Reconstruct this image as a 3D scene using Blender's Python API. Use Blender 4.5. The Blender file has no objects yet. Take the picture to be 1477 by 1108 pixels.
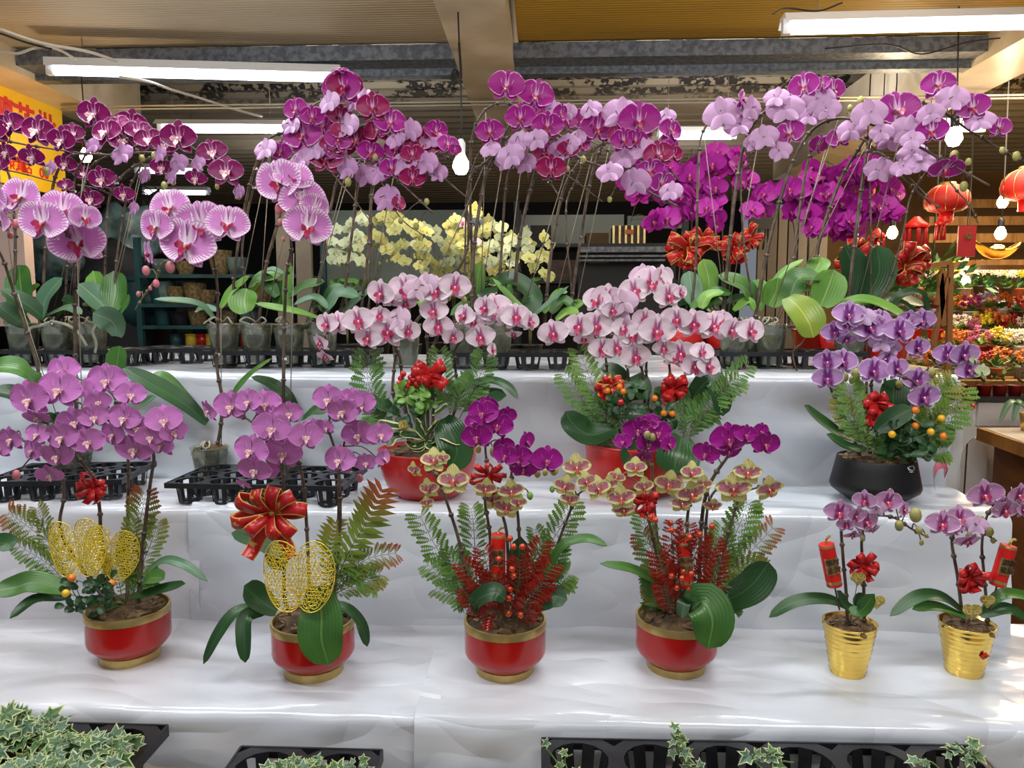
import bpy, math, random
from mathutils import Vector as V, Matrix, noise
random.seed(7)
rnd = random.random
def ru(a, b): return a + (b - a) * rnd()
PI = math.pi
sc = bpy.context.scene
COL = sc.collection
# ---------------------------------------------------------------- camera
FPX = 1080.0
cd = bpy.data.cameras.new('camera'); cam = bpy.data.objects.new('camera', cd); COL.objects.link(cam)
CAM = V((0, 0, 1.35))
cam.location = CAM
cam.rotation_euler = (math.radians(90 - 5.76), 0, math.radians(2.5))
cd.sensor_fit = 'HORIZONTAL'; cd.sensor_width = 36; cd.lens = 36 * FPX / 1477; cd.clip_start = .02; cd.clip_end = 200
sc.camera = cam
RC = cam.rotation_euler.to_matrix()
def ray(px, py): return RC @ V(((px - 738.5) / FPX, -(py - 554) / FPX, -1))
def P(px, py, Y):
    d = ray(px, py); return CAM + d * (Y / d.y)
def PZ(px, py, z):
    d = ray(px, py); return CAM + d * ((z - CAM.z) / d.z)
# ---------------------------------------------------------------- light
sc.view_settings.view_transform = 'Standard'; sc.view_settings.look = 'None'
sc.view_settings.gamma = 1; sc.view_settings.use_curve_mapping = False
sc.view_settings.exposure = -0.10
w = bpy.data.worlds.new('world'); sc.world = w; w.use_nodes = True
w.node_tree.nodes['Background'].inputs[0].default_value = (.80, .88, 1, 1)
w.node_tree.nodes['Background'].inputs[1].default_value = .24
def area(name, loc, tgt, sx, sy, power, col):
    l = bpy.data.lights.new(name, 'AREA'); l.shape = 'RECTANGLE'; l.size = sx; l.size_y = sy; l.energy = power; l.color = col
    o = bpy.data.objects.new(name, l); COL.objects.link(o); o.location = loc
    o.rotation_euler = (V(tgt) - V(loc)).to_track_quat('-Z', 'Y').to_euler(); return o
# fluorescent tubes hung over the aisle behind and above the viewer
area('aisle_tube_light', (-1.1, .75, 2.38), (-1.0, 1.3, .9), 1.3, .12, 20, (.93, .97, 1))
area('aisle_tube_light', (.9, .75, 2.38), (.9, 1.3, .9), 1.3, .12, 20, (.97, .98, 1))
area('aisle_tube_light', (-.2, -.9, 2.3), (0, 1.6, 1.0), 2.6, .3, 12, (1, .95, .88))
# the same lamps throw light up onto the ceiling
for x_, y_, p_ in ((-1.1, .6, 7), (.9, .6, 7), (-1.3, 2.4, 7), (.9, 2.4, 7), (-1.2, 4.2, 14), (1.0, 4.2, 14), (-2, 6.5, 4), (1, 6.5, 4)): area('ceiling_wash', (x_, y_, 2.30), (x_, y_ + .01, 3), 1.2, .12, p_, (.97, .97, 1))
area('stand_tube_light', (-1.3, 2.0, 2.42), (-1.2, 1.6, .8), 1.2, .08, 19, (.92, .97, 1))
area('stand_tube_light', (.5, 2.1, 2.42), (.5, 1.7, .8), 1.2, .08, 18, (.92, .97, 1))
# ---------------------------------------------------------------- mesh tools
class MB:
    def __init__(s): s.v = []; s.f = []; s.m = []; s.uv = []; s.sm = []
    def add(s, vs, fs, mi=0, uv=None, smooth=True):
        b = len(s.v); s.v += [tuple(p) for p in vs]
        s.uv += uv if uv else [(0, 0)] * len(vs)
        for f in fs: s.f.append(tuple(i + b for i in f)); s.m.append(mi); s.sm.append(smooth)
        return s
    def box(s, a, b, mi=0, M=None):
        x0, y0, z0 = a; x1, y1, z1 = b
        vs = [V(p) for p in ((x0,y0,z0),(x1,y0,z0),(x1,y1,z0),(x0,y1,z0),(x0,y0,z1),(x1,y0,z1),(x1,y1,z1),(x0,y1,z1))]
        if M: vs = [M @ p for p in vs]
        return s.add(vs, [(0,3,2,1),(4,5,6,7),(0,1,5,4),(1,2,6,5),(2,3,7,6),(3,0,4,7)], mi, None, False)
    def bar(s, a, b, w, t, mi=0):
        a = V(a); b = V(b); d = (b - a).normalized(); h = V((0,0,1)) if abs(d.z) < .9 else V((0,1,0))
        x = d.cross(h).normalized() * w / 2; y = d.cross(x).normalized() * t / 2
        vs = [a-x-y, a+x-y, a+x+y, a-x+y, b-x-y, b+x-y, b+x+y, b-x+y]
        return s.add(vs, [(0,3,2,1),(4,5,6,7),(0,1,5,4),(1,2,6,5),(2,3,7,6),(3,0,4,7)], mi, None, False)
    def tube(s, pts, r, n=6, mi=0, cap=True):
        pts = [V(p) for p in pts]; N = len(pts)
        if N < 2: return s
        rs = r if isinstance(r, (list, tuple)) else [r] * N
        vs = []; uv = []; up = None
        for i, p in enumerate(pts):
            t = (pts[min(i+1, N-1)] - pts[max(i-1, 0)])
            if t.length < 1e-9: t = V((0,0,1))
            t.normalize()
            if up is None: up = V((0,0,1)) if abs(t.z) < .9 else V((0,1,0))
            x = up - t * up.dot(t)
            if x.length < 1e-6: x = t.orthogonal()
            x.normalize(); up = x; y = t.cross(x)
            for k in range(n):
                a = 2*PI*k/n; vs.append(p + (x*math.cos(a) + y*math.sin(a)) * rs[i]); uv.append((i/(N-1), k/n))
        fs = [(i*n+k, i*n+(k+1)%n, (i+1)*n+(k+1)%n, (i+1)*n+k) for i in range(N-1) for k in range(n)]
        if cap: fs += [tuple(range(n))[::-1], tuple((N-1)*n+k for k in range(n))]
        return s.add(vs, fs, mi, uv)
    def lathe(s, c, prof, n=32, mi=0, sx=1, sy=1, mats=None, cap0=False, cap1=False):
        c = V(c); vs = []; uv = []; N = len(prof)
        for i, (r, z) in enumerate(prof):
            for k in range(n):
                a = 2*PI*k/n; vs.append(c + V((r*math.cos(a)*sx, r*math.sin(a)*sy, z))); uv.append((k/n, i/(N-1)))
        b = len(s.v)
        s.v += [tuple(p) for p in vs]; s.uv += uv
        for i in range(N-1):
            if prof[i] == prof[i+1]: continue
            for k in range(n):
                s.f.append((b+i*n+k, b+i*n+(k+1)%n, b+(i+1)*n+(k+1)%n, b+(i+1)*n+k)); s.m.append(mats[i] if mats else mi); s.sm.append(True)
        if cap0: s.f.append(tuple(b+k for k in range(n))[::-1]); s.m.append(mats[0] if mats else mi); s.sm.append(False)
        if cap1: s.f.append(tuple(b+(N-1)*n+k for k in range(n))); s.m.append(mats[-1] if mats else mi); s.sm.append(False)
        return s
    def ball(s, c, r, n=10, m=6, mi=0, sx=1, sy=1, sz=1):
        c = V(c)
        vs = [c + V((0,0,-r*sz))]
        for i in range(1, m):
            a = -PI/2 + PI*i/m
            for k in range(n): b = 2*PI*k/n; vs.append(c + V((r*math.cos(a)*math.cos(b)*sx, r*math.cos(a)*math.sin(b)*sy, r*math.sin(a)*sz)))
        vs.append(c + V((0,0,r*sz))); L = len(vs)-1
        fs = [(0, 1+(k+1)%n, 1+k) for k in range(n)] + [(L, L-n+k, L-n+(k+1)%n) for k in range(n)]
        fs += [(1+(i*n)+k, 1+i*n+(k+1)%n, 1+(i+1)*n+(k+1)%n, 1+(i+1)*n+k) for i in range(m-2) for k in range(n)]
        return s.add(vs, fs, mi)
    def mesh(s, name, mats, off=None):
        me = bpy.data.meshes.new(name)
        v = s.v if off is None else [(p[0]-off[0], p[1]-off[1], p[2]-off[2]) for p in s.v]
        me.from_pydata(v, [], s.f)
        for m in (mats if isinstance(mats, (list, tuple)) else [mats]): me.materials.append(m)
        me.polygons.foreach_set('material_index', s.m); me.polygons.foreach_set('use_smooth', s.sm)
        uvl = me.uv_layers.new(name='UVMap'); li = [0]*len(me.loops); me.loops.foreach_get('vertex_index', li)
        fl = []
        for i in li: fl += s.uv[i]
        uvl.data.foreach_set('uv', fl); me.update(); return me
def cat_(pts, n=8):
    """Catmull-Rom through points"""
    pts = [V(p) for p in pts]
    if len(pts) == 2: return [pts[0].lerp(pts[1], i/n) for i in range(n+1)]
    q = [pts[0]*2 - pts[1]] + pts + [pts[-1]*2 - pts[-2]]; out = []
    for i in range(1, len(q)-2):
        a, b, c, d = q[i-1:i+3]
        for k in range(n):
            t = k/n; out.append(.5*((2*b) + (c-a)*t + (2*a-5*b+4*c-d)*t*t + (3*b-a-3*c+d)*t*t*t))
    out.append(pts[-1]); return out
def link(name, me, parent=None, M=None):
    o = bpy.data.objects.new(name, me); COL.objects.link(o)
    if parent: o.parent = parent
    if M: o.matrix_basis = M
    return o
def tag(o, label=None, cat=None, group=None, kind=None):
    if label: o['label'] = label
    if cat: o['category'] = cat
    if group: o['group'] = group
    if kind: o['kind'] = kind
    return o
class Thing:
    def __init__(s, name, label, cat, loc, group=None):
        s.L = V(loc); s.e = bpy.data.objects.new(name, None); COL.objects.link(s.e); s.e.location = s.L; s.e.empty_display_size = .05
        tag(s.e, label, cat, group)
    def part(s, name, mb, mats, sub=None, label=None, kind=None):
        o = link(name, mb.mesh(name, mats, s.L), sub or s.e); tag(o, label, kind=kind); return o
    def inst(s, name, me, M, sub=None):
        return link(name, me, sub or s.e, Matrix.Translation(-s.L) @ M if sub is None else M)
def single(name, mb, mats, label, cat, loc=None, group=None):
    loc = V(loc) if loc else V(mb.v[0]); o = link(name, mb.mesh(name, mats, loc)); o.location = loc; return tag(o, label, cat, group)
def struct(name, mb, mats):
    o = link(name, mb.mesh(name, mats)); o['kind'] = 'structure'; return o
# ---------------------------------------------------------------- materials
def rgb(h):
    h = h.lstrip('#'); c = [int(h[i:i+2], 16)/255 for i in (0, 2, 4)]
    return tuple((x/12.92 if x <= .04045 else ((x+.055)/1.055)**2.4) for x in c) + (1,)
class NT:
    def __init__(s, name):
        s.m = bpy.data.materials.new(name); s.m.use_nodes = True; s.t = s.m.node_tree; s.n = s.t.nodes
        s.b = s.n['Principled BSDF']; s.out = s.n['Material Output']
    def N(s, ty, **kw):
        n = s.n.new(ty)
        for k, v in kw.items():
            if k.startswith('_'): setattr(n, k[1:], v)
            else: n.inputs[k.replace('__', ' ')].default_value = v
        return n
    def L(s, a, b): s.t.links.new(a, b)
    def math(s, op, a, b=None, c=None):
        n = s.n.new('ShaderNodeMath'); n.operation = op
        for i, x in enumerate((a, b, c)):
            if x is None: continue
            if isinstance(x, (int, float)): n.inputs[i].default_value = x
            else: s.L(x, n.inputs[i])
        return n.outputs[0]
    def mix(s, f, a, b):
        n = s.n.new('ShaderNodeMix'); n.data_type = 'RGBA'
        for i, x in ((0, f), (6, a), (7, b)):
            if isinstance(x, (int, float)): n.inputs[i].default_value = x
            elif isinstance(x, tuple): n.inputs[i].default_value = x
            else: s.L(x, n.inputs[i])
        return n.outputs[2]
    def ss(s, x, a, b):
        n = s.n.new('ShaderNodeMapRange'); n.interpolation_type = 'SMOOTHSTEP'
        s.L(x, n.inputs[0]); n.inputs[1].default_value = a; n.inputs[2].default_value = b; return n.outputs[0]
    def noise(s, scale, detail=3, co='Object', sc3=None):
        tc = s.n.new('ShaderNodeTexCoord'); n = s.n.new('ShaderNodeTexNoise'); n.inputs['Scale'].default_value = scale; n.inputs['Detail'].default_value = detail
        src = tc.outputs[co]
        if sc3:
            mp = s.n.new('ShaderNodeMapping'); mp.inputs['Scale'].default_value = sc3; s.L(src, mp.inputs[0]); src = mp.outputs[0]
        s.L(src, n.inputs['Vector']); return n.outputs[0]
    def bump(s, h, st, d=.01):
        n = s.n.new('ShaderNodeBump'); n.inputs['Strength'].default_value = st; n.inputs['Distance'].default_value = d; s.L(h, n.inputs['Height']); s.L(n.outputs[0], s.b.inputs['Normal'])
def mat(name, col, rough=.5, metal=0, col2=None, nscale=20, bump=0, bscale=None, coat=0, emit=None, es=0, trans=0, sc3=None):
    t = NT(name); c = rgb(col) if isinstance(col, str) else col
    t.b.inputs['Roughness'].default_value = rough; t.b.inputs['Metallic'].default_value = metal; t.b.inputs['Base Color'].default_value = c
    if coat: t.b.inputs['Coat Weight'].default_value = coat; t.b.inputs['Coat Roughness'].default_value = .08
    if col2:
        t.L(t.mix(t.ss(t.noise(nscale, 3, 'Object', sc3), .35, .65), c, rgb(col2)), t.b.inputs['Base Color'])
    if bump: t.bump(t.noise(bscale or nscale, 4, 'Object', sc3), bump)
    if emit: t.b.inputs['Emission Color'].default_value = rgb(emit) if isinstance(emit, str) else emit; t.b.inputs['Emission Strength'].default_value = es
    if trans:
        tr = t.N('ShaderNodeBsdfTranslucent', Color=c); mx = t.N('ShaderNodeMixShader', Fac=trans); t.L(t.b.outputs[0], mx.inputs[1]); t.L(tr.outputs[0], mx.inputs[2]); t.L(mx.outputs[0], t.out.inputs[0])
    return t.m
def petal_mat(name, base, edge=None, ew=.18, vein=None, vs=.5, throat=None, tw=.2, spots=None, trans=.22, vfreq=15):
    t = NT(name); uv = t.n.new('ShaderNodeUVMap'); sp = t.n.new('ShaderNodeSeparateXYZ'); t.L(uv.outputs[0], sp.inputs[0])
    u = sp.outputs[0]; v = t.math('ABSOLUTE', t.math('MULTIPLY_ADD', sp.outputs[1], 2, -1))
    nz = t.noise(9, 2, 'UV')
    tc_ = t.n.new('ShaderNodeTexCoord'); so = t.n.new('ShaderNodeSeparateXYZ'); t.L(tc_.outputs['Object'], so.inputs[0]); ang = t.math('ARCTAN2', so.outputs[2], so.outputs[0])
    c = rgb(base)
    c = t.mix(t.ss(t.noise(2.2, 2, 'Object'), .3, .7), c, tuple(x*.92 for x in c[:3]) + (1,))
    if vein:
        w_ = t.math('SINE', t.math('MULTIPLY_ADD', ang, vfreq*2.2, t.math('MULTIPLY', nz, 2.5)))
        c = t.mix(t.math('MULTIPLY', t.ss(w_, .1, .95), vs), c, rgb(vein))
    if edge:
        e = t.math('ADD', t.math('MAXIMUM', v, u), t.math('MULTIPLY_ADD', nz, .3, -.15))
        if spots:   # feathered white flares running in from the rim
            w2 = t.math('SINE', t.math('MULTIPLY_ADD', ang, 46, t.math('MULTIPLY', nz, 6)))
            e = t.math('ADD', e, t.math('MULTIPLY', w2, spots))
            k = t.ss(e, 1-ew-.12, 1-ew+.12)
            k2 = t.ss(t.math('MAXIMUM', v, u), .93, .985)
            k = t.math('MULTIPLY', k, t.math('SUBTRACT', 1, k2))
        else: k = t.ss(e, 1-ew-.05, 1-ew+.05)
        c = t.mix(k, c, rgb(edge))
    if throat: c = t.mix(t.ss(u, tw*1.3, tw*.5), c, rgb(throat))
    t.L(c, t.b.inputs['Base Color']); t.b.inputs['Roughness'].default_value = .42
    t.b.inputs['Specular IOR Level'].default_value = .35
    tr = t.N('ShaderNodeBsdfTranslucent'); t.L(c, tr.inputs[0]); mx = t.N('ShaderNodeMixShader', Fac=trans); t.L(t.b.outputs[0], mx.inputs[1]); t.L(tr.outputs[0], mx.inputs[2]); t.L(mx.outputs[0], t.out.inputs[0])
    return t.m
def leaf_mat(name, c1, c2, rib='#9db56a', under=None, vein=.10, edge=None):
    t = NT(name); uv = t.n.new('ShaderNodeUVMap'); sp = t.n.new('ShaderNodeSeparateXYZ'); t.L(uv.outputs[0], sp.inputs[0])
    v = t.math('ABSOLUTE', t.math('MULTIPLY_ADD', sp.outputs[1], 2, -1))
    c = t.mix(t.ss(t.noise(7, 3), .3, .7), rgb(c1), rgb(c2))
    w_ = t.math('SINE', t.math('MULTIPLY', v, 38))
    c = t.mix(t.math('MULTIPLY', t.ss(w_, .3, 1), vein*.6), c, rgb(rib))
    c = t.mix(t.math('MULTIPLY', t.ss(v, .07, .0), .6), c, rgb(rib))
    if edge: c = t.mix(t.ss(t.math('ADD', v, t.math('MULTIPLY_ADD', t.noise(30, 2), .8, -.4)), .62, .78), c, rgb(edge))
    t.L(c, t.b.inputs['Base Color']); t.b.inputs['Roughness'].default_value = .34; t.b.inputs['Specular IOR Level'].default_value = .45
    t.bump(w_, .12, .002); return t.m
def grad_mat(name, c0, c1, a=.3, b=1, rough=.5, metal=0):
    t = NT(name); uv = t.n.new('ShaderNodeUVMap'); sp = t.n.new('ShaderNodeSeparateXYZ'); t.L(uv.outputs[0], sp.inputs[0])
    t.L(t.mix(t.ss(sp.outputs[0], a, b), rgb(c0), rgb(c1)), t.b.inputs['Base Color']); t.b.inputs['Roughness'].default_value = rough; t.b.inputs['Metallic'].default_value = metal; return t.m
M = {}
M['leaf'] = leaf_mat('leaf_green', '#2f5a26', '#47762f', '#7d9a55')
M['leafd'] = leaf_mat('leaf_dark_green', '#1e3f22', '#2c5429', '#4f7145')
M['leafb'] = leaf_mat('leaf_blue_green', '#4a6e55', '#5f8463', '#93ab88')
M['leafl'] = leaf_mat('leaf_light_green', '#5c8f3a', '#7aa548', '#b3c77c')
M['leafy'] = leaf_mat('leaf_yellowing', '#568a36', '#869a38', '#c9c65a')
M['leafu'] = mat('leaf_underside', '#5d7d4b', .5, 0, '#4a6c3f', 12)
M['stem'] = mat('spike_dark_brown', '#41322a', .4, 0, '#635446', 30, .3, 60)
M['stemg'] = mat('spike_olive', '#4b4a2c', .45, 0, '#6a6640', 30)
M['wire'] = mat('stake_wire', '#7c7466', .4, .3)
M['clip'] = mat('clip_plastic', '#e8e8e2', .3)
M['bud'] = mat('bud_green', '#a9a45c', .45, 0, '#8b8a50', 20)
M['budp'] = mat('bud_pink', '#c8707c', .45, 0, '#b06a6a', 20)
M['bark'] = mat('orchid_bark', '#3a2a1c', .9, 0, '#6b5236', 40, .8, 60)
M['chip'] = mat('bark_chip', '#7a6244', .85, 0, '#4b3826', 50)
M['root'] = mat('aerial_root', '#8f9184', .7, 0, '#b3ab8f', 30)
M['fern'] = grad_mat('fern_green', '#3f7028', '#6f9838', .1, 1)
M['fernd'] = grad_mat('fern_deep_green', '#3a6b2c', '#5d8a3c', .1, 1)
M['fernr'] = grad_mat('fern_rust_tip', '#6f8430', '#a5502c', .6, 1)
M['ferno'] = grad_mat('fern_olive', '#66802c', '#8f8c3a', .4, 1)
M['fernred'] = grad_mat('fern_glitter_red', '#6e120e', '#a81e14', .1, .9, .3, .3)
M['black'] = mat('black_plastic', '#17181c', .38, 0, '#202228', 30)
M['gold'] = mat('gold_foil', '#efcb68', .17, 1)
M['goldm'] = mat('brushed_gold', '#bda465', .32, .8, '#c9b071', 60)
M['goldw'] = mat('gold_wire', '#f2d640', .3, .25)
M['red'] = mat('red_ceramic', '#a8120e', .2, 0, coat=.15)
M['redp'] = mat('red_plastic', '#b8211f', .3, 0, coat=.2)
M['ribbon'] = mat('red_ribbon', '#b5191b', .25, 0, '#cf3030', 60, trans=.15)
M['paper'] = mat('red_paper', '#cf1a14', .4, 0)
M['white'] = mat('white_paint', '#dfe0e0', .5)
M['green'] = mat('stalk_green', '#5c7a3a', .5)
M['silv'] = mat('silver_print', '#d7dade', .3, .6)
M['glit'] = mat('gold_glitter', '#b9a24a', .3, .8, '#efe08a', 400, 1, 500)
M['soil'] = M['bark']
# clear nursery plastic
t = NT('clear_nursery_plastic'); g = t.N('ShaderNodeBsdfGlossy', Roughness=.18, Color=(.9,.95,.9,1)); tr = t.N('ShaderNodeBsdfTransparent', Color=(.88,.93,.88,1)); df = t.N('ShaderNodeBsdfDiffuse', Color=rgb('#9aa396'))
m1 = t.N('ShaderNodeMixShader', Fac=.17); t.L(tr.outputs[0], m1.inputs[1]); t.L(df.outputs[0], m1.inputs[2]); m2 = t.N('ShaderNodeMixShader', Fac=.1); t.L(m1.outputs[0], m2.inputs[1]); t.L(g.outputs[0], m2.inputs[2]); t.L(m2.outputs[0], t.out.inputs[0]); M['clear'] = t.m
M['rootball'] = mat('moss_and_bark_fill', '#2e2e1e', .9, 0, '#6b6648', 26, .8, 50)
# plastic sheeting
def sheet_mat(name, c, c2):
    t = NT(name); n1 = t.noise(2.2, 1.5, 'Object', (1, 1.6, 1)); n3 = t.noise(1.2, 2)
    cr = t.math('ABSOLUTE', t.math('SUBTRACT', t.noise(3.4, 1.2, 'Object', (1, 1.3, .7)), .5)); cr2 = t.math('ABSOLUTE', t.math('SUBTRACT', t.noise(6.5, 1, 'Object', (.5, 1.3, 1.4)), .5))
    cr = t.math('MINIMUM', t.math('MULTIPLY', cr, 9), 1); n2 = t.math('MINIMUM', t.math('MULTIPLY', cr2, 8), 1)
    t.L(t.mix(t.ss(n3, .35, .65), rgb(c), rgb(c2)), t.b.inputs['Base Color']); t.b.inputs['Roughness'].default_value = .27
    t.b.inputs['Coat Weight'].default_value = .6; t.b.inputs['Coat Roughness'].default_value = .09
    t.bump(t.math('ADD', t.math('MULTIPLY', n1, 2.2), t.math('ADD', t.math('MULTIPLY', cr, .22), t.math('MULTIPLY', n2, .12))), .7, .035); return t.m
M['sheet'] = sheet_mat('white_plastic_sheet', '#d2d7df', '#c6ced9')
M['sheet2'] = sheet_mat('white_plastic_sheet_warm', '#d8d8dd', '#cbd0da')

# ---------------------------------------------------------------- tier levels
Y3F = 1.25; Z3 = P(738, 1037, Y3F).z; Y3B = PZ(738, 897, Z3).y
Y2F = Y3B - .01; Z2 = P(738, 737, Y2F).z; Y2B = PZ(738, 694, Z2).y
Y1F = Y2B - .005; Z1 = P(738, 540, Y1F).z; Y1B = 2.75
XR = P(1441, 925, Y3B).x; XR1 = P(1383, 560, Y1F).x
print('TIERS', Z3, Z2, Z1, Y3B, Y2B, XR, XR1)
# ================================================================ SETTING
def slab(a, b, mi=0): return MB().box(a, b, mi)
M['floor'] = mat('concrete_floor', '#6e6252', .75, 0, '#857663', 6, .4, 40)
struct('floor', slab((-7, -3, -.1), (7, 14, 0)), M['floor'])
# near ribbed ceiling panels
def rib_mat(name, c, c2, sc=14):
    t = NT(name); tc = t.n.new('ShaderNodeTexCoord'); w_ = t.n.new('ShaderNodeTexWave'); w_.bands_direction = 'Y'; w_.inputs['Scale'].default_value = sc; w_.inputs['Distortion'].default_value = .3
    t.L(tc.outputs['Object'], w_.inputs[0]); t.L(t.mix(t.ss(t.noise(2, 4, 'Object', (.3, 1, 1)), .3, .7), rgb(c), rgb(c2)), t.b.inputs['Base Color']); t.b.inputs['Roughness'].default_value = .6
    t.bump(w_.outputs[0], .35, .01); return t.m
ZC = P(400, 66, 3.3).z
XB0 = P(625, 0, 2.6).x; XB1 = P(728, 0, 2.6).x
struct('ceiling', slab((-5, -1, ZC), (XB0+.03, 3.3, ZC+.05)), rib_mat('beige_ribbed_panel', '#b8a78f', '#a39378'))
struct('ceiling_panel', slab((XB1+.02, -1, ZC), (5.5, 3.3, ZC+.05)), rib_mat('ochre_ribbed_panel', '#a8831f', '#94701a'))
# galvanised beam along X
M['galv'] = mat('galvanised_steel', '#5b6068', .45, .5, '#7d838a', 45)
zb = P(738, 86, 3.3).z; zt = P(738, 64, 3.3).z
struct('trim_1', MB().box((-5, 3.28, zb), (XB0+.02, 3.40, zt)).box((-5, 3.40, zb-.03), (XB0+.02, 3.46, zb+.0)), M['galv'])
struct('trim_2', MB().box((XB1, 3.28, zb), (5.5, 3.40, zt)).box((XB1, 3.40, zb-.03), (5.5, 3.46, zb+.0)), M['galv'])
# cream beams running into depth
M['cream'] = mat('cream_beam_paint', '#d2c4ac', .3, 0, '#bfae92', 5, .1, 10)
zbm = P(676, 0, 2.6).z
struct('trim_3', slab((XB0, .3, zbm), (XB1, 6.2, zbm+.30)), M['cream'])
xr = P(1477, 95, 3.2).x
struct('trim_4', slab((xr-.10, .3, zbm), (xr+.17, 6.2, zbm+.30)), M['cream'])
xl = P(20, 100, 3.35).x
struct('trim_5', slab((xl-.2, .3, zbm), (xl+.06, 4.3, zbm+.30)), M['cream'])
# corrugated roof behind, ribs along X
M['corr'] = mat('corrugated_roof_paint', '#6b6353', .6, 0, '#7d7462', 3, .1, 20)
def peel():
    t = NT('corrugated_roof_peeling'); k = t.noise(3.2, 6, 'Object', (1, 1.4, 1)); k2 = t.noise(26, 5, 'Object', (1, 1, 1))
    tc = t.n.new('ShaderNodeTexCoord'); sp = t.n.new('ShaderNodeSeparateXYZ'); t.L(tc.outputs['Object'], sp.inputs[0])
    band = t.math('MULTIPLY', t.ss(sp.outputs[1], 3.9, 4.1), t.ss(sp.outputs[1], 5.6, 5.0))
    m = t.math('MULTIPLY', t.math('MULTIPLY', t.ss(k2, .45, .48), t.ss(k, .45, .49)), band)
    t.L(t.mix(m, t.mix(k, rgb('#a89c84'), rgb('#857b68')), rgb('#1b1712')), t.b.inputs['Base Color']); t.b.inputs['Roughness'].default_value = .6; return t.m
mb = MB(); y = 3.42; zc2 = 2.80; prof = []
while y < 10.5: prof += [(y, zc2), (y+.07, zc2), (y+.10, zc2-.035), (y+.15, zc2-.035)]; y += .18
vs = [(x, a, b) for a, b in prof for x in (-6.5, 6.5)]
mb.add(vs, [(2*i, 2*i+1, 2*i+3, 2*i+2) for i in range(len(prof)-1)], 0, None, False)
struct('ceiling_back', mb, peel())
# far walls
M['dark'] = mat('dark_back_wall', '#16171a', .7, 0, '#22242a', 2)
M['tan'] = mat('tan_stall_wall', '#8b6a40', .7, 0, '#a27d4c', 2)
struct('wall_back', slab((-6.5, 10.2, 0), (2.6, 10.3, 2.9)), M['dark'])
struct('wall_back_stall', slab((2.6, 8.2, 0), (6.5, 8.3, 2.9)), M['tan'])
struct('wall_left', slab((-6.5, 3.4, 0), (-6.4, 10.3, 2.9)), M['dark'])
struct('wall_right', slab((6.4, 3.4, 0), (6.5, 10.3, 2.9)), M['tan'])
# ================================================================ DISPLAY STAND + PLASTIC SHEETS
M['ply'] = mat('stand_plywood', '#8a7355', .7, 0, '#9c8462', 4, .1, 30, sc3=(1, 8, 1))
st = Thing('display_stand', 'three stepped plywood display stand hidden under the white plastic sheets', 'stand', (0, Y3F+.3, 0))
X0 = -1.75
st.part('step', slab((X0, Y3F+.03, 0), (XR+.22, Y3B+.02, Z3-.012)), M['ply'])
st.part('step', slab((X0, Y3B+.02, 0), (XR-.01, Y2B+.02, Z2-.012)), M['ply'])
st.part('step', slab((X0, Y2B+.02, 0), (XR1-.02, Y1B, Z1-.012)), M['ply'])
def drape(label, xa, xb, yb, yf, zt, zbot, seed, m, slope=0, flare=.0, skew=0):
    mb = MB(); nx = int((xb-xa)/.012); cols = nx+1
    prof = []
    nt = 18
    for i in range(nt): prof.append((yb + (yf+.02-yb)*i/(nt-1), zt, 0))
    for i in range(1, 6): a = i/6*PI/2; prof.append((yf+.02-.02*math.sin(a), zt-.02+.02*math.cos(a), .3+i*.1))
    nd = max(8, int((zt-zbot)/.014))
    for i in range(nd+1):
        k = i/nd; prof.append((yf - flare*k*k, zt-.02 - (zt-.02-zbot)*k, 1))
    n = len(prof); vs = []; uv = []
    for j in range(cols):
        x = xa + (xb-xa)*j/nx
        for i, (y, z, k) in enumerate(prof):
            a = noise.noise(V((x*3.1+seed, y*5, z*3.4)))*1.6
            b = noise.noise(V((x*9+seed, y*13, z*7+3)))
            c = abs(noise.noise(V((x*5.5+z*4+seed*2, y*6, z*2))))
            edge = math.exp(-((z-zt)/.05)**2) if k > 0 else 0
            pk = abs(noise.noise(V((x*7+seed, 0, 0))))
            drop = max(0, (zt - z))
            fold = abs(noise.noise(V((x*4.2 + z*5.5 + seed, z*1.3, 3)))); fold2 = abs(noise.noise(V((x*6 - z*6 + seed*3, z*1.5, 7))))
            dy = k*(-.006*(1-min(1, a+.5)) - .022*max(0, .35-fold)*min(1, drop*6) - .014*max(0, .3-fold2)*min(1, drop*8) + .003*b) - .016*edge*pk*b
            ft_ = abs(noise.noise(V((x*3.0 + y*7 + seed, y*3, 5))))
            dz = (1-k)*(.002*a + .0015*b + .0045*max(0, .3-ft_)*3*(1 if k == 0 else 0))
            zz = z + dz - slope*0
            if k >= 1 and i == n-1: zz = zbot + .001
            vs.append((x + skew*k*drop + .004*b*k, y + dy, zz)); uv.append((j/nx, i/n))
    mb.add(vs, [(j*n+i, (j+1)*n+i, (j+1)*n+i+1, j*n+i+1) for j in range(cols-1) for i in range(n-1)], 0, uv)
    return single('plastic_sheet', mb, m, label, 'plastic sheet', (xa, yf, zt))
xs2 = P(283, 735, Y2F).x; xs3 = P(625, 960, 1.35).x
drape('white plastic sheet over the bottom step, left piece under two red pots', X0, xs3+.02, Y3B+.019, Y3F, Z3, .25, 1.3, M['sheet2'], flare=.02)
drape('white plastic sheet over the bottom step, right piece under the gold pots', xs3-.02, XR+.26, Y3B+.019, Y3F-.004, Z3+.003, .25, 9.1, M['sheet'], flare=.02)
drape('white plastic sheet over the middle step, left piece under the black trays', X0, xs2+.01, Y2B+.019, Y2F, Z2, Z3-.001, 4.4, M['sheet2'], flare=.012)
drape('white plastic sheet over the middle step, long right piece under bowls', xs2-.015, XR, Y2B+.019, Y2F-.005, Z2+.003, Z3-.001, 15.7, M['sheet'], flare=.012)
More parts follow.
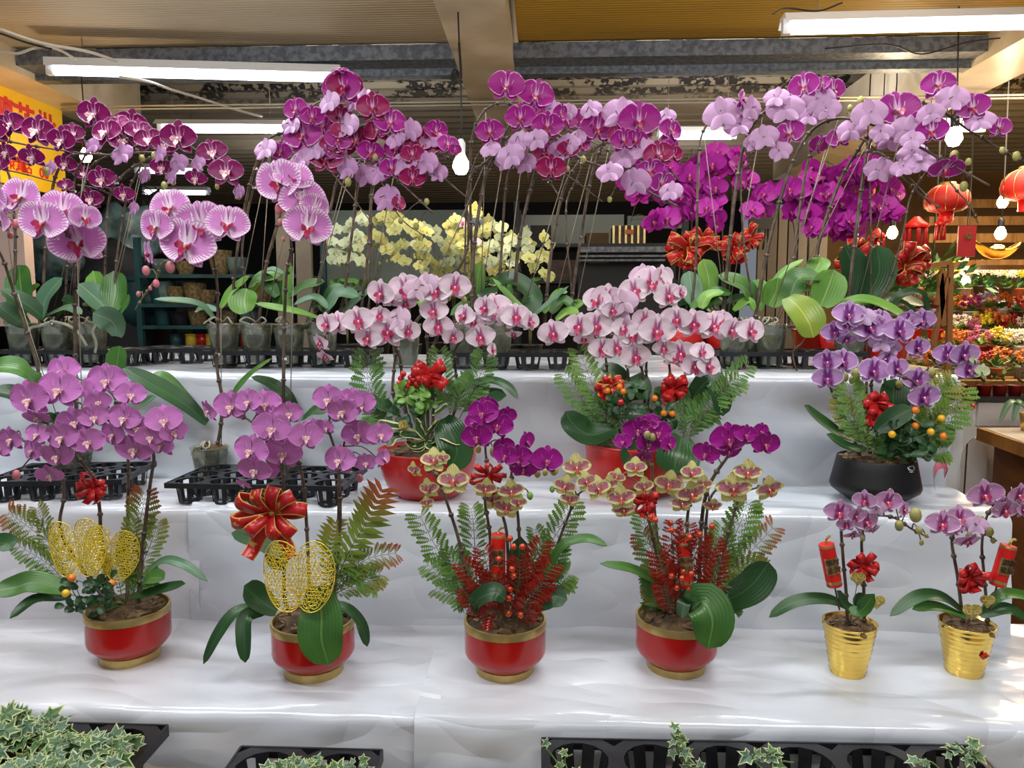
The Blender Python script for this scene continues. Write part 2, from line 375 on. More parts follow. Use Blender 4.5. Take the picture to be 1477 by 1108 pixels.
drape('white plastic sheet over the top step behind the bowls', X0, XR1, Y1B, Y1F, Z1, Z2-.001, 22.2, M['sheet'], flare=.006)
# curled corner of sheet at the right end of the top step
mb = MB(); c0 = P(1384, 578, Y1F); vs = []; n = 14
for i in range(n):
    a = i/(n-1); pth = [P(1372, 577, Y1F+.02), P(1386, 576, Y1F-.02), P(1397, 580, Y1F-.01), P(1400, 590, Y1F+.03)]
cur = cat_([P(1370,576,Y1F+.01), P(1382,576,Y1F-.02), P(1392,579,Y1F-.03), P(1399,580,Y1F+.01), P(1394,583,Y1F+.05)], 4)
bot = cat_([P(1362,742,Y1F-.02), P(1384,742,Y1F-.04), P(1387,655,Y1F-.04), P(1409,628,Y1F+.02), P(1396,640,Y1F+.06)], 4)
m_ = len(cur); k_ = 10
for i in range(m_):
    for j in range(k_): vs.append(cur[i].lerp(bot[i], j/(k_-1)))
mb.add(vs, [(i*k_+j, (i+1)*k_+j, (i+1)*k_+j+1, i*k_+j+1) for i in range(m_-1) for j in range(k_-1)])
mb.add([p + V((.002,.004,0)) for p in vs], [(i*k_+j, i*k_+j+1, (i+1)*k_+j+1, (i+1)*k_+j) for i in range(m_-1) for j in range(k_-1)])
single('cloth_corner', mb, mat('cream_oilcloth', '#d5d2cc', .5, 0, '#c5c2ba', 5), 'curled cream cloth corner hanging at the right end of the top step', 'cloth')
mb = MB(); rb0 = PZ(1349,712,Z2+.006); pts = cat_([rb0, P(1347,692,rb0.y-.02), P(1354,677,rb0.y-.02), P(1367,676,rb0.y-.0), P(1362,690,rb0.y+.0)], 4)
for i in range(len(pts)-1):
    a, b = pts[i], pts[i+1]; h = V((.012,.03,.018)); mb.add([a, b, b+h, a+h], [(0,1,2,3)]); q = V((.001,.001,-.001)); mb.add([a+q, b+q, b+h+q, a+h+q], [(3,2,1,0)])
single('ribbon_curl', mb, mat('pink_satin', '#c4677a', .3), 'curled pink ribbon end behind the black bowl', 'ribbon')
# ================================================================ LIGHT FITTINGS
M['tube'] = mat('lit_tube', '#ffffff', .5, emit='#f2f8ff', es=9)
M['tubes'] = mat('lit_tube_far', '#ffffff', .5, emit='#eef6ff', es=5)
M['bulb'] = mat('lit_bulb', '#ffffff', .5, emit='#ffe2b0', es=30)
M['cord'] = mat('dark_cord', '#1b1a18', .6)
M['cordw'] = mat('white_cord', '#cfcabf', .5)
def chain(th, a, b, name='chain'): th.part(name, MB().tube([a, b], .0018, 4), M['wire'])
def tubelight(x0, y0, x1, y1, z, label, em='tube', cover=.05, twin=False):
    a = PZ(x0, y0, z); b = PZ(x1, y1, z)
    # level fitting between the two image points at height z
    th = Thing('fluorescent_lamp', label, 'lamp', (a+b)/2, 'hanging fluorescent tubes')
    d = (b-a).normalized()
    th.part('tube', MB().tube([a + d*.03, b - d*.03], .021, 10), M[em])
    if twin: o = V((-d.y, d.x, 0))*.06; th.part('tube', MB().tube([a + d*.03 + o, b - d*.03 + o], .017, 10), M[em])
    s = V((-d.y, d.x, 0)); w_ = cover; u = V((0,0,1))
    vs = []
    for p in (a, b): vs += [p + s*w_*-1 + u*.012, p + s*-.03 + u*.045, p + s*.03 + u*.045, p + s*w_ + u*.012, p + s*.028 + u*.03, p - s*.028 + u*.03]
    th.part('housing', MB().add(vs, [(0,1,7,6),(1,2,8,7),(2,3,9,8),(3,4,10,9),(4,5,11,10),(5,0,6,11),(0,5,4,3,2,1),(6,7,8,9,10,11)], 0, None, False), M['white'])
    for p in (a + d*.015, b - d*.015): th.part('lamp_holder', MB().bar(p + u*.03, p - u*.02, .03, .025), M['white'])
    for f in (.12, .88): p = a.lerp(b, f); chain(th, p + u*.045, V((p.x, p.y, (ZC if p.y < 3.3 else 2.76))))
    return th
ZT = 2.34
tubelight(68, 101, 492, 112, ZT, 'long hanging fluorescent lamp upper left above the dark orchids', cover=.03)
tubelight(1128, 42, 1560, 32, ZT, 'long hanging fluorescent lamp at the top right corner')
tubelight(228, 186, 412, 187, ZT, 'second fluorescent lamp from the front, between the left orchid clusters', cover=.07)
tubelight(950, 196, 1062, 196, ZT, 'fluorescent lamp shining behind the middle right orchids', cover=.07)
tubelight(1300, 184, 1420, 185, ZT, 'fluorescent lamp right of the pale orchids beside the bare bulb')
tubelight(205, 277, 302, 278, ZT, 'far fluorescent lamp below the dark orchids', 'tubes')
tubelight(130, 326, 205, 327, ZT, 'farthest fluorescent lamp low at the left', 'tubes')
tubelight(195, 246, 290, 247, ZT, 'far twin fluorescent lamp above the striped orchids', 'tubes')
def bulb(x, y, Y, label, r=.03, top=None, warm=True):
    c = P(x, y, Y); th = Thing('hanging_bulb', label, 'light bulb', c, 'bare hanging bulbs')
    th.part('bulb', MB().lathe(c, [(0.001,-r), (r*.6,-r*.85), (r,-.1*r), (r*.9,r*.5), (r*.5,r*1.3), (r*.45,r*1.9)], 14), M['bulb'])
    th.part('socket', MB().lathe(c, [(r*.5,r*1.3), (r*.55,r*2.6), (r*.3,r*3.1), (.001,r*3.2)], 12), M['white'] if Y < 3 else M['black'])
    zt_ = top if top else (ZC if Y < 3.3 else 2.76)
    th.part('cord', MB().tube([c + V((0,0,r*3)), c + V((.004,0,.15)), V((c.x-.01, c.y, zt_))], .003, 5), M['cord'])
    l = bpy.data.lights.new('bulb_glow', 'POINT'); l.energy = 3.5 if Y < 3 else 9; l.color = (1, .78, .48); l.shadow_soft_size = r
    o = bpy.data.objects.new('bulb_glow', l); COL.objects.link(o); o.location = c + V((0,0,-r*1.6))
bulb(665, 240, 2.7, 'bare lit bulb on a black cord left of centre beam')
bulb(1376, 200, 3.0, 'bare lit bulb beside the rightmost pale orchid blossoms')
bulb(1287, 337, 4.2, 'small lit bulb left of the red tassel ornament', .028)
bulb(1446, 293, 4.6, 'small lit bulb highest at the far right stall', .03)
bulb(1443, 338, 4.4, 'small lit bulb above the gold boat ornament', .03)
bulb(1393, 406, 5.2, 'small lit bulb under the wooden shelf of the stall', .028)
bulb(124, 226, 3.4, 'bare lit bulb glowing behind the dark left orchids', .026)
bulb(1290, 170, 3.6, 'bare lit bulb behind the pale orchid tops', .02)
# cables and rods
def cable(pts, r, m, label, cat='cable'):
    single('cable', MB().tube(cat_(pts, 6), r, 5), m, label, cat)
cable([P(0,42,2.7), P(60,62,2.75), P(125,74,2.85), P(168,88,2.95)], .006, M['cordw'], 'white cable running from the top left corner to the lamp')
cable([P(0,75,2.8), P(25,77,2.8), P(55,68,2.8), P(85,72,2.85), P(110,86,2.95)], .005, M['cordw'], 'white looping cable beside the left end of long lamp')
cable([P(172,111,3.1), P(215,118,3.2), P(250,130,3.4), P(290,142,3.6), P(340,158,3.8), P(378,168,3.95)], .006, M['cordw'], 'white cable sagging between the first and second left lamps')
cable([P(0,48,2.7), P(40,62,2.75), P(75,71,2.8)], .004, M['cord'], 'thin dark cable at the top left ceiling')
for i, (y, n_) in enumerate(((154, 'upper'), (158.5, 'lower'))):
    a = P(88, y, 3.75); b = P(1600, y-16, 3.75); b.z = a.z
    single('support_rod', MB().tube([a, b], .0045, 5), mat('rod_paint', '#b8b09c', .4), n_ + ' of two thin pale rods strung across behind the orchids', 'rod')
cable([P(1190,70,3.1), P(1280,64,3.1), P(1330,78,3.2), P(1400,60,3.2), P(1477,52,3.2)], .003, M['cord'], 'thin dark wires along the beam under top right lamp')
cable([P(1115,20,2.4), P(1135,12,2.45), P(1180,16,2.5), P(1215,4,2.5)], .003, M['cord'], 'black lead at the left end of the top right lamp')
single('wire_knot', MB().tube(cat_([P(650,115,3.0), P(655,100,3.0), P(662,108,3.0), P(652,120,3.0), P(658,104,3.0), P(665,112,3.0), V((P(662,112,3.0).x, 3.0, zbm+.01))], 5), .005, 5), M['cord'], 'knotted black wire on the centre beam above the bulb', 'wire')
# ================================================================ YELLOW BANNER
xb = P(88, 142, 3.9).x; zt = P(88, 142, 3.9).z; zb_ = P(88, 285, 3.9).z
bn = Thing('banner', 'yellow banner with red Chinese lettering hanging at the left', 'banner', (xb, 3.2, zb_))
bn.part('board', MB().box((xb-.02, 2.2, zb_), (xb, 3.9, zt)), mat('banner_yellow', '#f2b90c', .45, 0, '#f5c51a', 2, emit='#f2b90c', es=.0))
def text_obj(s, size, Mx, m, name, th=None, ext=.002, fat=0):
    cu = bpy.data.curves.new('t', 'FONT'); cu.body = s; cu.size = size; cu.extrude = ext; cu.align_x = 'CENTER'; cu.align_y = 'CENTER'; cu.resolution_u = 2; cu.offset = fat
    o = bpy.data.objects.new('t', cu); COL.objects.link(o); dg = bpy.context.evaluated_depsgraph_get()
    me = bpy.data.meshes.new_from_object(o.evaluated_get(dg)); bpy.data.objects.remove(o); me.transform(Mx); me.materials.clear(); me.materials.append(m)
    if th: me.transform(Matrix.Translation(-th.L)); return link(name, me, th.e)
    return me
M['lred'] = mat('lettering_red', '#d42414', .4)
def side_text(s, size, y, z, fat=0): # on +X facing banner; text runs along +Y
    Mx = Matrix(((0,0,1,xb+.002),(1,0,0,y),(0,1,0,z),(0,0,0,1)))
    text_obj(s, size, Mx, M['lred'], 'lettering', bn, .001, fat)
def yb_(px): return -xb*0 + (lambda d: (xb)/d.x*d.y)(ray(px, 200))
for s_, px in (('蘭', 6), ('花', 37), ('批', 68)): side_text(s_, .155, yb_(px), zt-.19, .004)
for s_, px in (('訂', 8), ('購', 19), ('電', 28), ('話', 36)): side_text(s_, .075, yb_(px), zb_+.10, .001)
side_text('00', .07, yb_(60), zb_+.09, .001)
bd = P(20, 350, 3.6)
single('partition_board', MB().box((xb-.3, 3.3, P(50,470,3.4).z), (P(56,350,3.4).x, 3.36, zb_-.03)), mat('pinkish_board', '#d9bfb4', .6), 'pinkish white board under the yellow banner', 'board')
# ================================================================ FLOWERS
def sheet2(fn, nu, nv, thick=.006, mf=0, mb_=1):
    """double-skinned petal: fn(u, v) -> (x, y, z); v in -1..1; front faces -Y"""
    vs = []; uv = []
    for i in range(nu+1):
        for j in range(nv+1):
            vs.append(V(fn(i/nu, j/nv*2-1))); uv.append((i/nu, j/nv))
    q = []; n = nv+1
    for i in range(nu):
        for j in range(nv): q.append((i*n+j, (i+1)*n+j, (i+1)*n+j+1, i*n+j+1))
    K = len(vs); vb = list(vs); ub = list(uv)
    for i in range(nu+1):
        for j in range(nv+1):
            k = i*n+j; vb.append(vs[k] + (V((0, thick, 0)) if 0 < i < nu and 0 < j < nv else V((0, thick*.15, 0)))); ub.append(uv[k])
    return vb, ub, q, [tuple(k+K for k in f[::-1]) for f in q]
def petal_mb(ang, L, W, p1, p2, cup, curl, ruf=0, off=(0,0,0), nu=7, nv=6, y0=0, mb=None, asym=0, ph=0):
    """ang = direction in the flower plane from +Z clockwise as seen from the front"""
    ca, sa = math.cos(ang), math.sin(ang)
    def fn(u, v):
        uu = 1 - (1-u)**1.5 if True else u
        ww = W * (math.sin(PI * min(1, uu**p1)) ** p2 if 0 < uu < 1 else 0)
        if u == 0: ww = W*.16
        r = L*uu; s = v*ww + asym*W*math.sin(PI*uu)
        dy = y0 - cup*(v*v)*ww + curl*uu*uu + ruf*math.sin(v*5+ph+uu*4)*uu
        return (off[0] + r*sa + s*ca, off[1] + dy, off[2] + r*ca - s*sa)
    vb, ub, qf, qb = sheet2(fn, nu, nv)
    mb = mb or MB(); b = len(mb.v); mb.add(vb, qf, 0, ub)
    for f in qb: mb.f.append(tuple(k + b for k in f)); mb.m.append(1); mb.sm.append(True)
    return mb
def R_(d): return math.radians(d)
CULT = {}
def cultivar(name, front, back, lip, column, sep=None, petw=.30, petl=.5, sepw=.135, sepl=.47, lips=1.0, lowpoly=False):
    petw *= 1.13; sepw *= 1.1; c = {'v': []}; nu, nv = (4, 4) if lowpoly else (7, 6)
    for k in range(3):
        ph = k*2.1; r = .012 if k else .006
        mb = MB(); s = sep or front
        petal_mb(R_(0), sepl, sepw*1.15, .80, .62, .25, .04-.03*k, r, y0=.02, mb=mb, ph=ph, nu=nu, nv=nv)
        petal_mb(R_(138), sepl*.93, sepw, .80, .62, .2, .05, r, y0=.022, mb=mb, ph=ph+1, nu=nu, nv=nv)
        petal_mb(R_(-138), sepl*.93, sepw, .80, .62, .2, .02+.05*k, r, y0=.022, mb=mb, ph=ph+2, nu=nu, nv=nv)
        e = {'sep': mb.mesh('blossom', [s, back]), 'p': []}
        for sgn in (1, -1):
            m = petal_mb(R_(84*sgn), petl, petw, .62, .50, .12+.05*k, .05*(k-1), r*1.3, off=(0,0,.01), mb=MB(), asym=-.16*sgn, ph=ph+sgn, nu=nu+1, nv=nv)
            e['p'].append(m.mesh('petal', [front, back]))
        m = MB(); L = lips
        # mid lobe, folded forward and down
        def mid(u, v): return (v*.055*L*(1-.55*u)*(1.35 if .3 < u < .7 else .8), -.04-.13*L*math.sin(u*1.9), -.03-.17*L*u + .03*v*v)
        vb, ub, qf, qb = sheet2(mid, 4, 2, .01); b = len(m.v); m.add(vb, qf, 0, ub)
        for f in qb: m.f.append(tuple(q + b for q in f)); m.m.append(0); m.sm.append(True)
        for sg in (1, -1):
            def side(u, v, sg=sg): return (sg*(.02+.095*L*math.sin(u*1.7)), -.03-.10*L*u + .03*v, -.02+.03*u + v*.055*L*math.sin(PI*min(.98, .15+u*.8)))
            vb, ub, qf, qb = sheet2(side, 3, 2, .008); b = len(m.v); m.add(vb, qf, 0, ub)
            for f in qb: m.f.append(tuple(q + b for q in f)); m.m.append(0); m.sm.append(True)
        m.ball((0, -.045, .005), .030*max(1, L*.9), 8, 5, 1, sx=.9, sy=1.5, sz=1.15)
        m.ball((0, -.075, -.035), .020*L, 6, 4, 2)
        e['lip'] = m.mesh('lip', [lip, column, column if isinstance(column, str) else M['lipy']])
        c['v'].append(e)
    # small single mesh version for far blossoms
    c['far'] = []
    for k in range(2):
        mb = MB()
        for a, L_, W_ in ((0, sepl, sepw*1.15), (138, sepl*.93, sepw), (-138, sepl*.93, sepw), (84, petl, petw), (-84, petl, petw)):
            petal_mb(R_(a), L_, W_, .7, .55, .15, .05*k, .01, mb=mb, nu=4, nv=2, y0=0 if abs(a) == 84 else .02)
        mb.ball((0, -.05, -.03), .085*L if not lowpoly else .07, 6, 4, 2, sz=1.2)
        c['far'].append(mb.mesh('blossom', [front, back, lip]))
    CULT[name] = c
M['lipy'] = mat('lip_callus_yellow', '#d9a54a', .5)
wcol = mat('column_white', '#f0dfe8', .45); pcol = mat('column_pink', '#d99ac0', .45)
lip_m = mat('lip_magenta', '#a3134c', .4, trans=.1); lip_c = mat('lip_cherry', '#a01848', .4, 0, '#c83a70', 60); lip_w = mat('lip_white_pink', '#e9cfd3', .4, 0, '#b4545e', 45)
lip_p = mat('lip_purple', '#7b1f6b', .4, 0, '#9c3a86', 50); lip_d = mat('lip_dark_magenta', '#7f0f4f', .4, 0, '#a12a6a', 60); lip_r = mat('lip_crimson', '#8f1030', .4, 0, '#c4542e', 50)
pale_b = petal_mat('petal_back_pale_pink', '#d9a6d6', vein='#c98fc8', vs=.3, trans=.3)
cultivar('dark', petal_mat('petal_wine_white_rim', '#8a1060', '#eecbe6', .07, throat='#d9a0c8', tw=.10), petal_mat('petal_back_lilac', '#c893c4', trans=.3), lip_w, wcol, petw=.25, lips=1.3)
cultivar('mag', petal_mat('petal_magenta_pink_rim', '#ad1f90', '#ecb6e0', .07, vein='#86106e', vs=.4, throat='#e2b0dc', tw=.09), pale_b, lip_m, pcol, petw=.29)
cultivar('dmag', petal_mat('petal_crimson_magenta', '#9c1258', '#e3a9cf', .07, throat='#e2b0dc', tw=.09), pale_b, lip_m, pcol, petw=.27)
cultivar('palem', petal_mat('petal_magenta_wide_rim', '#b8309f', '#efc6ea', .09, vein='#8c1a80', vs=.5, throat='#eccdea', tw=.12), petal_mat('petal_back_very_pale', '#dfb4de', vein='#d3a0d2', vs=.25, trans=.3), lip_m, pcol, petw=.29)
cultivar('strip', petal_mat('petal_flamed_pink', '#dc8fd3', '#fbeef8', .22, vein='#c766bd', vs=.25, throat='#f6e2f2', tw=.14, spots=.16), petal_mat('petal_back_flamed', '#cc82c4', '#eccfe8', .2, trans=.3), lip_m, wcol, petw=.33, petl=.52, lips=1.25)
cultivar('pink', petal_mat('petal_orchid_pink', '#da8ad4', '#e6aae0', .05, vein='#bd62b4', vs=.35, throat='#d490cb', tw=.12), petal_mat('petal_back_orchid_pink', '#c87fc0', trans=.3), lip_w, wcol, petw=.29)
cultivar('pale', petal_mat('petal_blush_white', '#fdf0f8', '#fff6fb', .15, vein='#f0d3e4', vs=.3, throat='#c65f9b', tw=.16, trans=.3), petal_mat('petal_back_blush', '#e8cbe0', trans=.3), lip_c, wcol, petw=.28, lips=1.3)
cultivar('vivid', petal_mat('petal_vivid_magenta', '#b01c9a', '#dc92d2', .04, vein='#840d78', vs=.45), petal_mat('petal_back_vivid', '#a83a9c', trans=.3), lip_d, pcol, petw=.29)
cultivar('hot', petal_mat('petal_hot_magenta', '#c42cac', vein='#a81a92', vs=.3), petal_mat('petal_back_hot', '#c250b8', trans=.3), lip_d, pcol, petw=.27, lowpoly=True)
cultivar('yel', petal_mat('petal_yellow_mauve', '#cc8698', '#efeca8', .34, vein='#96506e', vs=.45), petal_mat('petal_back_yellow', '#d9d79a', trans=.3), lip_r, wcol, sep=petal_mat('sepal_yellow_striped', '#ecea9e', vein='#b48b78', vs=.5, throat='#a84870', tw=.2), petw=.19, petl=.46, sepw=.16)
cultivar('lil', petal_mat('petal_lilac', '#c79ad2', '#e8d3ee', .16, vein='#b080c4', vs=.5, throat='#7d2f86', tw=.24), petal_mat('petal_back_lilac2', '#d3b3da', trans=.3), lip_p, wcol, petw=.27)
cultivar('lilf', petal_mat('petal_lilac_rose', '#d9a9d4', '#efdcf0', .18, vein='#c07fbd', vs=.6, throat='#a03c82', tw=.2), petal_mat('petal_back_lilac3', '#d8b4d6', trans=.3), lip_c, wcol, petw=.26)
cultivar('lemon', petal_mat('petal_lemon', '#d3d487', '#e2e3a8', .2, vein='#c2bf70', vs=.4), petal_mat('petal_back_lemon', '#cfd28e', trans=.3), mat('lip_lemon', '#c8a23a', .5), wcol, petw=.22, lowpoly=True)
cultivar('green', petal_mat('petal_green_white', '#d6dfb4', '#e8ecd2', .2), petal_mat('petal_back_green', '#cdd8a6', trans=.3), mat('lip_green', '#a9bb6a', .5), wcol, petw=.24, lowpoly=True)
cultivar('white', petal_mat('petal_cream_white', '#ece6cf'), petal_mat('petal_back_cream', '#ded8bd'), mat('lip_cream', '#d8b85a', .5), wcol, petw=.27, lowpoly=True)
# ================================================================ PLANTS
OR = {'A':(0,0),'B':(480,0),'C':(977,0),'D':(0,360),'E':(480,360),'F':(977,360),'G':(0,733),'H':(480,733),'I':(977,733)}
S = 2.954
def px(o, x, y): a = OR[o]; return (a[0] + x/S, a[1] + y/S)
LEAFN = [0]
class Plant(Thing):
    def __init__(s, name, label, cat, loc, group=None):
        super().__init__(name, label, cat, loc, group); s.sp = []; s.bl = []
    def spike(s, o, pts, Y, r=.0032, m='stem', nodes=True, stake=False, name='flower_spike', buds=None):
        q = [px(o, p[0], p[1]) for p in pts]
        Ys = Y if isinstance(Y, (list, tuple)) else [Y]*len(q)
        Ys = list(Ys) if len(Ys) != 1 else list(Ys)*len(q)
        if len(Ys) > 2: Ys += [Ys[-1]]*(len(q)-len(Ys))
        if len(Ys) == 2 and len(q) > 2: Ys = [Ys[0] + (Ys[1]-Ys[0])*i/(len(q)-1) for i in range(len(q))]
        pp = [P(a, b, y) for (a, b), y in zip(q, Ys)]
        ft = getattr(s, 'foot', None)
        if ft is not None and pp[0].z > ft.z - .01 and (pp[0]-ft).length < .32: pp.insert(0, V((ft.x + max(-.03, min(.03, (pp[0].x-ft.x)*.5)), ft.y, ft.z - .015)))
        if stake: r *= 1.22
        w_ = cat_(pp, 7)
        s.sp.append({'w': w_, 'r': r, 'm': m, 'ped': [], 'nodes': nodes, 'stake': stake, 'name': name, 'bare': False}); return s
    def leaf(s, o, pts, Y, w, m='leaf', hint=(0, -.55, .85), fold=.25, base=.42, p=.62, label=None):
        q = [px(o, *p_[:2]) for p_ in pts]; Ys = Y if isinstance(Y, (list, tuple)) else [Y]*len(q)
        Ys = list(Ys) if len(Ys) != 1 else list(Ys)*len(q)
        if len(Ys) > 2: Ys += [Ys[-1]]*(len(q)-len(Ys))
        if len(Ys) == 2 and len(q) > 2: Ys = [Ys[0] + (Ys[1]-Ys[0])*i/(len(q)-1) for i in range(len(q))]
        c = [P(a, b, y) for (a, b), y in zip(q, Ys)]
        W_ = w/S*sum(Ys)/len(Ys)/FPX/2
        s.part('leaf', leaf_mesh(c, W_, V(hint), fold, base, p), [M[m], M['leafu']], label=label); return s
def leaf_mesh(ctrl, W_, hint, fold=.25, base=.42, p=.62, nv=6):
    c = cat_(ctrl, 5 if len(ctrl) > 2 else 9); N = len(c)-1; vs = []; uv = []
    for i, q in enumerate(c):
        t = (c[min(i+1, N)] - c[max(i-1, 0)]).normalized(); x = t.cross(hint)
        if x.length < .15: x = t.cross(V((1, -.3, .2)))
        x.normalize(); n = x.cross(t).normalized(); u = i/N
        k = (math.sin(PI*min(.999, (.18+.82*u)))**p) if u > .5 else (base + (1-base)*math.sin(PI*u)**.8)*1.0
        if u > .5: k = math.sqrt(max(0, 1 - ((u-.5)/.5)**2.6))
        if i == N: k = 0
        for j in range(nv+1):
            v = j/nv*2-1; h = fold*W_*k*(abs(v)**1.5) + .05*W_*math.sin(u*9+v*3)*abs(v)
            vs.append(q + x*(v*W_*k) + n*h); uv.append((u, j/nv))
    m = nv+1; q_ = [(i*m+j, i*m+j+1, (i+1)*m+j+1, (i+1)*m+j) for i in range(N) for j in range(nv)]
    K = len(vs); hint = V(hint).normalized()
    f = q_[len(q_)//2]; nn = (vs[f[1]]-vs[f[0]]).cross(vs[f[2]]-vs[f[0]])
    if nn.dot(hint) < 0: q_ = [g[::-1] for g in q_]
    mb = MB(); mb.add(vs, q_, 0, uv); mb.add([p - hint*.0012 for p in vs], [g[::-1] for g in q_], 1, uv)
    return mb
SZ = {'strip': 1.1, 'dark': 1.1, 'yel': 1.06}
def blooms(plants, o, cult, lst, far=False, fwd=.03, jit=.03):
    """each entry (x, y, size[, yaw[, pitch]]) in zoomed coordinates; hooked to the nearest spike"""
    for e in lst:
        x, y, sz = e[:3]; yaw = e[3] if len(e) > 3 else ru(-18, 18); pit = e[4] if len(e) > 4 else ru(-8, 16)
        a, b = px(o, x, y); best = None
        for pl in plants:
            for s in pl.sp:
                if s['bare']: continue
                N = len(s['w'])
                for i in range(N//3, N):
                    q = s['w'][i]; qq = P(a, b, q.y); d = (qq - q).length
                    if best is None or d < best[0]: best = (d, pl, s, q)
        d, pl, s, q = best
        pos = P(a, b, q.y - fwd - rnd()*jit)
        wd = sz/S*pos.y/FPX*SZ.get(cult, 1.08)
        R0 = Matrix.Rotation(R_(yaw), 4, 'Z') @ Matrix.Rotation(R_(pit), 4, 'X') @ Matrix.Rotation(R_(ru(-12, 12)), 4, 'Y')
        Mx = Matrix.Translation(pos) @ R0 @ Matrix.Scale(wd, 4)
        pl.bl.append((cult, Mx, far)); back = pos + R0.to_3x3() @ V((0, .03*wd/.09, 0))
        s['ped'].append((back, q))
def finish(pl):
    for s in pl.sp:
        mb = MB(); N = len(s['w']); r = s['r']
        mb.tube(s['w'], [r*(1-.55*i/N) for i in range(N)], 6)
        if s['nodes']:
            for i in range(3, N-1, 5): q = s['w'][i]; t = (s['w'][i+1]-s['w'][i]).normalized(); mb.tube([q-t*.004, q, q+t*.005], [r*1.0, r*1.45, r*.9], 6)
        if s['ped']:
            for a, b in s['ped']:
                if (a-b).length > .35: b = b
                m_ = a.lerp(b, .5) + V((0, .008, .010)); mb.tube(cat_([b, m_, a], 3), .0014, 4, 0)
        so = pl.part(s['name'], mb, M[s['m']])
        if s['stake']:
            w_ = s['w']; k = int(N*.55); mb = MB(); off = V((.006, .004, 0)); b0 = w_[0] + off*2
            mb.tube([b0, w_[k] + off], .0013, 4); pl.part('support_wire', mb, M['wire'])
            for f in (.2, .42): q = w_[int(N*f)]; pl.part('clip', MB().box(q - V((.003,.003,.003)), q + V((.007,.003,.003))), M['clip'] if rnd() < .4 else M['black'])
    for cult, Mx, far in pl.bl:
        c = CULT[cult]
        if far: pl.inst('blossom', random.choice(c['far']), Mx); continue
        e = random.choice(c['v']); o = pl.inst('blossom', e['sep'], Mx)
        for m in e['p']: pl.inst('petal', m, Matrix(), o)
        pl.inst('lip', e['lip'], Matrix(), o)
def bud(pl, o, lst, Y, m='bud'):
    for x, y, s in lst:
        a, b = px(o, x, y); r = s/S*Y/FPX/2; c = P(a, b, Y); mb = MB().ball(c, r, 8, 6, 0, sx=.85, sy=.85, sz=1.1)
        best = None
        for sp in pl.sp:
            for q in sp['w']:
                d = (q-c).length
                if best is None or d < best[0]: best = (d, q, sp)
        if best: best[2]['ped'].append((c, best[1]))
        pl.part('bud', mb, M[m])
def rim(o, x, y, z): return PZ(*px(o, x, y), z)
# ---- growing medium
def bark(pl, c, r, h=.012, n=40, sx=1, sy=1, name='bark'):
    mb = MB(); prof = [(r, -.004), (r*.8, h*.5), (r*.5, h), (.001, h*1.1)]
    mb.lathe(c, prof, 20, 0, sx, sy)
    mb.v = [(p[0] + .004*noise.noise(V(p)*70), p[1], p[2] + .006*noise.noise(V(p)*60)) for p in mb.v]
    for i in range(n):
        a = ru(0, 2*PI); q = r*math.sqrt(rnd())*.92; p = V(c) + V((q*math.cos(a)*sx, q*math.sin(a)*sy, h*(1-q/r*.6)))
        R0 = Matrix.Translation(p) @ Matrix.Rotation(ru(0, 6), 4, 'Z') @ Matrix.Rotation(ru(-.7, .7), 4, 'X')
        l, w_, t_ = ru(.006, .014), ru(.003, .006), ru(.0015, .004); mb.box((-l, -w_, -t_), (l, w_, t_), 1, R0)
    pl.part(name, mb, [M['bark'], M['chip']], kind='stuff')
# ---- ferns
def frond(pl, o, pts, Y, w, m='fern', N=13, np_=7, kind='lacy', hint=(0, -1, .1), r=.0008, dens=1.0):
    q = [px(o, *p_[:2]) for p_ in pts]; Ys = Y if isinstance(Y, (list, tuple)) else [Y]*len(q)
    Ys = list(Ys) if len(Ys) != 1 else list(Ys)*len(q)
    if len(Ys) > 2: Ys += [Ys[-1]]*(len(q)-len(Ys))
    if len(Ys) == 2 and len(q) > 2: Ys = [Ys[0] + (Ys[1]-Ys[0])*i/(len(q)-1) for i in range(len(q))]
    c = cat_([P(a, b, y) for (a, b), y in zip(q, Ys)], 10); L = len(c)-1; hint = V(hint)
    W_ = w/S*Ys[0]/FPX/2; mb = MB(); mb.tube(c, [r*(1.4-.9*i/L) for i in range(L+1)], 4, 1)
    for k in range(N):
        u = .12 + .86*k/(N-1); f = u*L; i = min(int(f), L-1); p = c[i].lerp(c[i+1], f-i)
        t = (c[i+1]-c[i]).normalized(); x = t.cross(hint).normalized(); n = x.cross(t)
        env = math.sin(PI*min(1, .25+.75*(1-u)))**.8 * (1.0 if u > .2 else .7)
        for sg in (1, -1):
            ln = W_*env*ru(.85, 1.1); d = (x*sg*.80 + t*.55 + n*ru(-.25, .25)).normalized()
            dro = V((0,0,-.12*ln))
            if kind == 'sword':
                s_ = d.cross(n).normalized()*ln*.13; a = p; b = p + d*ln*.5; e = p + d*ln + dro
                mb.add([a - s_*.6, a + s_*.6, b + s_, b - s_, e, b + n*.001], [(0,1,2,5), (0,5,3), (5,2,4), (3,5,4)], 0, [(u,0)]*6); continue
            e = p + d*ln + dro; mb.tube([p, e], r*.45, 3, 1, False); s_ = d.cross(n).normalized()
            for h in range(np_):
                g = .12 + .86*h/(np_-1); pp = p + (e-p)*g; pl_ = ln*.34*math.sin(PI*min(1,.3+.7*(1-g)))**.8
                for s2 in (1, -1):
                    dd = (s_*s2*.85 + d*.5).normalized()*pl_; ww = d*pl_*.33; mid = pp + dd*.55 + n*.0006
                    mb.add([pp, mid - ww, pp + dd, mid + ww], [(0,1,2,3)], 0, [(u*.75+g*.25, 0)]*4, False)
    pl.part('fern_frond' if kind != 'tinsel' else 'glitter_sprig', mb, [M[m], M['stemg']])
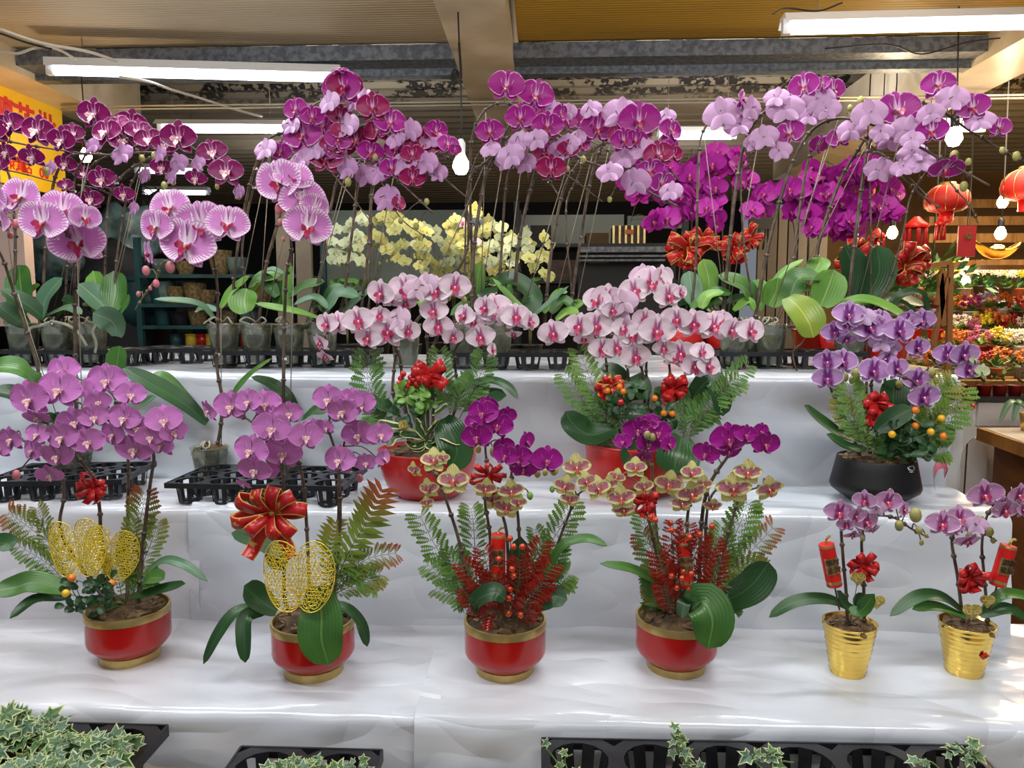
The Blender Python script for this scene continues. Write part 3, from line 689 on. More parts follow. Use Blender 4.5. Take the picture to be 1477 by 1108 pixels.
# ---- berries, bows, picks
def berries(pl, o, lst, Y, m, r, foot=None, fruit='berry', stem='green'):
    for x, y in lst:
        yy = Y + ru(-.02, .01); c = P(*px(o, x, y), yy); mb = MB().ball(c, r, 10, 7); 
        mb.ball(c + V((0, -.3*r, -.92*r)), r*.16, 5, 3, 1)
        pl.part(fruit, mb, [m, M['bark']])
        if foot: pl.part('berry_stem', MB().tube(cat_([V(foot) + V((ru(-.01,.01), 0, 0)), V(foot).lerp(c, .6) + V((ru(-.01,.01),0,0)), c], 4), .0008, 4), M[stem])
def strip(mb, path, wv, mi=0, th=.0006):
    """ribbon band along path, width vectors per point"""
    N = len(path); vs = []; uv = []
    for i, p in enumerate(path):
        w_ = wv[i] if isinstance(wv, list) else wv; t = (path[min(i+1,N-1)] - path[max(i-1,0)]); n = t.cross(w_)
        n = n.normalized()*th if n.length > 1e-9 else V((0, th, 0))
        vs += [p - w_ + n, p + w_ + n, p + w_ - n, p - w_ - n]; uv += [(i/N, 0), (i/N, 1), (i/N, 1), (i/N, 0)]
    fs = []
    for i in range(N-1):
        a = 4*i; b = a+4
        fs += [(a, a+1, b+1, b), (a+1, a+2, b+2, b+1), (a+2, a+3, b+3, b+2), (a+3, a, b, b+3)]
    mb.add(vs, fs, mi, uv)
def bow(pl, c, size, loops=6, tails=2, m='ribbon', width=.3, tail_len=1.0, name='bow', mats=None, tail_dirs=None):
    c = V(c); mb = MB(); k = 0
    for i in range(loops):
        a = 2*PI*i/loops + ru(-.3, .3); rad = size*ru(.65, 1.15)
        d = V((math.cos(a), -.35+ru(-.25,.1), math.sin(a)*.62+.10)).normalized(); side = (d.cross(V((0, -1, .2))) + V((ru(-.4,.4), ru(-.9,.2), ru(-.4,.4)))).normalized(); side = (side - d*side.dot(d)).normalized()
        nn = side.cross(d).normalized(); h = size*.24
        pth = cat_([c, c + d*rad*.45 - nn*h + side*h*.1, c + d*rad*.95 - nn*h*.4, c + d*rad + nn*0, c + d*rad*.85 + nn*h*.8, c + d*rad*.4 + nn*h*.7, c + nn*.002], 4)
        wv = [side*size*width*.5*(.45+.55*math.sin(PI*j/(len(pth)-1))) for j in range(len(pth))]
        b = MB(); strip(b, pth, wv); pl.part('ribbon_loop', b, mats or M[m])
    for i in range(tails):
        a = (tail_dirs[i] if tail_dirs else ((-110 + 40*i)))*PI/180; d = V((math.cos(a), -.2, math.sin(a))).normalized(); L = size*tail_len
        side = d.cross(V((0,-1,0))).normalized()
        pth = cat_([c, c + d*L*.5 + V((0,-.008,0)), c + d*L*.8 + V((0,-.002,0)), c + d*L + V((0,-.012,0))], 4)
        b = MB(); strip(b, pth, side*size*width*.5); pl.part('ribbon_tail', b, mats or M[m])
    pl.part('ribbon_knot', MB().ball(c - V((0,.004,0)), size*.16, 8, 6, 0, sy=.7), mats or M[m])
def firecracker(pl, o, top, bot, w, Y, dark=True):
    a = P(*px(o, *top), Y); b = P(*px(o, *bot), Y); d = (b-a); L = d.length; d.normalize(); r = w/S*Y/FPX/2
    q = d.to_track_quat('-Z', 'Y').to_matrix().to_4x4() if True else None
    zax = -d; xax = V((0,-1,0)).cross(zax).normalized()*-1; yax = zax.cross(xax)
    if yax.y < 0: xax = -xax; yax = zax.cross(xax)
    Mx = Matrix(((xax.x, yax.x, zax.x, a.x), (xax.y, yax.y, zax.y, a.y), (xax.z, yax.z, zax.z, a.z), (0,0,0,1)))
    T_ = lambda p: Mx @ V(p)
    mb = MB(); mb.lathe((0,0,0), [(r*.94,-L),(r,-L*.985),(r,-L*.93),(r,-L*.86),(r,-L*.15),(r,-L*.07),(r,-L*.015),(r*.94,0)], 18, 0, mats=[0,0,1,0,0,1,0], cap0=True, cap1=True)
    mb.v = [tuple(T_(p)) for p in mb.v]
    fo = pl.part('firecracker', mb, [M['paper'], M['goldm']])
    # curved gold character panel wrapped on the front of the roll
    mb = MB(); vs = []
    for i in range(7):
        t_ = -0.95 + 1.9*i/6
        for z in (-L*.30, -L*.68): vs.append(T_((r*1.015*math.sin(t_), -r*1.015*math.cos(t_), z)))
    mb.add(vs, [(2*i, 2*i+1, 2*i+3, 2*i+2) for i in range(6)]); pl.part('gold_panel', mb, M['goldm'], fo)
    for s_, z in (('招財', -L*.39), ('進寶', -L*.58)):
        Rm = Mx @ Matrix.Translation((0, -r*1.04, z)) @ Matrix.Rotation(R_(90), 4, 'X')
        me = text_obj(s_, r*.92, Rm, M['bark'], 'x'); me.transform(Matrix.Translation(-pl.L)); link('lettering', me, fo)
    mb = MB().tube(cat_([T_((0,0,0)), T_((r*.1,0,r*.5)), T_((r*.5,0,r*.9)), T_((r*.75,0,r*.8))], 4), r*.16, 6); pl.part('fuse', mb, M['glit'], fo)
    mb = MB().tube([T_((0,0,-L)), T_((0,0,-L-.05))], .0018, 5); pl.part('pick', mb, M['stem'], fo)
# gold lattice leaf
def lattice_leaf(pl, ctr, w, h, notch=.25, bend=.15, rot=0, name='lattice_leaf', m='goldw', lean=0):
    c = V(ctr); pts = {}; step = 0
    def inside(x, z): # x,z in -1..1
        for s_ in (1, -1):
            if ((x - s_*(.37+.08*z))/.56)**2 + ((z-.04)/.95)**2 < 1: return True
        return False
    n = 11; ca, sa = math.cos(rot), math.sin(rot)
    def wp(x, z):
        X = x*w/2; Zz = z*h/2; y = bend*w*(abs(x)-.4)**2*1.2 - lean*Zz
        return c + V((X*ca - Zz*sa, y, X*sa + Zz*ca))
    for i in range(-n, n+1):
        for j in range(-n, n+1):
            x = (i + (.5 if j % 2 else 0))/n + ru(-.016, .016); z = j/n*.98 + ru(-.02, .02)
            if inside(x, z): pts[(i, j)] = (x, z)
    mb = MB(); drop = set()
    for (i, j), (x, z) in pts.items():
        nb = [(i+1, j), (i, j+1) if j % 2 == 0 else (i+1, j+1), (i-1, j+1) if j % 2 == 0 else (i, j+1)]
        for q in nb:
            if q in pts and rnd() > .16: mb.tube([wp(x, z), wp(*pts[q])], .00085, 3, 0, False)
    # outline and mid rib
    rimp = []
    for s_ in (1, -1):
        loop = []
        for k in range(0, 37):
            a = 2*PI*k/36; z = .04 + .95*math.sin(a); x = s_*(.37+.08*z) + s_*.56*math.cos(a)
            if s_*x >= -.0: loop.append((x, z))
            elif loop and len(loop) > 1: pass
        loop.sort(key=lambda p: math.atan2((p[1]-.04)/.95, (s_*p[0]-(.37+.08*p[1]))/.56))
        mb.tube([wp(*p) for p in loop], .0011, 4, 0, False)
    mb.tube([wp(0, z/10) for z in range(-8, 7)], .0011, 4, 0, False)
    for a in range(-5, 6):
        if a: mb.tube([wp(0, -.75 + abs(a)*.05), wp(a*.09, -.1), wp(a*.16, .55 - abs(a)*.02)], .0008, 3, 0, False)
    pl.part(name, mb, M[m])
# small leafy twig foliage (round leaflets) as separate leaf pieces
def leaflets(pl, o, box, n, Y, size, m, kind='leaflet', foot=None):
    x0, y0, x1, y1 = box
    for i in range(n):
        x = ru(x0, x1); y = ru(y0, y1); yy = Y + ru(-.025, .02); c = P(*px(o, x, y), yy); s_ = size/S*yy/FPX
        a = ru(0, 2*PI); d = V((math.cos(a), ru(-.6, .1), math.sin(a)*.8)).normalized()
        mb = leaf_mesh([c, c + d*s_*.5 + V((0,-.001,.001)), c + d*s_], s_*.36, V((ru(-.4,.4), -.8, .5)), .3, .3, .6, 4)
        pl.part(kind, mb, [M[m], M['leafu']])
        if foot and i % 3 == 0: pl.part('twig', MB().tube(cat_([V(foot), V(foot).lerp(c, .5) + V((ru(-.01,.01),0,.004)), c], 3), .0009, 4), M['green'])
# ================================================================ TRAYS AND POTS
def ring_mesh(px_, py_, rh, th, n=16):
    mb = MB()
    for z in (0, -th):
        vs = []
        for k in range(n):
            a = 2*PI*(k+.5)/n; c_, s_ = math.cos(a), math.sin(a); q = 1/max(abs(c_), abs(s_))
            vs.append((c_*q*px_/2, s_*q*py_/2, z)); 
        for k in range(n): a = 2*PI*(k+.5)/n; vs.append((rh*math.cos(a), rh*math.sin(a), z))
        if z: vs += []
        f = [(k, (k+1)%n, n+(k+1)%n, n+k) for k in range(n)]; mb.add(vs, f if z == 0 else [g[::-1] for g in f], 0, None, False)
    mb.add([mb.v[k] for k in range(n, 2*n)] + [mb.v[k] for k in range(3*n, 4*n)], [(k, (k+1)%n, n+(k+1)%n, n+k) for k in range(n)], 0, None, False)
    return mb
def cup_mesh(rh, h, nr=8, taper=.78, rw=.010):
    mb = MB()
    for k in range(nr):
        a = 2*PI*(k+.5)/nr; d = V((math.cos(a), math.sin(a), 0)); t_ = V((-d.y, d.x, 0))*rw/2
        a0 = d*rh; b0 = d*rh*taper + V((0,0,-h)); i = d*.002
        mb.add([a0-t_, a0+t_, b0+t_*.9, b0-t_*.9, a0-t_-i, a0+t_-i, b0+t_*.9-i, b0-t_*.9-i], [(0,1,2,3), (5,4,7,6), (0,3,7,4), (1,5,6,2)], 0, None, False)
    r = rh*taper; n = 16; prof = [(r-.008, -h), (r, -h), (r, -h+.004), (r-.008, -h+.004), (r-.008, -h)]
    mb.lathe((0,0,0), prof, n); mb.bar((-r, 0, -h+.002), (r, 0, -h+.002), .006, .003); mb.bar((0, -r, -h+.002), (0, r, -h+.002), .006, .003)
    return mb
def tray(label, c, nx, ny, px_, py_, rh, h, rot=0, rw=.010, nr=8, cols=None, lip=.012):
    """c = centre of the tray's base"""
    th = Thing('nursery_tray', label, 'tray', c); th.e.rotation_euler.z = rot
    z = h; mb = MB(); rm = ring_mesh(px_, py_, rh, .003)
    for i in range(nx):
        for j in range(ny):
            o = ((i-(nx-1)/2)*px_, (j-(ny-1)/2)*py_, z); mb.add([(p[0]+o[0], p[1]+o[1], p[2]+o[2]) for p in rm.v], rm.f, 0, None, False)
    X, Y_ = nx*px_/2, ny*py_/2
    for a, b in (((-X,-Y_),(X,-Y_)), ((X,-Y_),(X,Y_)), ((X,Y_),(-X,Y_)), ((-X,Y_),(-X,-Y_))): mb.bar((a[0], a[1], z-lip/2+.001), (b[0], b[1], z-lip/2+.001), .004, lip)
    o = link('tray_top', mb.mesh('tray_top', M['black']), th.e)
    cm = cup_mesh(rh, h-.002, nr, rw=rw).mesh('cup', M['black'])
    for i in range(nx):
        for j in range(ny): link('cup', cm, th.e, Matrix.Translation(((i-(nx-1)/2)*px_, (j-(ny-1)/2)*py_, z)))
    def cell(i, j): return V(c) + Matrix.Rotation(rot, 3, 'Z') @ V(((i-(nx-1)/2)*px_, (j-(ny-1)/2)*py_, .004))
    return th, cell
def stand_at(x, ybot, z, r):
    p = PZ(x, ybot, z); p.y += r; p.x *= (1 + r/max(.1, p.y)*.0); return V((p.x, p.y, z))
def ceramic(pl, c, s=1.0):
    mb = MB(); k = s
    pr = [(.054,0),(.058,.001),(.058,.001),(.058,.018),(.058,.018),(.0565,.019),(.0565,.019),(.062,.0225),(.0715,.031),(.0775,.038),(.0795,.043),(.080,.049),(.080,.055),(.080,.055),(.080,.094),(.080,.094),(.0812,.0945),(.0812,.0945),(.0815,.108),(.081,.1095),(.081,.1095),(.077,.1095),(.077,.1095),(.0765,.096),(.001,.096)]
    mats = [1,1,1,1,1,0,0,0,0,0,0,0,0,0,0,1,1,1,1,1,1,1,1,1]
    pl.part('pot', MB().lathe(c, [(r*k, z*k) for r, z in pr], 48, mats=mats), [M['red'], M['goldm']])
    bark(pl, V(c) + V((0,0,.103*k)), .074*k, n=60)
def clearpot(pl, c, r=.048, h=.095):
    c = V(c); pl.part('pot', MB().lathe(c, [(.001,.001),(r*.72,0),(r*.75,.003),(r*.94,h*.72),(r*.95,h*.76),(r,h*.78),(r*1.02,h),(r*1.05,h+.001),(r*1.05,h-.003),(r*1.0,h-.004)], 28), M['clear'])
    pl.part('root_ball', MB().lathe(c, [(.001,.004),(r*.70,.004),(r*.91,h*.72),(r*.95,h*.86),(r*.8,h*.90),(.001,h*.93)], 20), M['rootball'])
    bark(pl, c + V((0,0,h*.90)), r*.88, .010, 26)
    for i in range(3):
        a = ru(-2.6, -.4); d = V((math.cos(a), math.sin(a), 0)); q = c + V((0,0,h+.004))
        pl.part('aerial_root', MB().tube(cat_([q, q + d*r*.6 + V((0,0,.014)), q + d*r*1.02 + V((0,0,.004)), q + d*r*ru(.5,1.05) + V((ru(-.02,.02),0,-.004))], 4), [.0026]*12+[.0018], 5), M['root'])
def planted(label, o, xb, yb, z, r, cat='orchid', name='potted_orchid', group=None):
    c = stand_at(*px(o, xb, yb), z, r); return Plant(name, label, cat, c, group), c
# ---- middle step trays
c = PZ(365, 735, Z2); cz = V((c.x, c.y + .115, Z2+.002))
tray('empty black nursery tray on the middle step under the pink orchids', cz, 5, 3, .083, .070, .032, .052, -.03)
c = PZ(70, 726, Z2); cz2 = V((c.x, c.y + .10, Z2+.002))
tray('black nursery tray on the middle step at the left edge', cz2, 4, 3, .078, .070, .031, .052, .12)
# ---- top step trays: front edge positions
def toptray(label, x0, x1, ybot, ny, rot=0, n=None, h=.048, py_=.098):
    a = PZ(x0, ybot, Z1); b = PZ(x1, ybot, Z1); wd = (b-a).length; nx = n or max(2, round(wd/.098)); p = wd/nx
    c = (a+b)/2; return tray(label, (c.x, c.y + ny*py_/2 + .005, Z1+.002), nx, ny, p, py_, min(p, py_)*.44, h, rot)
tA, cA = toptray('long black tray on the top step, left end, holding clear pots', -10, 196, 531, 2)
tB, cB = toptray('empty black tray on the top step between two pot trays', 186, 292, 527, 2)
tC, cC = toptray('black tray on the top step holding a row of clear pots, centre left', 287, 532, 533, 2)
tD, cD = toptray('black tray on the top step behind the blush orchids, centre right', 642, 832, 536, 2)
tE, cE = toptray('black tray on the top step right, below the long green leaves', 1040, 1250, 535, 2)
# ================================================================ IVY
def ivy_meshes():
    out = []
    G = [mat('ivy_green', '#335630', .45, 0, '#5a7a4c', 60), mat('ivy_cream_margin', '#c6cf96', .5, 0, '#a3b870', 60)]
    G2 = [mat('ivy_grey_green', '#5d7b62', .45, 0, '#3f5f44', 60), mat('ivy_white_margin', '#c9d2ae', .5, 0, '#92a870', 60)]
    for k in range(4):
        ang = [0, 32, 58, 84, 118, 150, 180, 210, 242, 276, 302, 328]; rad = [1, .50, .82, .42, .62, .34, .12, .34, .62, .42, .82, .50]
        o_ = [(r*ru(.88,1.1)*math.sin(R_(a)), r*math.cos(R_(a))+.15) for a, r in zip(ang, rad)]; i_ = [(x*.82, (y-.15)*.82+.15) for x, y in o_]
        f = lambda x, y: V((x*.5, y*.5+.05, .10*abs(x) - .12*(y*y) + .04*math.sin(x*7+k)))
        vs = [f(0, .15)] + [f(*p) for p in i_] + [f(*p) for p in o_]; n = 12
        mb = MB(); tri = [(0, 1+i, 1+(i+1)%n) for i in range(n)]; qd = [(1+i, 1+n+i, 1+n+(i+1)%n, 1+(i+1)%n) for i in range(n)]
        mb.add(vs, tri, 0, None, False); mb.add(vs, qd, 1, None, False)
        out.append(mb.mesh('ivy_leaf', G if k % 2 else G2))
    return out
IVY = ivy_meshes()
def ivy(label, ctr, rx, ry, hgt, n, size=.024, potr=.04, strands=None, loose=False, group=None):
    c = V(ctr); th = Plant('ivy_plant', label, 'ivy', c, group)
    th.part('pot', MB().lathe(c, [(.001,-.055),(potr*.7,-.055),(potr,0),(potr*1.04,0),(potr*.9,-.008),(.001,-.008)], 18), M['black'])
    th.part('soil', MB().lathe(c, [(potr*.92,-.009),(potr*.4,-.002),(.001,-.001)], 12), M['bark'])
    mb = MB()
    for i in range(n):
        if strands:
            s_ = strands[i % len(strands)]; t_ = rnd(); q = cat_([c] + [V(a) for a in s_], 8); k = int(t_*(len(q)-1)); p = q[k] + V((ru(-.01,.01), ru(-.01,.01), ru(-.006,.012)))
        else:
            a = ru(0, 2*PI); r = math.sqrt(rnd()); p = c + V((rx*r*math.cos(a), ry*r*math.sin(a), hgt*(1-r*r*.8)*ru(.45, 1.1)))
        s_ = size*ru(.7, 1.25)
        Mx = Matrix.Translation(p) @ Matrix.Rotation(ru(0, 2*PI), 4, 'Z') @ Matrix.Rotation(ru(.0, .9), 4, 'X') @ Matrix.Rotation(ru(-.4,.4), 4, 'Y')
        # tilt the blades towards the open side
        Mx = Matrix.Translation(p) @ Matrix.Rotation(ru(.1, .75), 4, 'X') @ Matrix.Rotation(ru(0, 2*PI), 4, 'Z') @ Matrix.Rotation(ru(-.5,.5), 4, 'Y') @ Matrix.Scale(s_*1.5, 4)
        th.inst('ivy_leaf', random.choice(IVY), Mx)
        if not strands and i % 2 == 0: mb.tube(cat_([c + V((0,0,-.005)), c.lerp(p, .6) + V((0,0,.006)), p], 3), .0011, 4)
    if strands:
        for s_ in strands: mb.tube(cat_([c] + [V(a) for a in s_], 6), .0014, 5)
    th.part('ivy_stems', mb, M['green'], kind='stuff')
ZB = Z3 - .085
# low bench in front of the stand that carries the ivy trays
bn_ = Thing('low_bench', 'low dark bench in front of the white stand carrying the ivy trays', 'bench', (0, 1.02, 0))
bn_.part('bench_top', slab((-1.4, .70, ZB-.03), (1.5, Y3F-.035, ZB)), M['ply'])
for x in (-1.3, 0, 1.4): bn_.part('leg', slab((x-.02, .74, 0), (x+.02, .78, ZB-.03)), M['ply'])
p = PZ(1090, 1069, ZB+.062)
t5, c5 = tray('wide black nursery tray with oval openings at the bottom right', (p.x, p.y-.125, ZB), 6, 2, .122, .122, .049, .062, .012, rw=.022, nr=8, lip=.02)
p1 = PZ(120, 1042, ZB+.08)
t6, c6 = tray('black nursery tray full of variegated ivy at the bottom left', (p1.x-.03, p1.y-.125, ZB), 3, 2, .122, .122, .049, .080, .0, rw=.022, lip=.02)
p2 = PZ(450, 1078, ZB+.055)
t7, c7 = tray('small black tray with ivy at the bottom left of centre', (p2.x, p2.y-.125, ZB), 2, 2, .122, .122, .049, .055, .0, rw=.022, lip=.02)
ivy('bushy variegated ivy at the far bottom left corner', V((P(20,1090,1.13).x, p1.y-.08, ZB+.085)), .09, .05, .05, 75, .030)
ivy('variegated ivy in the left tray next to the empty round opening', V((P(135,1095,1.13).x, p1.y-.11, ZB+.085)), .08, .045, .032, 70, .029)
ivy('dense variegated ivy at the front of the left tray', V((P(95,1110,1.08).x, p1.y-.18, ZB+.085)), .12, .04, .035, 70, .030)
ivy('pale variegated ivy in the small tray at the bottom', V((P(440,1100,1.12).x, p2.y-.10, ZB+.058)), .07, .04, .03, 64, .024)
ivy('ivy sprigs at the right rear of the small tray', V((P(520,1100,1.12).x, p2.y-.11, ZB+.058)), .035, .03, .045, 28, .018)
def strand(*pp): return [P(x, y, Y) for x, y, Y in pp]
ivy('small ivy sprig rising from the left opening of the wide tray', c5(0,0)+V((.0,.03,.05)), 0, 0, 0, 7, .022, strands=[strand((800,1095,1.1), (788,1080,1.1)), strand((815,1100,1.1), (826,1088,1.1))])
ivy('tall leafy ivy sprig standing at the third opening of the wide tray', c5(2,0)+V((-.02,.02,.05)), 0, 0, 0, 30, .019, strands=[strand((980,1090,1.1), (985,1060,1.1)), strand((990,1090,1.1), (968,1058,1.1)), strand((985,1100,1.1),(1000,1080,1.1))])
ivy('ivy sprig with two bright leaves in front of the fourth opening', c5(3,0)+V((0,0,.05)), 0, 0, 0, 9, .024, strands=[strand((1110,1100,1.1), (1120,1082,1.1)), strand((1095,1105,1.1), (1088,1085,1.1)), strand((1130,1105,1.1),(1145,1100,1.1))])
ivy('trailing ivy sprig at the right end of the wide tray', c5(5,0)+V((-.03,0,.05)), 0, 0, 0, 22, .021, strands=[strand((1370,1098,1.1), (1395,1088,1.1), (1378,1070,1.1)), strand((1350,1104,1.1), (1320,1102,1.1)), strand((1390,1100,1.1), (1412,1085,1.1))])
# ================================================================ FRONT ROW (bottom step)
YF = 1.40
# --- pot 1
pl, c = planted('leftmost red and gold pot with pink orchids, gold lattice leaves and orange berries', 'G', 488, 692, Z3, .058)
ceramic(pl, c); y1 = c.y; FOOT = c + V((0,0,.11)); pl.foot = FOOT; P1 = pl
pl.spike('D', [(270,1230),(272,1050),(255,940),(160,850),(60,800),(0,820)], [y1,y1,y1-.03,y1-.05,y1-.06,y1-.06], .004)
pl.spike('D', [(435,1260),(425,1110),(400,980),(340,900),(260,820),(200,740),(130,690)], [y1,y1,y1,y1-.03,y1-.05,y1-.05,y1-.05], .004)
pl.spike('D', [(545,1260),(546,1050),(546,900),(520,800),(440,700),(330,650),(220,600)], [y1+.02,y1+.02,y1,y1-.02,y1-.03,y1-.03,y1-.02], .0038)
pl.spike('D', [(610,1250),(640,1000),(655,880),(620,800),(520,700),(460,600),(300,540)], [y1,y1,y1-.02,y1-.04,y1-.02,y1-.0,y1+.01], .004)
blooms([pl], 'D', 'pink', [(270,520,145,0,-10),(455,560,160,10),(555,620,125,35),(130,640,185,-5),(255,600,185),(160,715,120,0,50),(360,600,110,150),(420,650,110,20),(320,735,145),(400,715,125,25),(50,810,125,-15),(160,790,110),(-5,850,110),(140,860,120,-20),(265,800,155),(245,880,145,0,20),(215,960,120,10,35),(375,820,145,15),(485,790,135,-20),(530,720,145,0),(590,760,125),(575,850,170,0,15),(700,730,150,15,-10),(740,780,115,40),(690,830,135),(640,800,120,15)])
bud(pl, 'D', [(70,960,42)], y1-.05, 'budp')
pl.leaf('G', [(300,350),(150,320),(60,340),(-30,355)], [y1-.03,y1-.08], 128, 'leaf')
pl.leaf('G', [(280,385),(150,390),(40,470)], [y1-.02,y1-.1], 60, 'leafd')
pl.leaf('G', [(600,340),(640,300),(700,300)], [y1-.03,y1-.06], 90, 'leaf')
pl.leaf('G', [(560,350),(680,230),(780,240),(885,310)], [y1,y1+.0,y1-.02,y1-.03], 45, 'leafb')
pl.leaf('G', [(560,380),(680,350),(790,320)], [y1-.03,y1-.08], 60, 'leafd')
for a in (((350,400),(260,200),(120,80),(35,20),150,'fernr'),((330,390),(230,200),(180,60),(160,0),110,'ferno'),((300,380),(230,260),(80,160),130,'fern'),
          ((540,400),(560,200),(600,40),(620,-60),160,'fernr'),((540,400),(545,200),(560,60),120,'ferno'),((560,380),(600,260),(650,130),(670,60),120,'ferno'),((540,390),(590,330),(620,260),140,'fern'),((520,380),(500,280),(480,200),130,'ferno')):
    frond(pl, 'G', a[:-2], [y1-.01, y1+.02], a[-2], a[-1])
lattice_leaf(pl, P(*px('G',320,180), y1-.035), .125, .125, rot=.12, bend=.25)
lattice_leaf(pl, P(*px('G',465,200), y1-.01), .125, .115, rot=-.2)
OB = mat('orange_berry', '#e07a14', .3, coat=.3); YB = mat('yellow_berry', '#e8b01c', .3, coat=.3); RB = mat('red_berry', '#c01818', .22, coat=.5)
berries(pl, 'G', [(305,298),(475,322)], y1-.085, OB, .0075, FOOT); berries(pl, 'G', [(280,363)], y1-.09, YB, .0075, FOOT)
leaflets(pl, 'G', (270,290,490,450), 46, y1-.075, 42, 'leafd', 'small_leaf', FOOT)
bow(pl, P(*px('D',405,1010), y1-.03), .036, 8, 2, width=.38, tail_len=.9)
finish(pl)
# --- neighbour just outside the left edge, one leaf reaches in
pl, c = planted('green leaf of a potted orchid reaching in from the left edge', 'G', -420, 700, Z3, .058); ceramic(pl, c)
pl.leaf('G', [(-380,330),(-200,200),(0,150),(50,175)], [c.y-.03, c.y-.06], 105, 'leafd'); pl.leaf('G', [(-450,330),(-540,250),(-600,330)], [c.y-.03], 90, 'leaf')
# --- pot 2
pl, c = planted('red and gold pot with pink orchids, big gold lattice leaf and a large red bow', 'G', 1300, 755, Z3, .058)
ceramic(pl, c); y1 = c.y; FOOT = c + V((0,0,.11)); pl.foot = FOOT; P2 = pl
pl.spike('D', [(1215,1500),(1212,1250),(1208,1000),(1195,900),(1120,790),(1050,720),(940,690)], [y1,y1,y1,y1-.02,y1-.03,y1-.03,y1-.03], .0042)
pl.spike('D', [(1320,1480),(1305,1150),(1285,950),(1240,850),(1130,800),(1060,870)], [y1+.01,y1,y1-.02,y1-.04,y1-.06,y1-.07], .004)
pl.spike('D', [(1420,1500),(1448,1200),(1445,980),(1425,850),(1400,750),(1430,650)], [y1+.01,y1,y1,y1-.01,y1-.02,y1-.02], .004)
pl.spike('E', [(20,1200),(25,980),(50,820),(90,720),(120,660)], [y1+.01,y1,y1-.0,y1-.01,y1-.02], .003)
blooms([pl], 'D', 'pink', [(890,690,110,-40),(985,670,150),(1060,650,125),(1130,660,135,10),(1230,700,115,20),(1160,765,165,5),(1070,860,160,-10),(1205,870,165,10,5),(1085,940,145,0,20),(1040,1000,80,-30,40),(1300,800,145,30),(1160,705,90),(1340,770,110,40),(1400,640,140),(1460,690,125),(1395,760,75,-20),(1455,900,125,-10),(1140,950,100,30)])
for e in [(40,690,155),(120,660,125),(110,790,145),(200,790,115,30),(30,900,145),(140,910,95,10),(215,890,90,60),(80,640,110,-10)]: blooms([pl], 'D', 'pink', [(e[0]+1418,)+e[1:]])
bud(pl, 'E', [(115,975,36)], y1-.02, 'budp')
pl.leaf('G', [(1180,440),(1090,380),(1040,330)], [y1-.03,y1-.06], 130, 'leafd')
pl.leaf('G', [(1120,420),(1010,440),(930,540),(865,665)], [y1-.03,y1-.05,y1-.07,y1-.08], 62, 'leafd')
pl.leaf('G', [(1130,440),(1050,460),(1040,560),(1045,660)], [y1-.04,y1-.06,y1-.08,y1-.09], 72, 'leafd', hint=(0,-1,.3))
pl.leaf('G', [(1350,330),(1370,450),(1370,560),(1400,670)], [y1-.07,y1-.09,y1-.10,y1-.10], 205, 'leaf', hint=(0,-1,.25), fold=.15)
pl.leaf('G', [(1380,400),(1480,430),(1540,500),(1565,590)], [y1-.03,y1-.02,y1,y1], 55, 'leafd')
pl.leaf('G', [(1200,200),(1100,140),(985,105)], [y1-.01,y1-.03], 95, 'leafd'); pl.leaf('G', [(1180,260),(1190,180),(1220,100)], [y1,y1+.01], 120, 'leafd')
lattice_leaf(pl, P(*px('G',1268,300), y1-.10), .142, .142, rot=0, bend=.2)
frond(pl, 'G', [(1400,380),(1480,200),(1560,60),(1630,-80)], [y1-.02,y1-.02], 240, 'fernr', N=16, kind='sword')
frond(pl, 'G', [(1390,380),(1400,200),(1430,60)], [y1-.01,y1], 160, 'ferno', N=14, kind='sword')
for a in (((1390,400),(1480,300),(1560,220),(1690,190),120,'fernr'),((1400,380),(1500,330),(1620,280),130,'ferno'),((1400,370),(1500,280),(1600,330),120,'fern'),((1400,350),(1450,250),(1540,230),140,'fern')):
    frond(pl, 'G', a[:-2], [y1-.02, y1-.01], a[-2], a[-1])
rg = NT('red_gold_ribbon'); rg.b.inputs['Roughness'].default_value = .35; uvn = rg.n.new('ShaderNodeUVMap'); sp_ = rg.n.new('ShaderNodeSeparateXYZ'); rg.L(uvn.outputs[0], sp_.inputs[0])
ev = rg.math('ABSOLUTE', rg.math('MULTIPLY_ADD', sp_.outputs[1], 2, -1)); nz = rg.noise(90, 3)
rg.L(rg.mix(rg.math('MAXIMUM', rg.ss(ev, .84, .9), rg.ss(rg.math('MULTIPLY', nz, rg.ss(rg.noise(50, 1), .4, .6)), .52, .56)), rgb('#b3141c'), rgb('#c9a24c')), rg.b.inputs['Base Color']); M['rg'] = rg.m
bow(pl, P(*px('G',1165,20), y1-.06), .066, 9, 2, 'rg', .40, 1.35, tail_dirs=[-118, -62])
finish(pl)
# --- pot 3
def red_sprigs(pl, o, lst, y, w=125):
    for a in lst: frond(pl, o, a, [y, y-.02], w, 'fernred', N=13, np_=6, kind='tinsel', r=.0012)
BB = mat('copper_red_bead', '#c8421f', .2, .35, coat=.5)
def beads(pl, o, lst, Y, r=.0065, foot=None): berries(pl, o, lst, Y, BB, r, foot, 'bead', 'stem')
pl, c = planted('red and gold pot, third from left, with yellow orchids over red glitter sprigs', 'H', 728, 755, Z3, .058)
ceramic(pl, c); y1 = c.y; FOOT = c + V((0,0,.11)); pl.foot = FOOT; P3 = pl
pl.spike('E', [(600,1520),(540,1250),(480,1060),(440,960),(400,940)], [y1,y1-.01,y1-.02,y1-.03,y1-.03], .0042)
pl.spike('E', [(675,1500),(672,1250),(660,1150),(650,1060),(700,1020),(800,1040)], [y1,y1,y1-.02,y1-.04,y1-.05,y1-.05], .0042)
pl.spike('E', [(800,1500),(790,1150),(765,1000),(770,930),(840,900),(920,890)], [y1+.01,y1+.01,y1,y1-.01,y1-.01,y1-.01], .004)
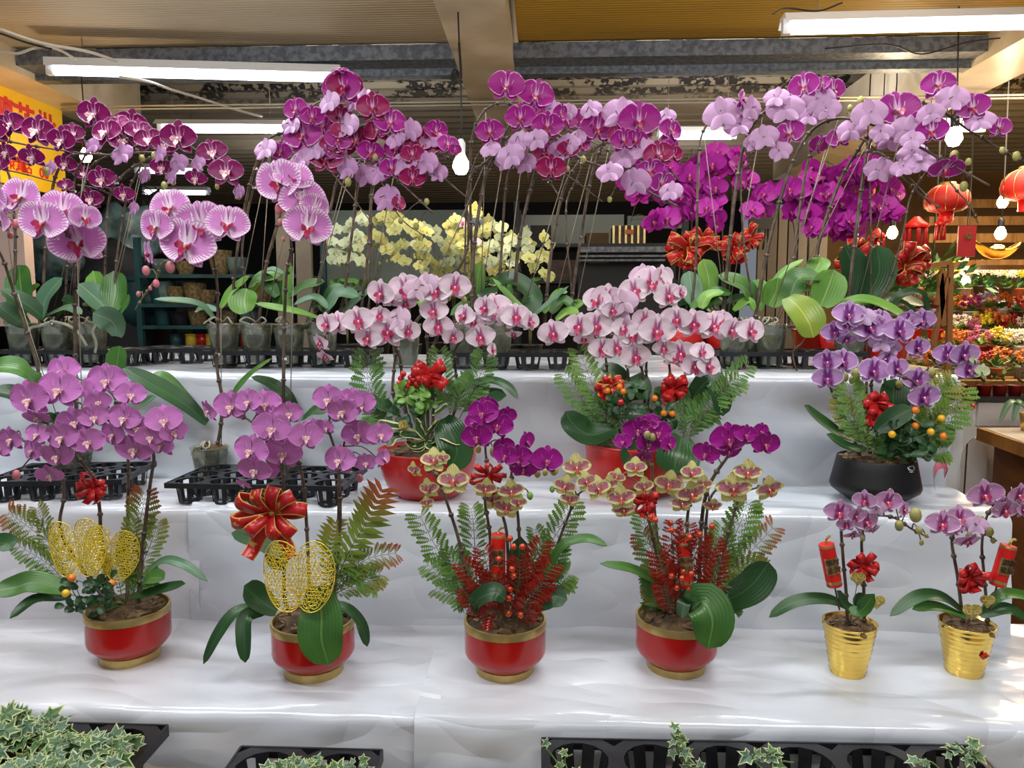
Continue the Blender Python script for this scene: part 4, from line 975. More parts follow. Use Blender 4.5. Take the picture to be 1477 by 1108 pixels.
pl.spike('E', [(745,1500),(740,1200),(680,1030),(655,900),(650,800),(660,730)], [y1+.02,y1+.02,y1+.02,y1+.01,y1-.0,y1-.0], .004)
pl.spike('E', [(880,1480),(960,1250),(1010,1120),(1040,1050),(1110,1000)], [y1,y1-.0,y1-.01,y1-.02,y1-.03], .0036)
blooms([pl], 'E', 'vivid', [(640,700,135,-15,-5),(615,800,135,-10,10),(700,750,135,5),(740,710,90,20),(655,670,100),(600,740,90,-30),(735,880,115),(825,820,95,50),(790,890,125),(812,935,115,0,20),(910,900,135,10),(730,840,90)])
blooms([pl], 'E', 'yel', [(430,900,125,0,-15),(350,940,85,-35),(515,985,150),(410,1020,105,-20),(400,1080,70),(650,1020,110),(690,1070,125,-10),(760,1030,125,10),(740,1100,130),(470,890,70,40),(790,1080,90,30)])
blooms([pl], 'E', 'yel', [(1040,930,135,0,-5),(990,1010,115,-20),(1010,1065,90,0),(1130,1020,125,20),(1080,990,100)])
bud(pl, 'E', [(620,852,32),(688,862,48),(872,955,36),(942,940,46),(905,950,30)], y1-.03, 'bud'); bud(pl, 'E', [(935,1022,28),(840,1050,34)], y1-.04, 'leafl')
for a in (((600,440),(560,300),(450,180),(370,30),150,'fern'),((600,430),(540,330),(400,240),120,'fern'),((600,440),(560,380),(440,340),110,'fern'),((620,420),(610,250),(600,80),(590,0),130,'fern'),((600,430),(540,300),(510,190),150,'fernd'),
          ((820,430),(860,250),(960,100),(1020,-20),150,'fern'),((830,420),(870,280),(880,160),(860,90),100,'fern'),((830,420),(920,330),(1000,280),150,'fern'),((840,400),(930,250),(950,150),140,'fernd'),((840,410),(900,300),(930,240),140,'fernd'),((580,430),(560,400),(545,390),120,'fernd')):
    frond(pl, 'H', a[:-2], [y1-.01, y1+.02], a[-2], a[-1])
red_sprigs(pl, 'H', [[(740,470),(660,360),(560,240)],[(740,470),(680,330),(640,180)],[(740,470),(640,420),(570,340)],[(760,470),(820,300),(890,150)],[(760,470),(850,340),(930,240)],[(760,460),(830,380),(900,320)],[(750,470),(790,330),(800,220)],[(740,470),(700,380),(610,300)],[(760,480),(800,430),(870,350)],[(740,480),(690,440),(650,460)],[(760,480),(810,450),(830,400)],[(740,460),(720,380),(690,300)]], y1-.05)
pl.leaf('H', [(600,440),(620,390),(690,360),(735,390)], [y1-.07,y1-.09,y1-.10,y1-.10], 95, 'leafd', hint=(.1,-.6,.7)); pl.leaf('H', [(600,400),(560,350),(540,345)], [y1-.06,y1-.07], 50, 'leafd')
pl.leaf('H', [(860,420),(930,380),(1000,390)], [y1-.06,y1-.07], 100, 'leafd', hint=(.1,-.8,.6)); pl.leaf('H', [(800,380),(790,250),(800,120)], [y1,y1+.01], 95, 'leafd', hint=(0,-1,0))
pl.leaf('H', [(900,320),(970,170),(1080,130),(1170,160)], [y1-.02,y1-.03,y1-.04,y1-.05], 50, 'leaf')
firecracker(pl, 'H', (705,110), (705,300), 64, y1-.055)
beads(pl, 'H', [(755,130),(770,165),(808,165),(708,218),(764,260),(770,290),(755,345),(750,385),(748,450),(800,455)], y1-.07, .0062, FOOT)
bow(pl, P(*px('E',665,965), y1-.03), .034, 8, 2, width=.3)
finish(pl)
# --- pot 4
pl, c = planted('fourth red and gold pot from left, yellow orchids, firecracker and beads on wires', 'I', 15, 740, Z3, .058)
ceramic(pl, c); y1 = c.y; FOOT = c + V((0,0,.11)); pl.foot = FOOT; P4 = pl
dx = (977-480)*S
def e2f(l): return [(a[0]-dx,)+tuple(a[1:]) for a in l]
pl.spike('I', [(-40,480),(-70,300),(-110,100),(-150,-60),(-130,-200)], [y1,y1-.01,y1-.02,y1-.02,y1-.03], .0042)
pl.spike('I', [(60,480),(48,200),(42,50),(60,-60),(70,-160)], [y1,y1,y1-.01,y1-.03,y1-.04], .0042)
pl.spike('I', [(110,480),(120,250),(122,60),(150,-60),(240,-120)], [y1,y1,y1-.01,y1-.03,y1-.04], .004)
pl.spike('I', [(150,420),(190,220),(240,30),(280,-60),(380,-100)], [y1-.01,y1-.01,y1-.01,y1-.02,y1-.03], .0038)
pl.spike('I', [(-50,480),(-100,-20),(-110,-200),(-120,-280),(-60,-330)], [y1+.03,y1+.03,y1+.02,y1+.01,y1], .0038)
pl.spike('I', [(90,480),(100,100),(130,-80),(200,-200),(270,-270),(360,-280)], [y1+.03,y1+.03,y1+.02,y1+.01,y1,y1], .0046)
blooms([pl], 'I', 'yel', [(1210-dx,970-1101,85,-20),(1230-dx,1060-1101,135,-5),(1290-dx,930-1101,105),(1325-dx,1010-1101,100,20),(1430-dx,1000-1101,135),(1180-dx,1000-1101,90),(1240-dx,1110-1101,110,0,20),(60,-60,150),(240,-80,160),(300,-150,130),(390,-80,135,15),(20,-20,110),(60,-150,110),(150,-10,90,0,30),(110,-100,90)])
blooms([pl], 'I', 'vivid', [(1300-dx,770-1101,125,-5),(1380-dx,780-1101,125,10),(1240-dx,820-1101,85,-35),(1430-dx,830-1101,85,35),(1320-dx,880-1101,85,0,50),(1340-dx,830-1101,110),(1350-dx,740-1101,90,0,-10),(120,870-1101,115,-30),(220,810-1101,155,-5),(290,790-1101,95,10),(375,830-1101,125,10),(355,775-1101,80,20),(220,860-1101,90,0,30)])
bud(pl, 'I', [(1340-dx,790-1101,36),(1362-dx,800-1101,34)], y1-.06, 'bud')
for a in (((-40,460),(-60,330),(-110,200),(-150,120),130,'fernr'),((-40,450),(-80,280),(-130,100),(-150,20),120,'fern'),((-40,450),(-60,400),(-110,330),130,'ferno'),((-20,440),(-60,350),(-100,260),160,'fernd'),((-60,440),(-80,400),(-100,420),120,'fernd'),
          ((120,430),(200,300),(300,200),(410,80),140,'fernr'),((130,430),(220,330),(300,260),(350,260),150,'ferno'),((120,440),(170,330),(250,250),170,'fern'),((140,440),(220,380),(260,330),150,'fern'),((150,380),(210,200),(270,60),(300,-20),160,'fern'),((150,360),(180,200),(190,80),130,'fern'),((130,440),(230,400),(260,400),120,'fern')):
    frond(pl, 'I', a[:-2], [y1-.02, y1+.01], a[-2], a[-1])
red_sprigs(pl, 'I', [[(20,450),(-10,300),(-20,60)],[(20,450),(10,250),(40,80)],[(30,450),(110,260),(160,130)],[(30,450),(130,350),(180,200)],[(20,450),(-40,330),(-80,200)],[(30,450),(100,380),(150,330)],[(20,460),(-30,400),(-60,330)],[(30,460),(90,430),(130,430)],[(20,450),(60,250),(110,120)],[(20,450),(0,320),(-50,260)]], y1-.05, 115)
pl.leaf('I', [(60,430),(110,400),(150,480),(130,600)], [y1-.07,y1-.10,y1-.12,y1-.12], 190, 'leaf', hint=(0,-.9,.45), fold=.2); pl.leaf('I', [(60,430),(30,400),(20,470)], [y1-.06,y1-.09], 60, 'leafd')
pl.leaf('I', [(160,420),(290,350),(350,290),(390,230)], [y1,y1-.02,y1-.02,y1-.02], 150, 'leafd', hint=(.2,-.9,.4)); pl.leaf('I', [(40,400),(-170,270),(-330,235)], [y1,y1-.04], 50, 'leaf')
firecracker(pl, 'I', (28,140), (38,330), 66, y1-.055)
beads(pl, 'I', [(-115,40),(-95,52),(-30,65),(-25,95),(18,115),(52,125),(95,112),(148,78),(25,270),(60,280),(-25,290),(0,340),(50,345),(20,300),(75,360)], y1-.07, .0062, FOOT)
bow(pl, P(*px('I',-130,-30), y1-.04), .03, 6, 2, width=.4)
finish(pl)
# --- gold cups
def goldcup(pl, c, r0=.031, r1=.050, h=.105, emblem=False):
    mb = MB(); pr = [(.001,0),(r0*.95,0),(r0,.002)]
    for i in range(28): z = .004 + (h-.006)*i/27; r = r0 + (r1-r0)*(z/h)**.9; pr.append((r + .0010*math.sin(z/h*PI*22), z))
    pr += [(r1,h), (r1*1.02,h+.0015), (r1*.97,h+.0015), (r1*.92,h-.012), (.001,h-.012)]
    mb.lathe(c, pr, 56)
    vs = []
    for p in mb.v:
        q = V(p) - V(c); a = math.atan2(q.y, q.x); k = .0012*noise.noise(V((a*2.2, q.z*55, 0))); d = V((math.cos(a), math.sin(a), 0)); vs.append(tuple(V(p) + d*k))
    mb.v = vs; pl.part('pot', mb, M['gold']); bark(pl, V(c) + V((0,0,h-.010)), r1*.93, .008, 50)
    if emblem:
        q = V(c) + V((.012, -.0458, h*.55)); s_ = .0095; pl.part('red_diamond_emblem', MB().add([q+V((0,0,s_)), q+V((s_,.002,0)), q+V((0,.006,-s_)), q+V((-s_,0,0)), q+V((0,-.0012,0))], [(0,1,4),(1,2,4),(2,3,4),(3,0,4)], 0, None, False), M['paper'])
        pl.part('lettering', MB().ball(q + V((0,-.0012,0)), .003, 6, 4, sy=.2), M['bark'])
def heartpick(pl, o, x, y, s, Y, foot):
    r = s/S*Y/FPX/2; p = P(*px(o, x, y), Y); mb = MB().ball(p + V((-r*.42,0,r*.2)), r*.62, 10, 8, sy=.7); mb.ball(p + V((r*.42,0,r*.2)), r*.62, 10, 8, sy=.7); mb.lathe(p, [(.001,-r),(r*.5,-r*.45),(r*.92,.0),(r*.8,r*.4),(.001,r*.5)], 12, sy=.7)
    pl.part('glitter_heart', mb, M['glit']); pl.part('pick', MB().tube([p, foot], .0009, 4), M['wire'])
for k, (xb_, yb2, lab, em) in enumerate(((752, 738, 'lilac orchid in a ribbed gold cup with red firecracker at its left', False), (1258, 740, 'lilac orchid in a ribbed gold cup with a red diamond emblem, rightmost', True))):
    pl, c = planted(lab, 'I', xb_, yb2, Z3, .031); goldcup(pl, c, emblem=em); y1 = c.y; F0 = c + V((0,0,.10)); pl.foot = F0
    if k == 0:
        pl.spike('I', [(725,500),(718,350),(705,200),(702,60),(760,20),(830,30),(920,40),(1000,90),(1070,125)], [y1,y1,y1,y1,y1-.02,y1-.02,y1-.01,y1,y1], .0036)
        pl.spike('I', [(795,500),(793,300),(785,150),(795,60),(780,0)], [y1,y1,y1,y1-.01,y1-.03], .0042)
        blooms([pl], 'I', 'lilf', [(690,20,125,-10),(760,35,95,20),(805,60,110,10),(745,115,80,0,50),(800,-30,100,-40),(895,-25,125,5),(965,10,85,40),(720,70,80),(850,0,80,150),(830,90,70,20,30)])
        bud(pl, 'I', [(702,75,38),(945,75,44),(1030,95,34),(1040,148,24),(790,130,26),(815,60,32),(1015,30,60),(1060,118,20)], y1-.02, 'bud')
        pl.leaf('I', [(740,430),(640,390),(500,400),(390,465)], [y1-.01,y1-.02,y1-.03,y1-.04], 60, 'leafd'); pl.leaf('I', [(790,450),(720,420),(680,350)], [y1-.02,y1-.04], 60, 'leafd'); pl.leaf('I', [(730,430),(780,440),(840,365)], [y1-.03,y1-.06], 70, 'leaf'); pl.leaf('I', [(780,430),(770,400),(790,360)], [y1,y1], 45, 'leafd')
        firecracker(pl, 'I', (634,152), (670,330), 66, y1-.03); bow(pl, P(*px('I',790,245), y1-.02), .034, 6, 2, width=.42, tail_len=.8)
        heartpick(pl, 'I', 770, 300, 66, y1-.04, F0); heartpick(pl, 'I', 850, 400, 68, y1-.03, F0)
    else:
        pl.spike('I', [(1218,500),(1195,300),(1170,150),(1190,100),(1270,90),(1360,140)], [y1,y1,y1,y1-.01,y1-.02,y1-.02], .0038)
        pl.spike('I', [(1320,500),(1308,300),(1298,150),(1325,20),(1380,-20),(1440,-50)], [y1,y1,y1,y1,y1-.01,y1-.02], .0038)
        blooms([pl], 'I', 'lilf', [(1130,70,130,-20),(1200,50,135,5),(1275,75,90,150),(1235,140,115,10,40),(1395,10,125,10,20),(1310,-55,145,-5),(1385,-15,95,20),(1455,-55,110,10),(1470,10,80,30),(1180,90,90)])
        bud(pl, 'I', [(1330,100,40),(1245,125,40),(1345,138,26),(1290,60,55)], y1-.03, 'bud')
        pl.leaf('I', [(1230,450),(1130,380),(1020,380),(905,460)], [y1-.01,y1-.02,y1-.03,y1-.05], 60, 'leafd'); pl.leaf('I', [(1230,465),(1100,420),(1000,430)], [y1-.02,y1-.03], 50, 'leaf'); pl.leaf('I', [(1300,440),(1380,370),(1477,375),(1560,400)], [y1,y1-.01,y1,y1], 55, 'leaf'); pl.leaf('I', [(1290,460),(1400,430),(1500,480)], [y1-.01,y1-.02], 60, 'leafd')
        firecracker(pl, 'I', (1412,158), (1362,330), 66, y1-.03); bow(pl, P(*px('I',1240,290), y1-.02), .034, 7, 2, width=.5, tail_len=.8)
        heartpick(pl, 'I', 1256, 440, 78, y1-.05, F0); heartpick(pl, 'I', 1322, 396, 62, y1-.04, F0)
    finish(pl)
# ================================================================ MIDDLE STEP
def bowl(pl, c, R, h, m, b=.62, flare=1.0):
    pr = [(.001,0),(R*b*.9,0),(R*b,.004),(R*(b+.22*flare),h*.25),(R*(b+.33*flare) if flare > .5 else R*.9,h*.5),(R*.985,h*.8),(R,h*.96),(R*1.015,h),(R*.98,h*1.005),(R*.95,h*.9),(.001,h*.88)]
    pl.part('pot', MB().lathe(c, pr, 56), M[m]); bark(pl, V(c)+V((0,0,h*.90)), R*.9, .01, 60)
# --- red bowl left: blush orchids
pl, c = planted('blush white orchids in a wide shiny red bowl on the middle step, left of centre', 'E', 385, 1085, Z2, .075)
bowl(pl, c, .118, .118, 'redp', .6); y1 = c.y; FOOT = c+V((0,0,.11)); pl.foot = FOOT
pl.spike('E', [(262,640),(262,500),(265,420),(190,340),(110,330),(20,310),(-40,380)], [y1,y1,y1,y1-.02,y1-.03,y1-.03,y1-.03], .0042)
pl.spike('E', [(300,620),(290,480),(275,400),(330,320),(290,220),(220,190)], [y1,y1,y1,y1-.02,y1-.02,y1-.02], .0042)
pl.spike('E', [(405,620),(405,450),(400,330),(430,260),(470,200),(540,150)], [y1,y1,y1,y1-.01,y1-.02,y1-.02], .0042)
pl.spike('E', [(430,640),(415,480),(440,380),(470,330),(560,300),(600,340),(680,420)], [y1+.02,y1+.02,y1+.01,y1-.02,y1-.02,y1-.03,y1-.03], .004)
pl.spike('E', [(530,640),(524,520),(524,420),(600,330),(690,270),(780,290),(850,310)], [y1+.02,y1+.02,y1,y1-.01,y1-.02,y1-.02,y1-.02], .0042)
blooms([pl], 'E', 'pale', [(205,190,135,-25),(310,175,155,0),(245,210,90,20),(440,180,140,-5),(520,160,135,10),(400,150,110,150),(310,230,90,10,45),(20,320,120,-20),(110,305,135),(150,380,115,-10,10),(235,355,155,5),(320,350,110,25),(430,265,125,-10),(450,330,125,5),(510,375,95,30,25),(560,285,110,-35),(600,310,90,10),(690,260,150,-5,-5),(650,250,110,-30),(630,375,125,0,15),(680,430,75,65),(780,290,125,10),(840,310,95,45),(200,285,95,10),(280,300,125,150),(740,290,110,20),(770,360,70,0,60),(-25,320,110,-20),(-50,400,95,-40,25),(-30,455,80,-30,50),(355,175,110,-160)])
bud(pl, 'E', [(240,205,28),(492,205,30),(560,215,28)], y1-.05, 'bud')
pl.leaf('E', [(480,640),(560,590),(660,560),(740,580),(790,635)], [y1,y1-.01,y1-.01,y1-.02,y1-.03], 50, 'leafd'); pl.leaf('E', [(560,680),(640,640),(740,620)], [y1,y1-.02,y1-.03], 110, 'leafd')
pl.leaf('E', [(470,720),(500,780),(530,860),(500,930)], [y1-.10,y1-.12,y1-.13,y1-.13], 150, 'leafd', hint=(0,-1,.3)); pl.leaf('E', [(250,690),(150,640),(80,640)], [y1-.02,y1-.03], 70, 'leafd'); pl.leaf('E', [(400,640),(430,590),(420,560)], [y1], 90, 'leafd')
for a in (((260,800),(200,680),(150,560),(150,450),150,'fernd'),((250,810),(220,740),(160,640),110,'fernd'),((240,800),(190,760),(170,720),120,'fernd'),((500,700),(470,560),(455,430),110,'fernd'),((540,720),(600,600),(640,500),(645,440),120,'fernd'),((520,700),(560,620),(600,570),150,'fernd'),((500,700),(520,640),(480,600),130,'fern')):
    frond(pl, 'E', a[:-2], [y1-.03, y1-.01], a[-2], a[-1])
berries(pl, 'E', [(300,530),(285,570),(318,582),(332,545),(330,570),(357,573),(352,535),(375,560),(382,545),(290,550),(365,550),(345,555)], y1-.06, RB, .0075, FOOT)
leaflets(pl, 'E', (270,580,420,690), 46, y1-.05, 44, 'leafl', 'small_leaf', FOOT); leaflets(pl, 'E', (250,660,350,730), 12, y1-.07, 50, 'leafd', 'small_leaf')
bow(pl, P(*px('E',420,535), y1-.05), .042, 6, 2, width=.75, tail_len=.6)
M['vari'] = leaf_mat('variegated_leaf', '#24431f', '#33552a', '#56793f', edge='#cfcf9a')
for a in (((430,700),(460,690),(490,665),60),((400,780),(430,760),(455,730),60),((380,800),(330,790),(285,790),70),((390,800),(360,760),(350,720),60),((400,820),(350,840),(310,820),60),((420,820),(470,790),(555,830),75),((400,820),(430,840),(470,810),60),((330,790),(260,800),(235,840),60),((320,760),(240,750),(190,735),50),((360,820),(370,850),(330,850),50),((410,790),(420,770),(430,740),50)):
    pl.leaf('E', list(a[:-1]), [y1-.10,y1-.125], a[-1], 'vari')
pl.part('gold_ball', MB().ball(P(*px('E',300,748), y1-.115), .0115, 12, 8), M['glit'])
finish(pl)
# --- red bowl right
pl, c = planted('blush white orchids in the red bowl on the middle step, right of centre', 'E', 1310, 1075, Z2, .085)
c = V((c.x, c.y+.0, c.z)); bowl(pl, c, .127, .13, 'redp', .66); y1 = c.y; FOOT = c+V((0,0,.12)); pl.foot = FOOT
pl.spike('E', [(1180,600),(1165,480),(1150,400),(1060,340),(960,340)], [y1,y1,y1,y1-.02,y1-.03], .004)
pl.spike('E', [(1265,620),(1250,480),(1200,400),(1160,280),(1100,210),(1150,200)], [y1,y1,y1-.01,y1-.01,y1-.0,y1-.0], .004)
pl.spike('E', [(1330,620),(1310,480),(1280,380),(1290,260),(1340,160),(1430,190)], [y1,y1,y1-.01,y1-.01,y1-.0,y1-.0], .0042)
pl.spike('E', [(1345,640),(1335,500),(1360,380),(1440,340),(1550,330),(1700,330),(1790,360)], [y1+.01,y1+.01,y1-.01,y1-.02,y1-.02,y1-.02,y1-.02], .004)
pl.spike('E', [(1440,640),(1436,520),(1430,420),(1470,400),(1560,470),(1620,500)], [y1,y1,y1-.02,y1-.03,y1-.03,y1-.04], .004)
blooms([pl], 'E', 'pale', [(940,360,130,-5),(1050,330,125,-20),(1120,330,145,5),(1150,425,120,-5),(1210,420,115,10),(1280,370,125),(1290,460,125,5,10),(1380,350,155,5),(1330,300,105,-10),(1070,380,85,0,40),(1125,220,125,-25),(1165,210,135,5),(1240,230,125,150),(1285,180,135,10),(1320,120,120,150),(1360,145,155,-5,-10),(1430,200,125,15),(1400,120,110,30),(1215,300,110,150),(1450,290,100),(1460,450,130,-10),(1190,260,95,20,20),(1410,420,95,0,30),(1240,340,110,-10)])
blooms([pl], 'E', 'pale', [(x+1468,y,s)+tuple(r) for x,y,s,*r in [(70,320,140,0),(155,330,140,5),(230,345,115,20),(312,350,125,15),(15,445,130,-10),(75,500,120,0),(132,500,115,25),(15,185,70,30),(0,300,120,-20),(105,440,100,0,-20),(190,300,90,-30)]])
pl.leaf('E', [(1200,760),(1100,790),(1030,750),(990,690)], [y1-.05,y1-.08,y1-.09,y1-.09], 120, 'leafd', hint=(0,-.8,.6)); pl.leaf('E', [(1250,640),(1210,540),(1140,505)], [y1+.02,y1], 110, 'leafd'); pl.leaf('E', [(1290,640),(1290,570),(1340,640)], [y1,y1-.02], 120, 'leafd')
pl.leaf('E', [(1420,740),(1300,700),(1190,700)], [y1-.03,y1-.06], 110, 'leafd'); pl.leaf('E', [(1380,660),(1390,620),(1370,590)], [y1-.02], 70, 'leafd'); pl.leaf('E', [(1330,850),(1290,880),(1240,920)], [y1-.1,y1-.12,y1-.13], 130, 'leafd', hint=(0,-1,.3)); pl.leaf('F', [(20,800),(0,880),(-20,960)], [y1-.1,y1-.14,y1-.15], 190, 'leafd', hint=(0,-1,.3))
pl.leaf('F', [(20,690),(130,560),(180,620),(195,710)], [y1,y1-.01,y1-.03,y1-.04], 110, 'leafd', hint=(.3,-.8,.5)); pl.leaf('F', [(60,760),(120,700),(190,750)], [y1,y1,y1-.02], 36, 'leaf')
for a in (((1190,820),(1120,720),(1050,620),(985,530),120,'fernd'),((1200,820),(1160,700),(1100,560),(1050,430),130,'fern'),((1190,820),(1170,740),(1110,650),150,'fernd'),((1200,830),(1150,800),(1120,740),120,'fernd')): frond(pl, 'E', a[:-2], [y1-.06, y1-.02], a[-2], a[-1])
for a in (((40,820),(120,680),(200,580),(300,490),120,'fernd'),((40,820),(100,720),(180,620),(260,560),120,'fern'),((30,830),(60,740),(130,660),150,'fernd'),((30,800),(20,720),(60,640),110,'fernd')): frond(pl, 'F', a[:-2], [y1-.06, y1-.02], a[-2], a[-1])
berries(pl, 'E', [(1170,602),(1222,585),(1238,605),(1372,634),(1410,698),(1447,700)], y1-.08, OB, .0078, FOOT); berries(pl, 'E', [(1227,650)], y1-.08, RB, .0078, FOOT)
leaflets(pl, 'E', (1150,600,1270,680), 26, y1-.06, 40, 'leafd', 'small_leaf', FOOT); leaflets(pl, 'E', (1340,640,1460,760), 30, y1-.06, 40, 'leafd', 'small_leaf', FOOT)
bow(pl, P(*px('E',1185,580), y1-.04), .042, 6, 2, 'rg', .6, .9, tail_dirs=[-100,-130]); bow(pl, P(*px('E',1450,590), y1-.05), .044, 6, 1, width=.6)
finish(pl)
# --- black bowl: lilac
pl, c = planted('lilac orchids in a matte black bowl at the right end of the middle step', 'F', 880, 1098, Z2, .052)
R = P(*px('F',1065,1000), c.y).x - P(*px('F',880,1000), c.y).x; h = .108
pl.part('pot', MB().lathe(c, [(.001,0),(R*.50,0),(R*.54,.003),(R*.85,h*.22),(R*.97,h*.30),(R,h*.38),(R*.975,h*.48),(R*.90,h*.80),(R*.86,h*.98),(R*.85,h),(R*.83,h*.985),(R*.82,h*.9),(.001,h*.9)], 56), mat('matte_black_glaze', '#06070a', .45, 0))
bark(pl, c+V((0,0,h*.92)), R*.8, .012, 60); y1 = c.y; FOOT = c+V((0,0,.10)); pl.foot = FOOT
q = P(*px('F',997,933), c.y-R*.87)
mb = MB()
for k in range(9):
    a = 2*PI*k/9; b = 2*PI*(k+1)/9; f = lambda t, r: q + V((math.cos(t)*.0085*r, math.cos(t)*.003*r - .0008, math.sin(t)*.006*r))
    mb.tube([f(a, 1), f(b, .8 + .25*(k%2)), f(b, 1)], .0006, 4)
for k in range(4): mb.tube([q + V((-.009, -.002, .003-k*.001)), q + V((-.003+k*.002, -.001, -.004))], .0006, 4)
mb.tube([q + V((-.004,-.001,-.0085)), q + V((.005,0,-.008))], .0008, 4)
pl.part('silver_emblem', mb, M['silv'])
pl.spike('F', [(745,790),(700,690),(655,600),(650,530),(700,490)], [y1,y1,y1-.01,y1-.01,y1-.0], .0042)
pl.spike('F', [(810,780),(805,600),(815,440),(800,380),(730,330),(680,330)], [y1+.02,y1+.03,y1+.03,y1+.03,y1+.02,y1+.02], .004)
pl.spike('F', [(850,780),(830,620),(830,560),(880,530),(1000,560),(1060,640)], [y1,y1-.0,y1-.01,y1-.02,y1-.03,y1-.04], .004)
pl.spike('F', [(900,780),(880,500),(880,420),(950,370),(1060,310),(1100,330)], [y1+.04,y1+.04,y1+.04,y1+.03,y1+.03,y1+.03], .004)
pl.spike('F', [(940,780),(1010,600),(1050,530),(1120,490),(1200,470),(1290,510)], [y1+.04,y1+.04,y1+.04,y1+.03,y1+.03,y1+.02], .0038)
blooms([pl], 'F', 'lil', [(730,280,125,-10,-10),(670,355,105,-20),(720,320,85,0),(720,385,80,0,45),(820,335,145,0),(790,290,100,160),(865,300,100,10,-20),(945,350,130,5),(870,400,100,150),(1040,305,110,0),(1025,420,100,5,10),(1085,310,70,40),(910,420,80,150),(640,480,115,-20),(705,480,120,5),(640,550,120,-15,10),(835,520,130,0),(890,470,90,-60,-20),(935,510,105,15),(1020,560,120,-5),(1050,630,135,5,15),(990,300,90,-20)])
blooms([pl], 'F', 'lil', [(1150,450,110,-15),(1220,450,125,5),(1240,515,110,10)]); blooms([pl], 'F', 'green', [(1298,520,70,10),(1265,470,60,30)])
bud(pl, 'F', [(715,545,36),(760,530,46),(745,555,34),(945,575,36),(1085,525,42),(1150,550,38),(1100,560,30)], y1+.0, 'bud')
pl.leaf('F', [(800,810),(700,790),(610,730),(540,662)], [y1-.01,y1-.03,y1-.04,y1-.05], 78, 'leafd'); pl.leaf('F', [(810,850),(720,840),(635,785)], [y1-.04,y1-.06,y1-.07], 64, 'leafd')
pl.leaf('F', [(850,770),(920,720),(1003,675)], [y1-.07,y1-.08,y1-.09], 90, 'leafd', hint=(.2,-.8,.6)); pl.leaf('F', [(930,750),(920,640),(930,550)], [y1-.01,y1,y1+.01], 130, 'leafd', hint=(0,-1,.1))
for a in (((800,860),(760,760),(740,640),(730,570),140,'fern'),((810,870),(800,800),(730,710),(700,650),120,'ferno'),((830,880),(840,820),(790,740),150,'fernd'),((1030,880),(1100,780),(1160,690),(1200,600),170,'fern'),((1040,880),(1080,740),(1110,620),(1170,560),150,'ferno'),((1040,890),(1100,860),(1150,850),120,'fern'),((1020,880),(1060,800),(1130,740),140,'fern'),((830,890),(870,860),(860,810),130,'fernd'),((1030,880),(1060,760),(1080,680),130,'fern'),((1060,780),(1130,680),(1225,625),80,'ferno')):
    frond(pl, 'F', a[:-2], [y1-.06, y1-.03], a[-2], a[-1])
berries(pl, 'F', [(915,788),(1125,720),(1080,777)], y1-.09, YB, .0085, FOOT); berries(pl, 'F', [(1015,685),(1013,752),(1133,796)], y1-.09, OB, .0085, FOOT)
leaflets(pl, 'F', (890,740,1080,880), 80, y1-.07, 48, 'leafd', 'small_leaf', FOOT)
bow(pl, P(*px('F',840,650), y1-.03), .042, 7, 3, width=.55, tail_len=1.3, tail_dirs=[-110,-80,-95])
finish(pl)
# --- middle step: plain nursery orchids with flamed flowers on tall spikes
def nursery(label, o, xb, yb, z, Y=None, r=.046, h=.095, c=None, name='nursery_orchid', group=None):
    if c is None: c = stand_at(*px(o, xb, yb), z, r)
    pl = Plant(name, label, 'orchid', c, group); clearpot(pl, c, r, h); pl.foot = V(c) + V((0,0,h)); return pl, V(c)
cc = V((P(303,665,Y2B-.06).x, Y2B-.06, Z2+.012))
pl, c = nursery('flamed pink orchid on one tall spike in a clear pot in the empty middle tray', 'D', 0, 0, 0, c=cc, h=.085)
y1 = c.y
pl.spike('D', [(940,760),(945,630),(925,500),(928,300),(925,150),(905,20),(880,-30),(840,-70)], [y1,y1,y1+.0,y1-.02,y1-.02,y1-.04,y1-.08,y1-.12], .004, stake=True)
pl.spike('A', [(880,1100),(840,1080),(800,1060),(750,1010),(720,960),(790,900),(930,960)], [y1-.09,y1-.12,y1-.12,y1-.12,y1-.12,y1-.12,y1-.12], .0028, nodes=False)
blooms([pl], 'A', 'strip', [(725,890,160,0,-10),(665,970,155,-15),(860,960,200,10),(795,1045,225,0),(970,960,165,15,-5),(640,1085,115,-50,10)], fwd=.015)
pl.spike('A', [(690,1120),(660,1200),(620,1250),(575,1320)], [y1-.13,y1-.13,y1-.13,y1-.13], .003, 'stemg')
bud(pl, 'D', [(622,90,40),(725,75,48),(665,145,34),(640,165,20),(590,190,24)], y1-.13, 'budp')
pl.leaf('D', [(880,740),(790,660),(640,570),(520,505)], [y1,y1-.03,y1-.05,y1-.06], 95, 'leafd'); pl.leaf('D', [(870,710),(780,620),(700,540),(645,535)], [y1,y1,y1-.01,y1-.02], 50, 'leaf')
pl.leaf('D', [(960,690),(1000,610),(1070,530),(1160,462)], [y1,y1-.02,y1-.02,y1-.03], 42, 'leaf'); pl.leaf('D', [(1270,700),(1220,620),(1150,570),(1070,542)], [y1+.03,y1+.02,y1+.02,y1+.01], 60, 'leafd')
finish(pl)
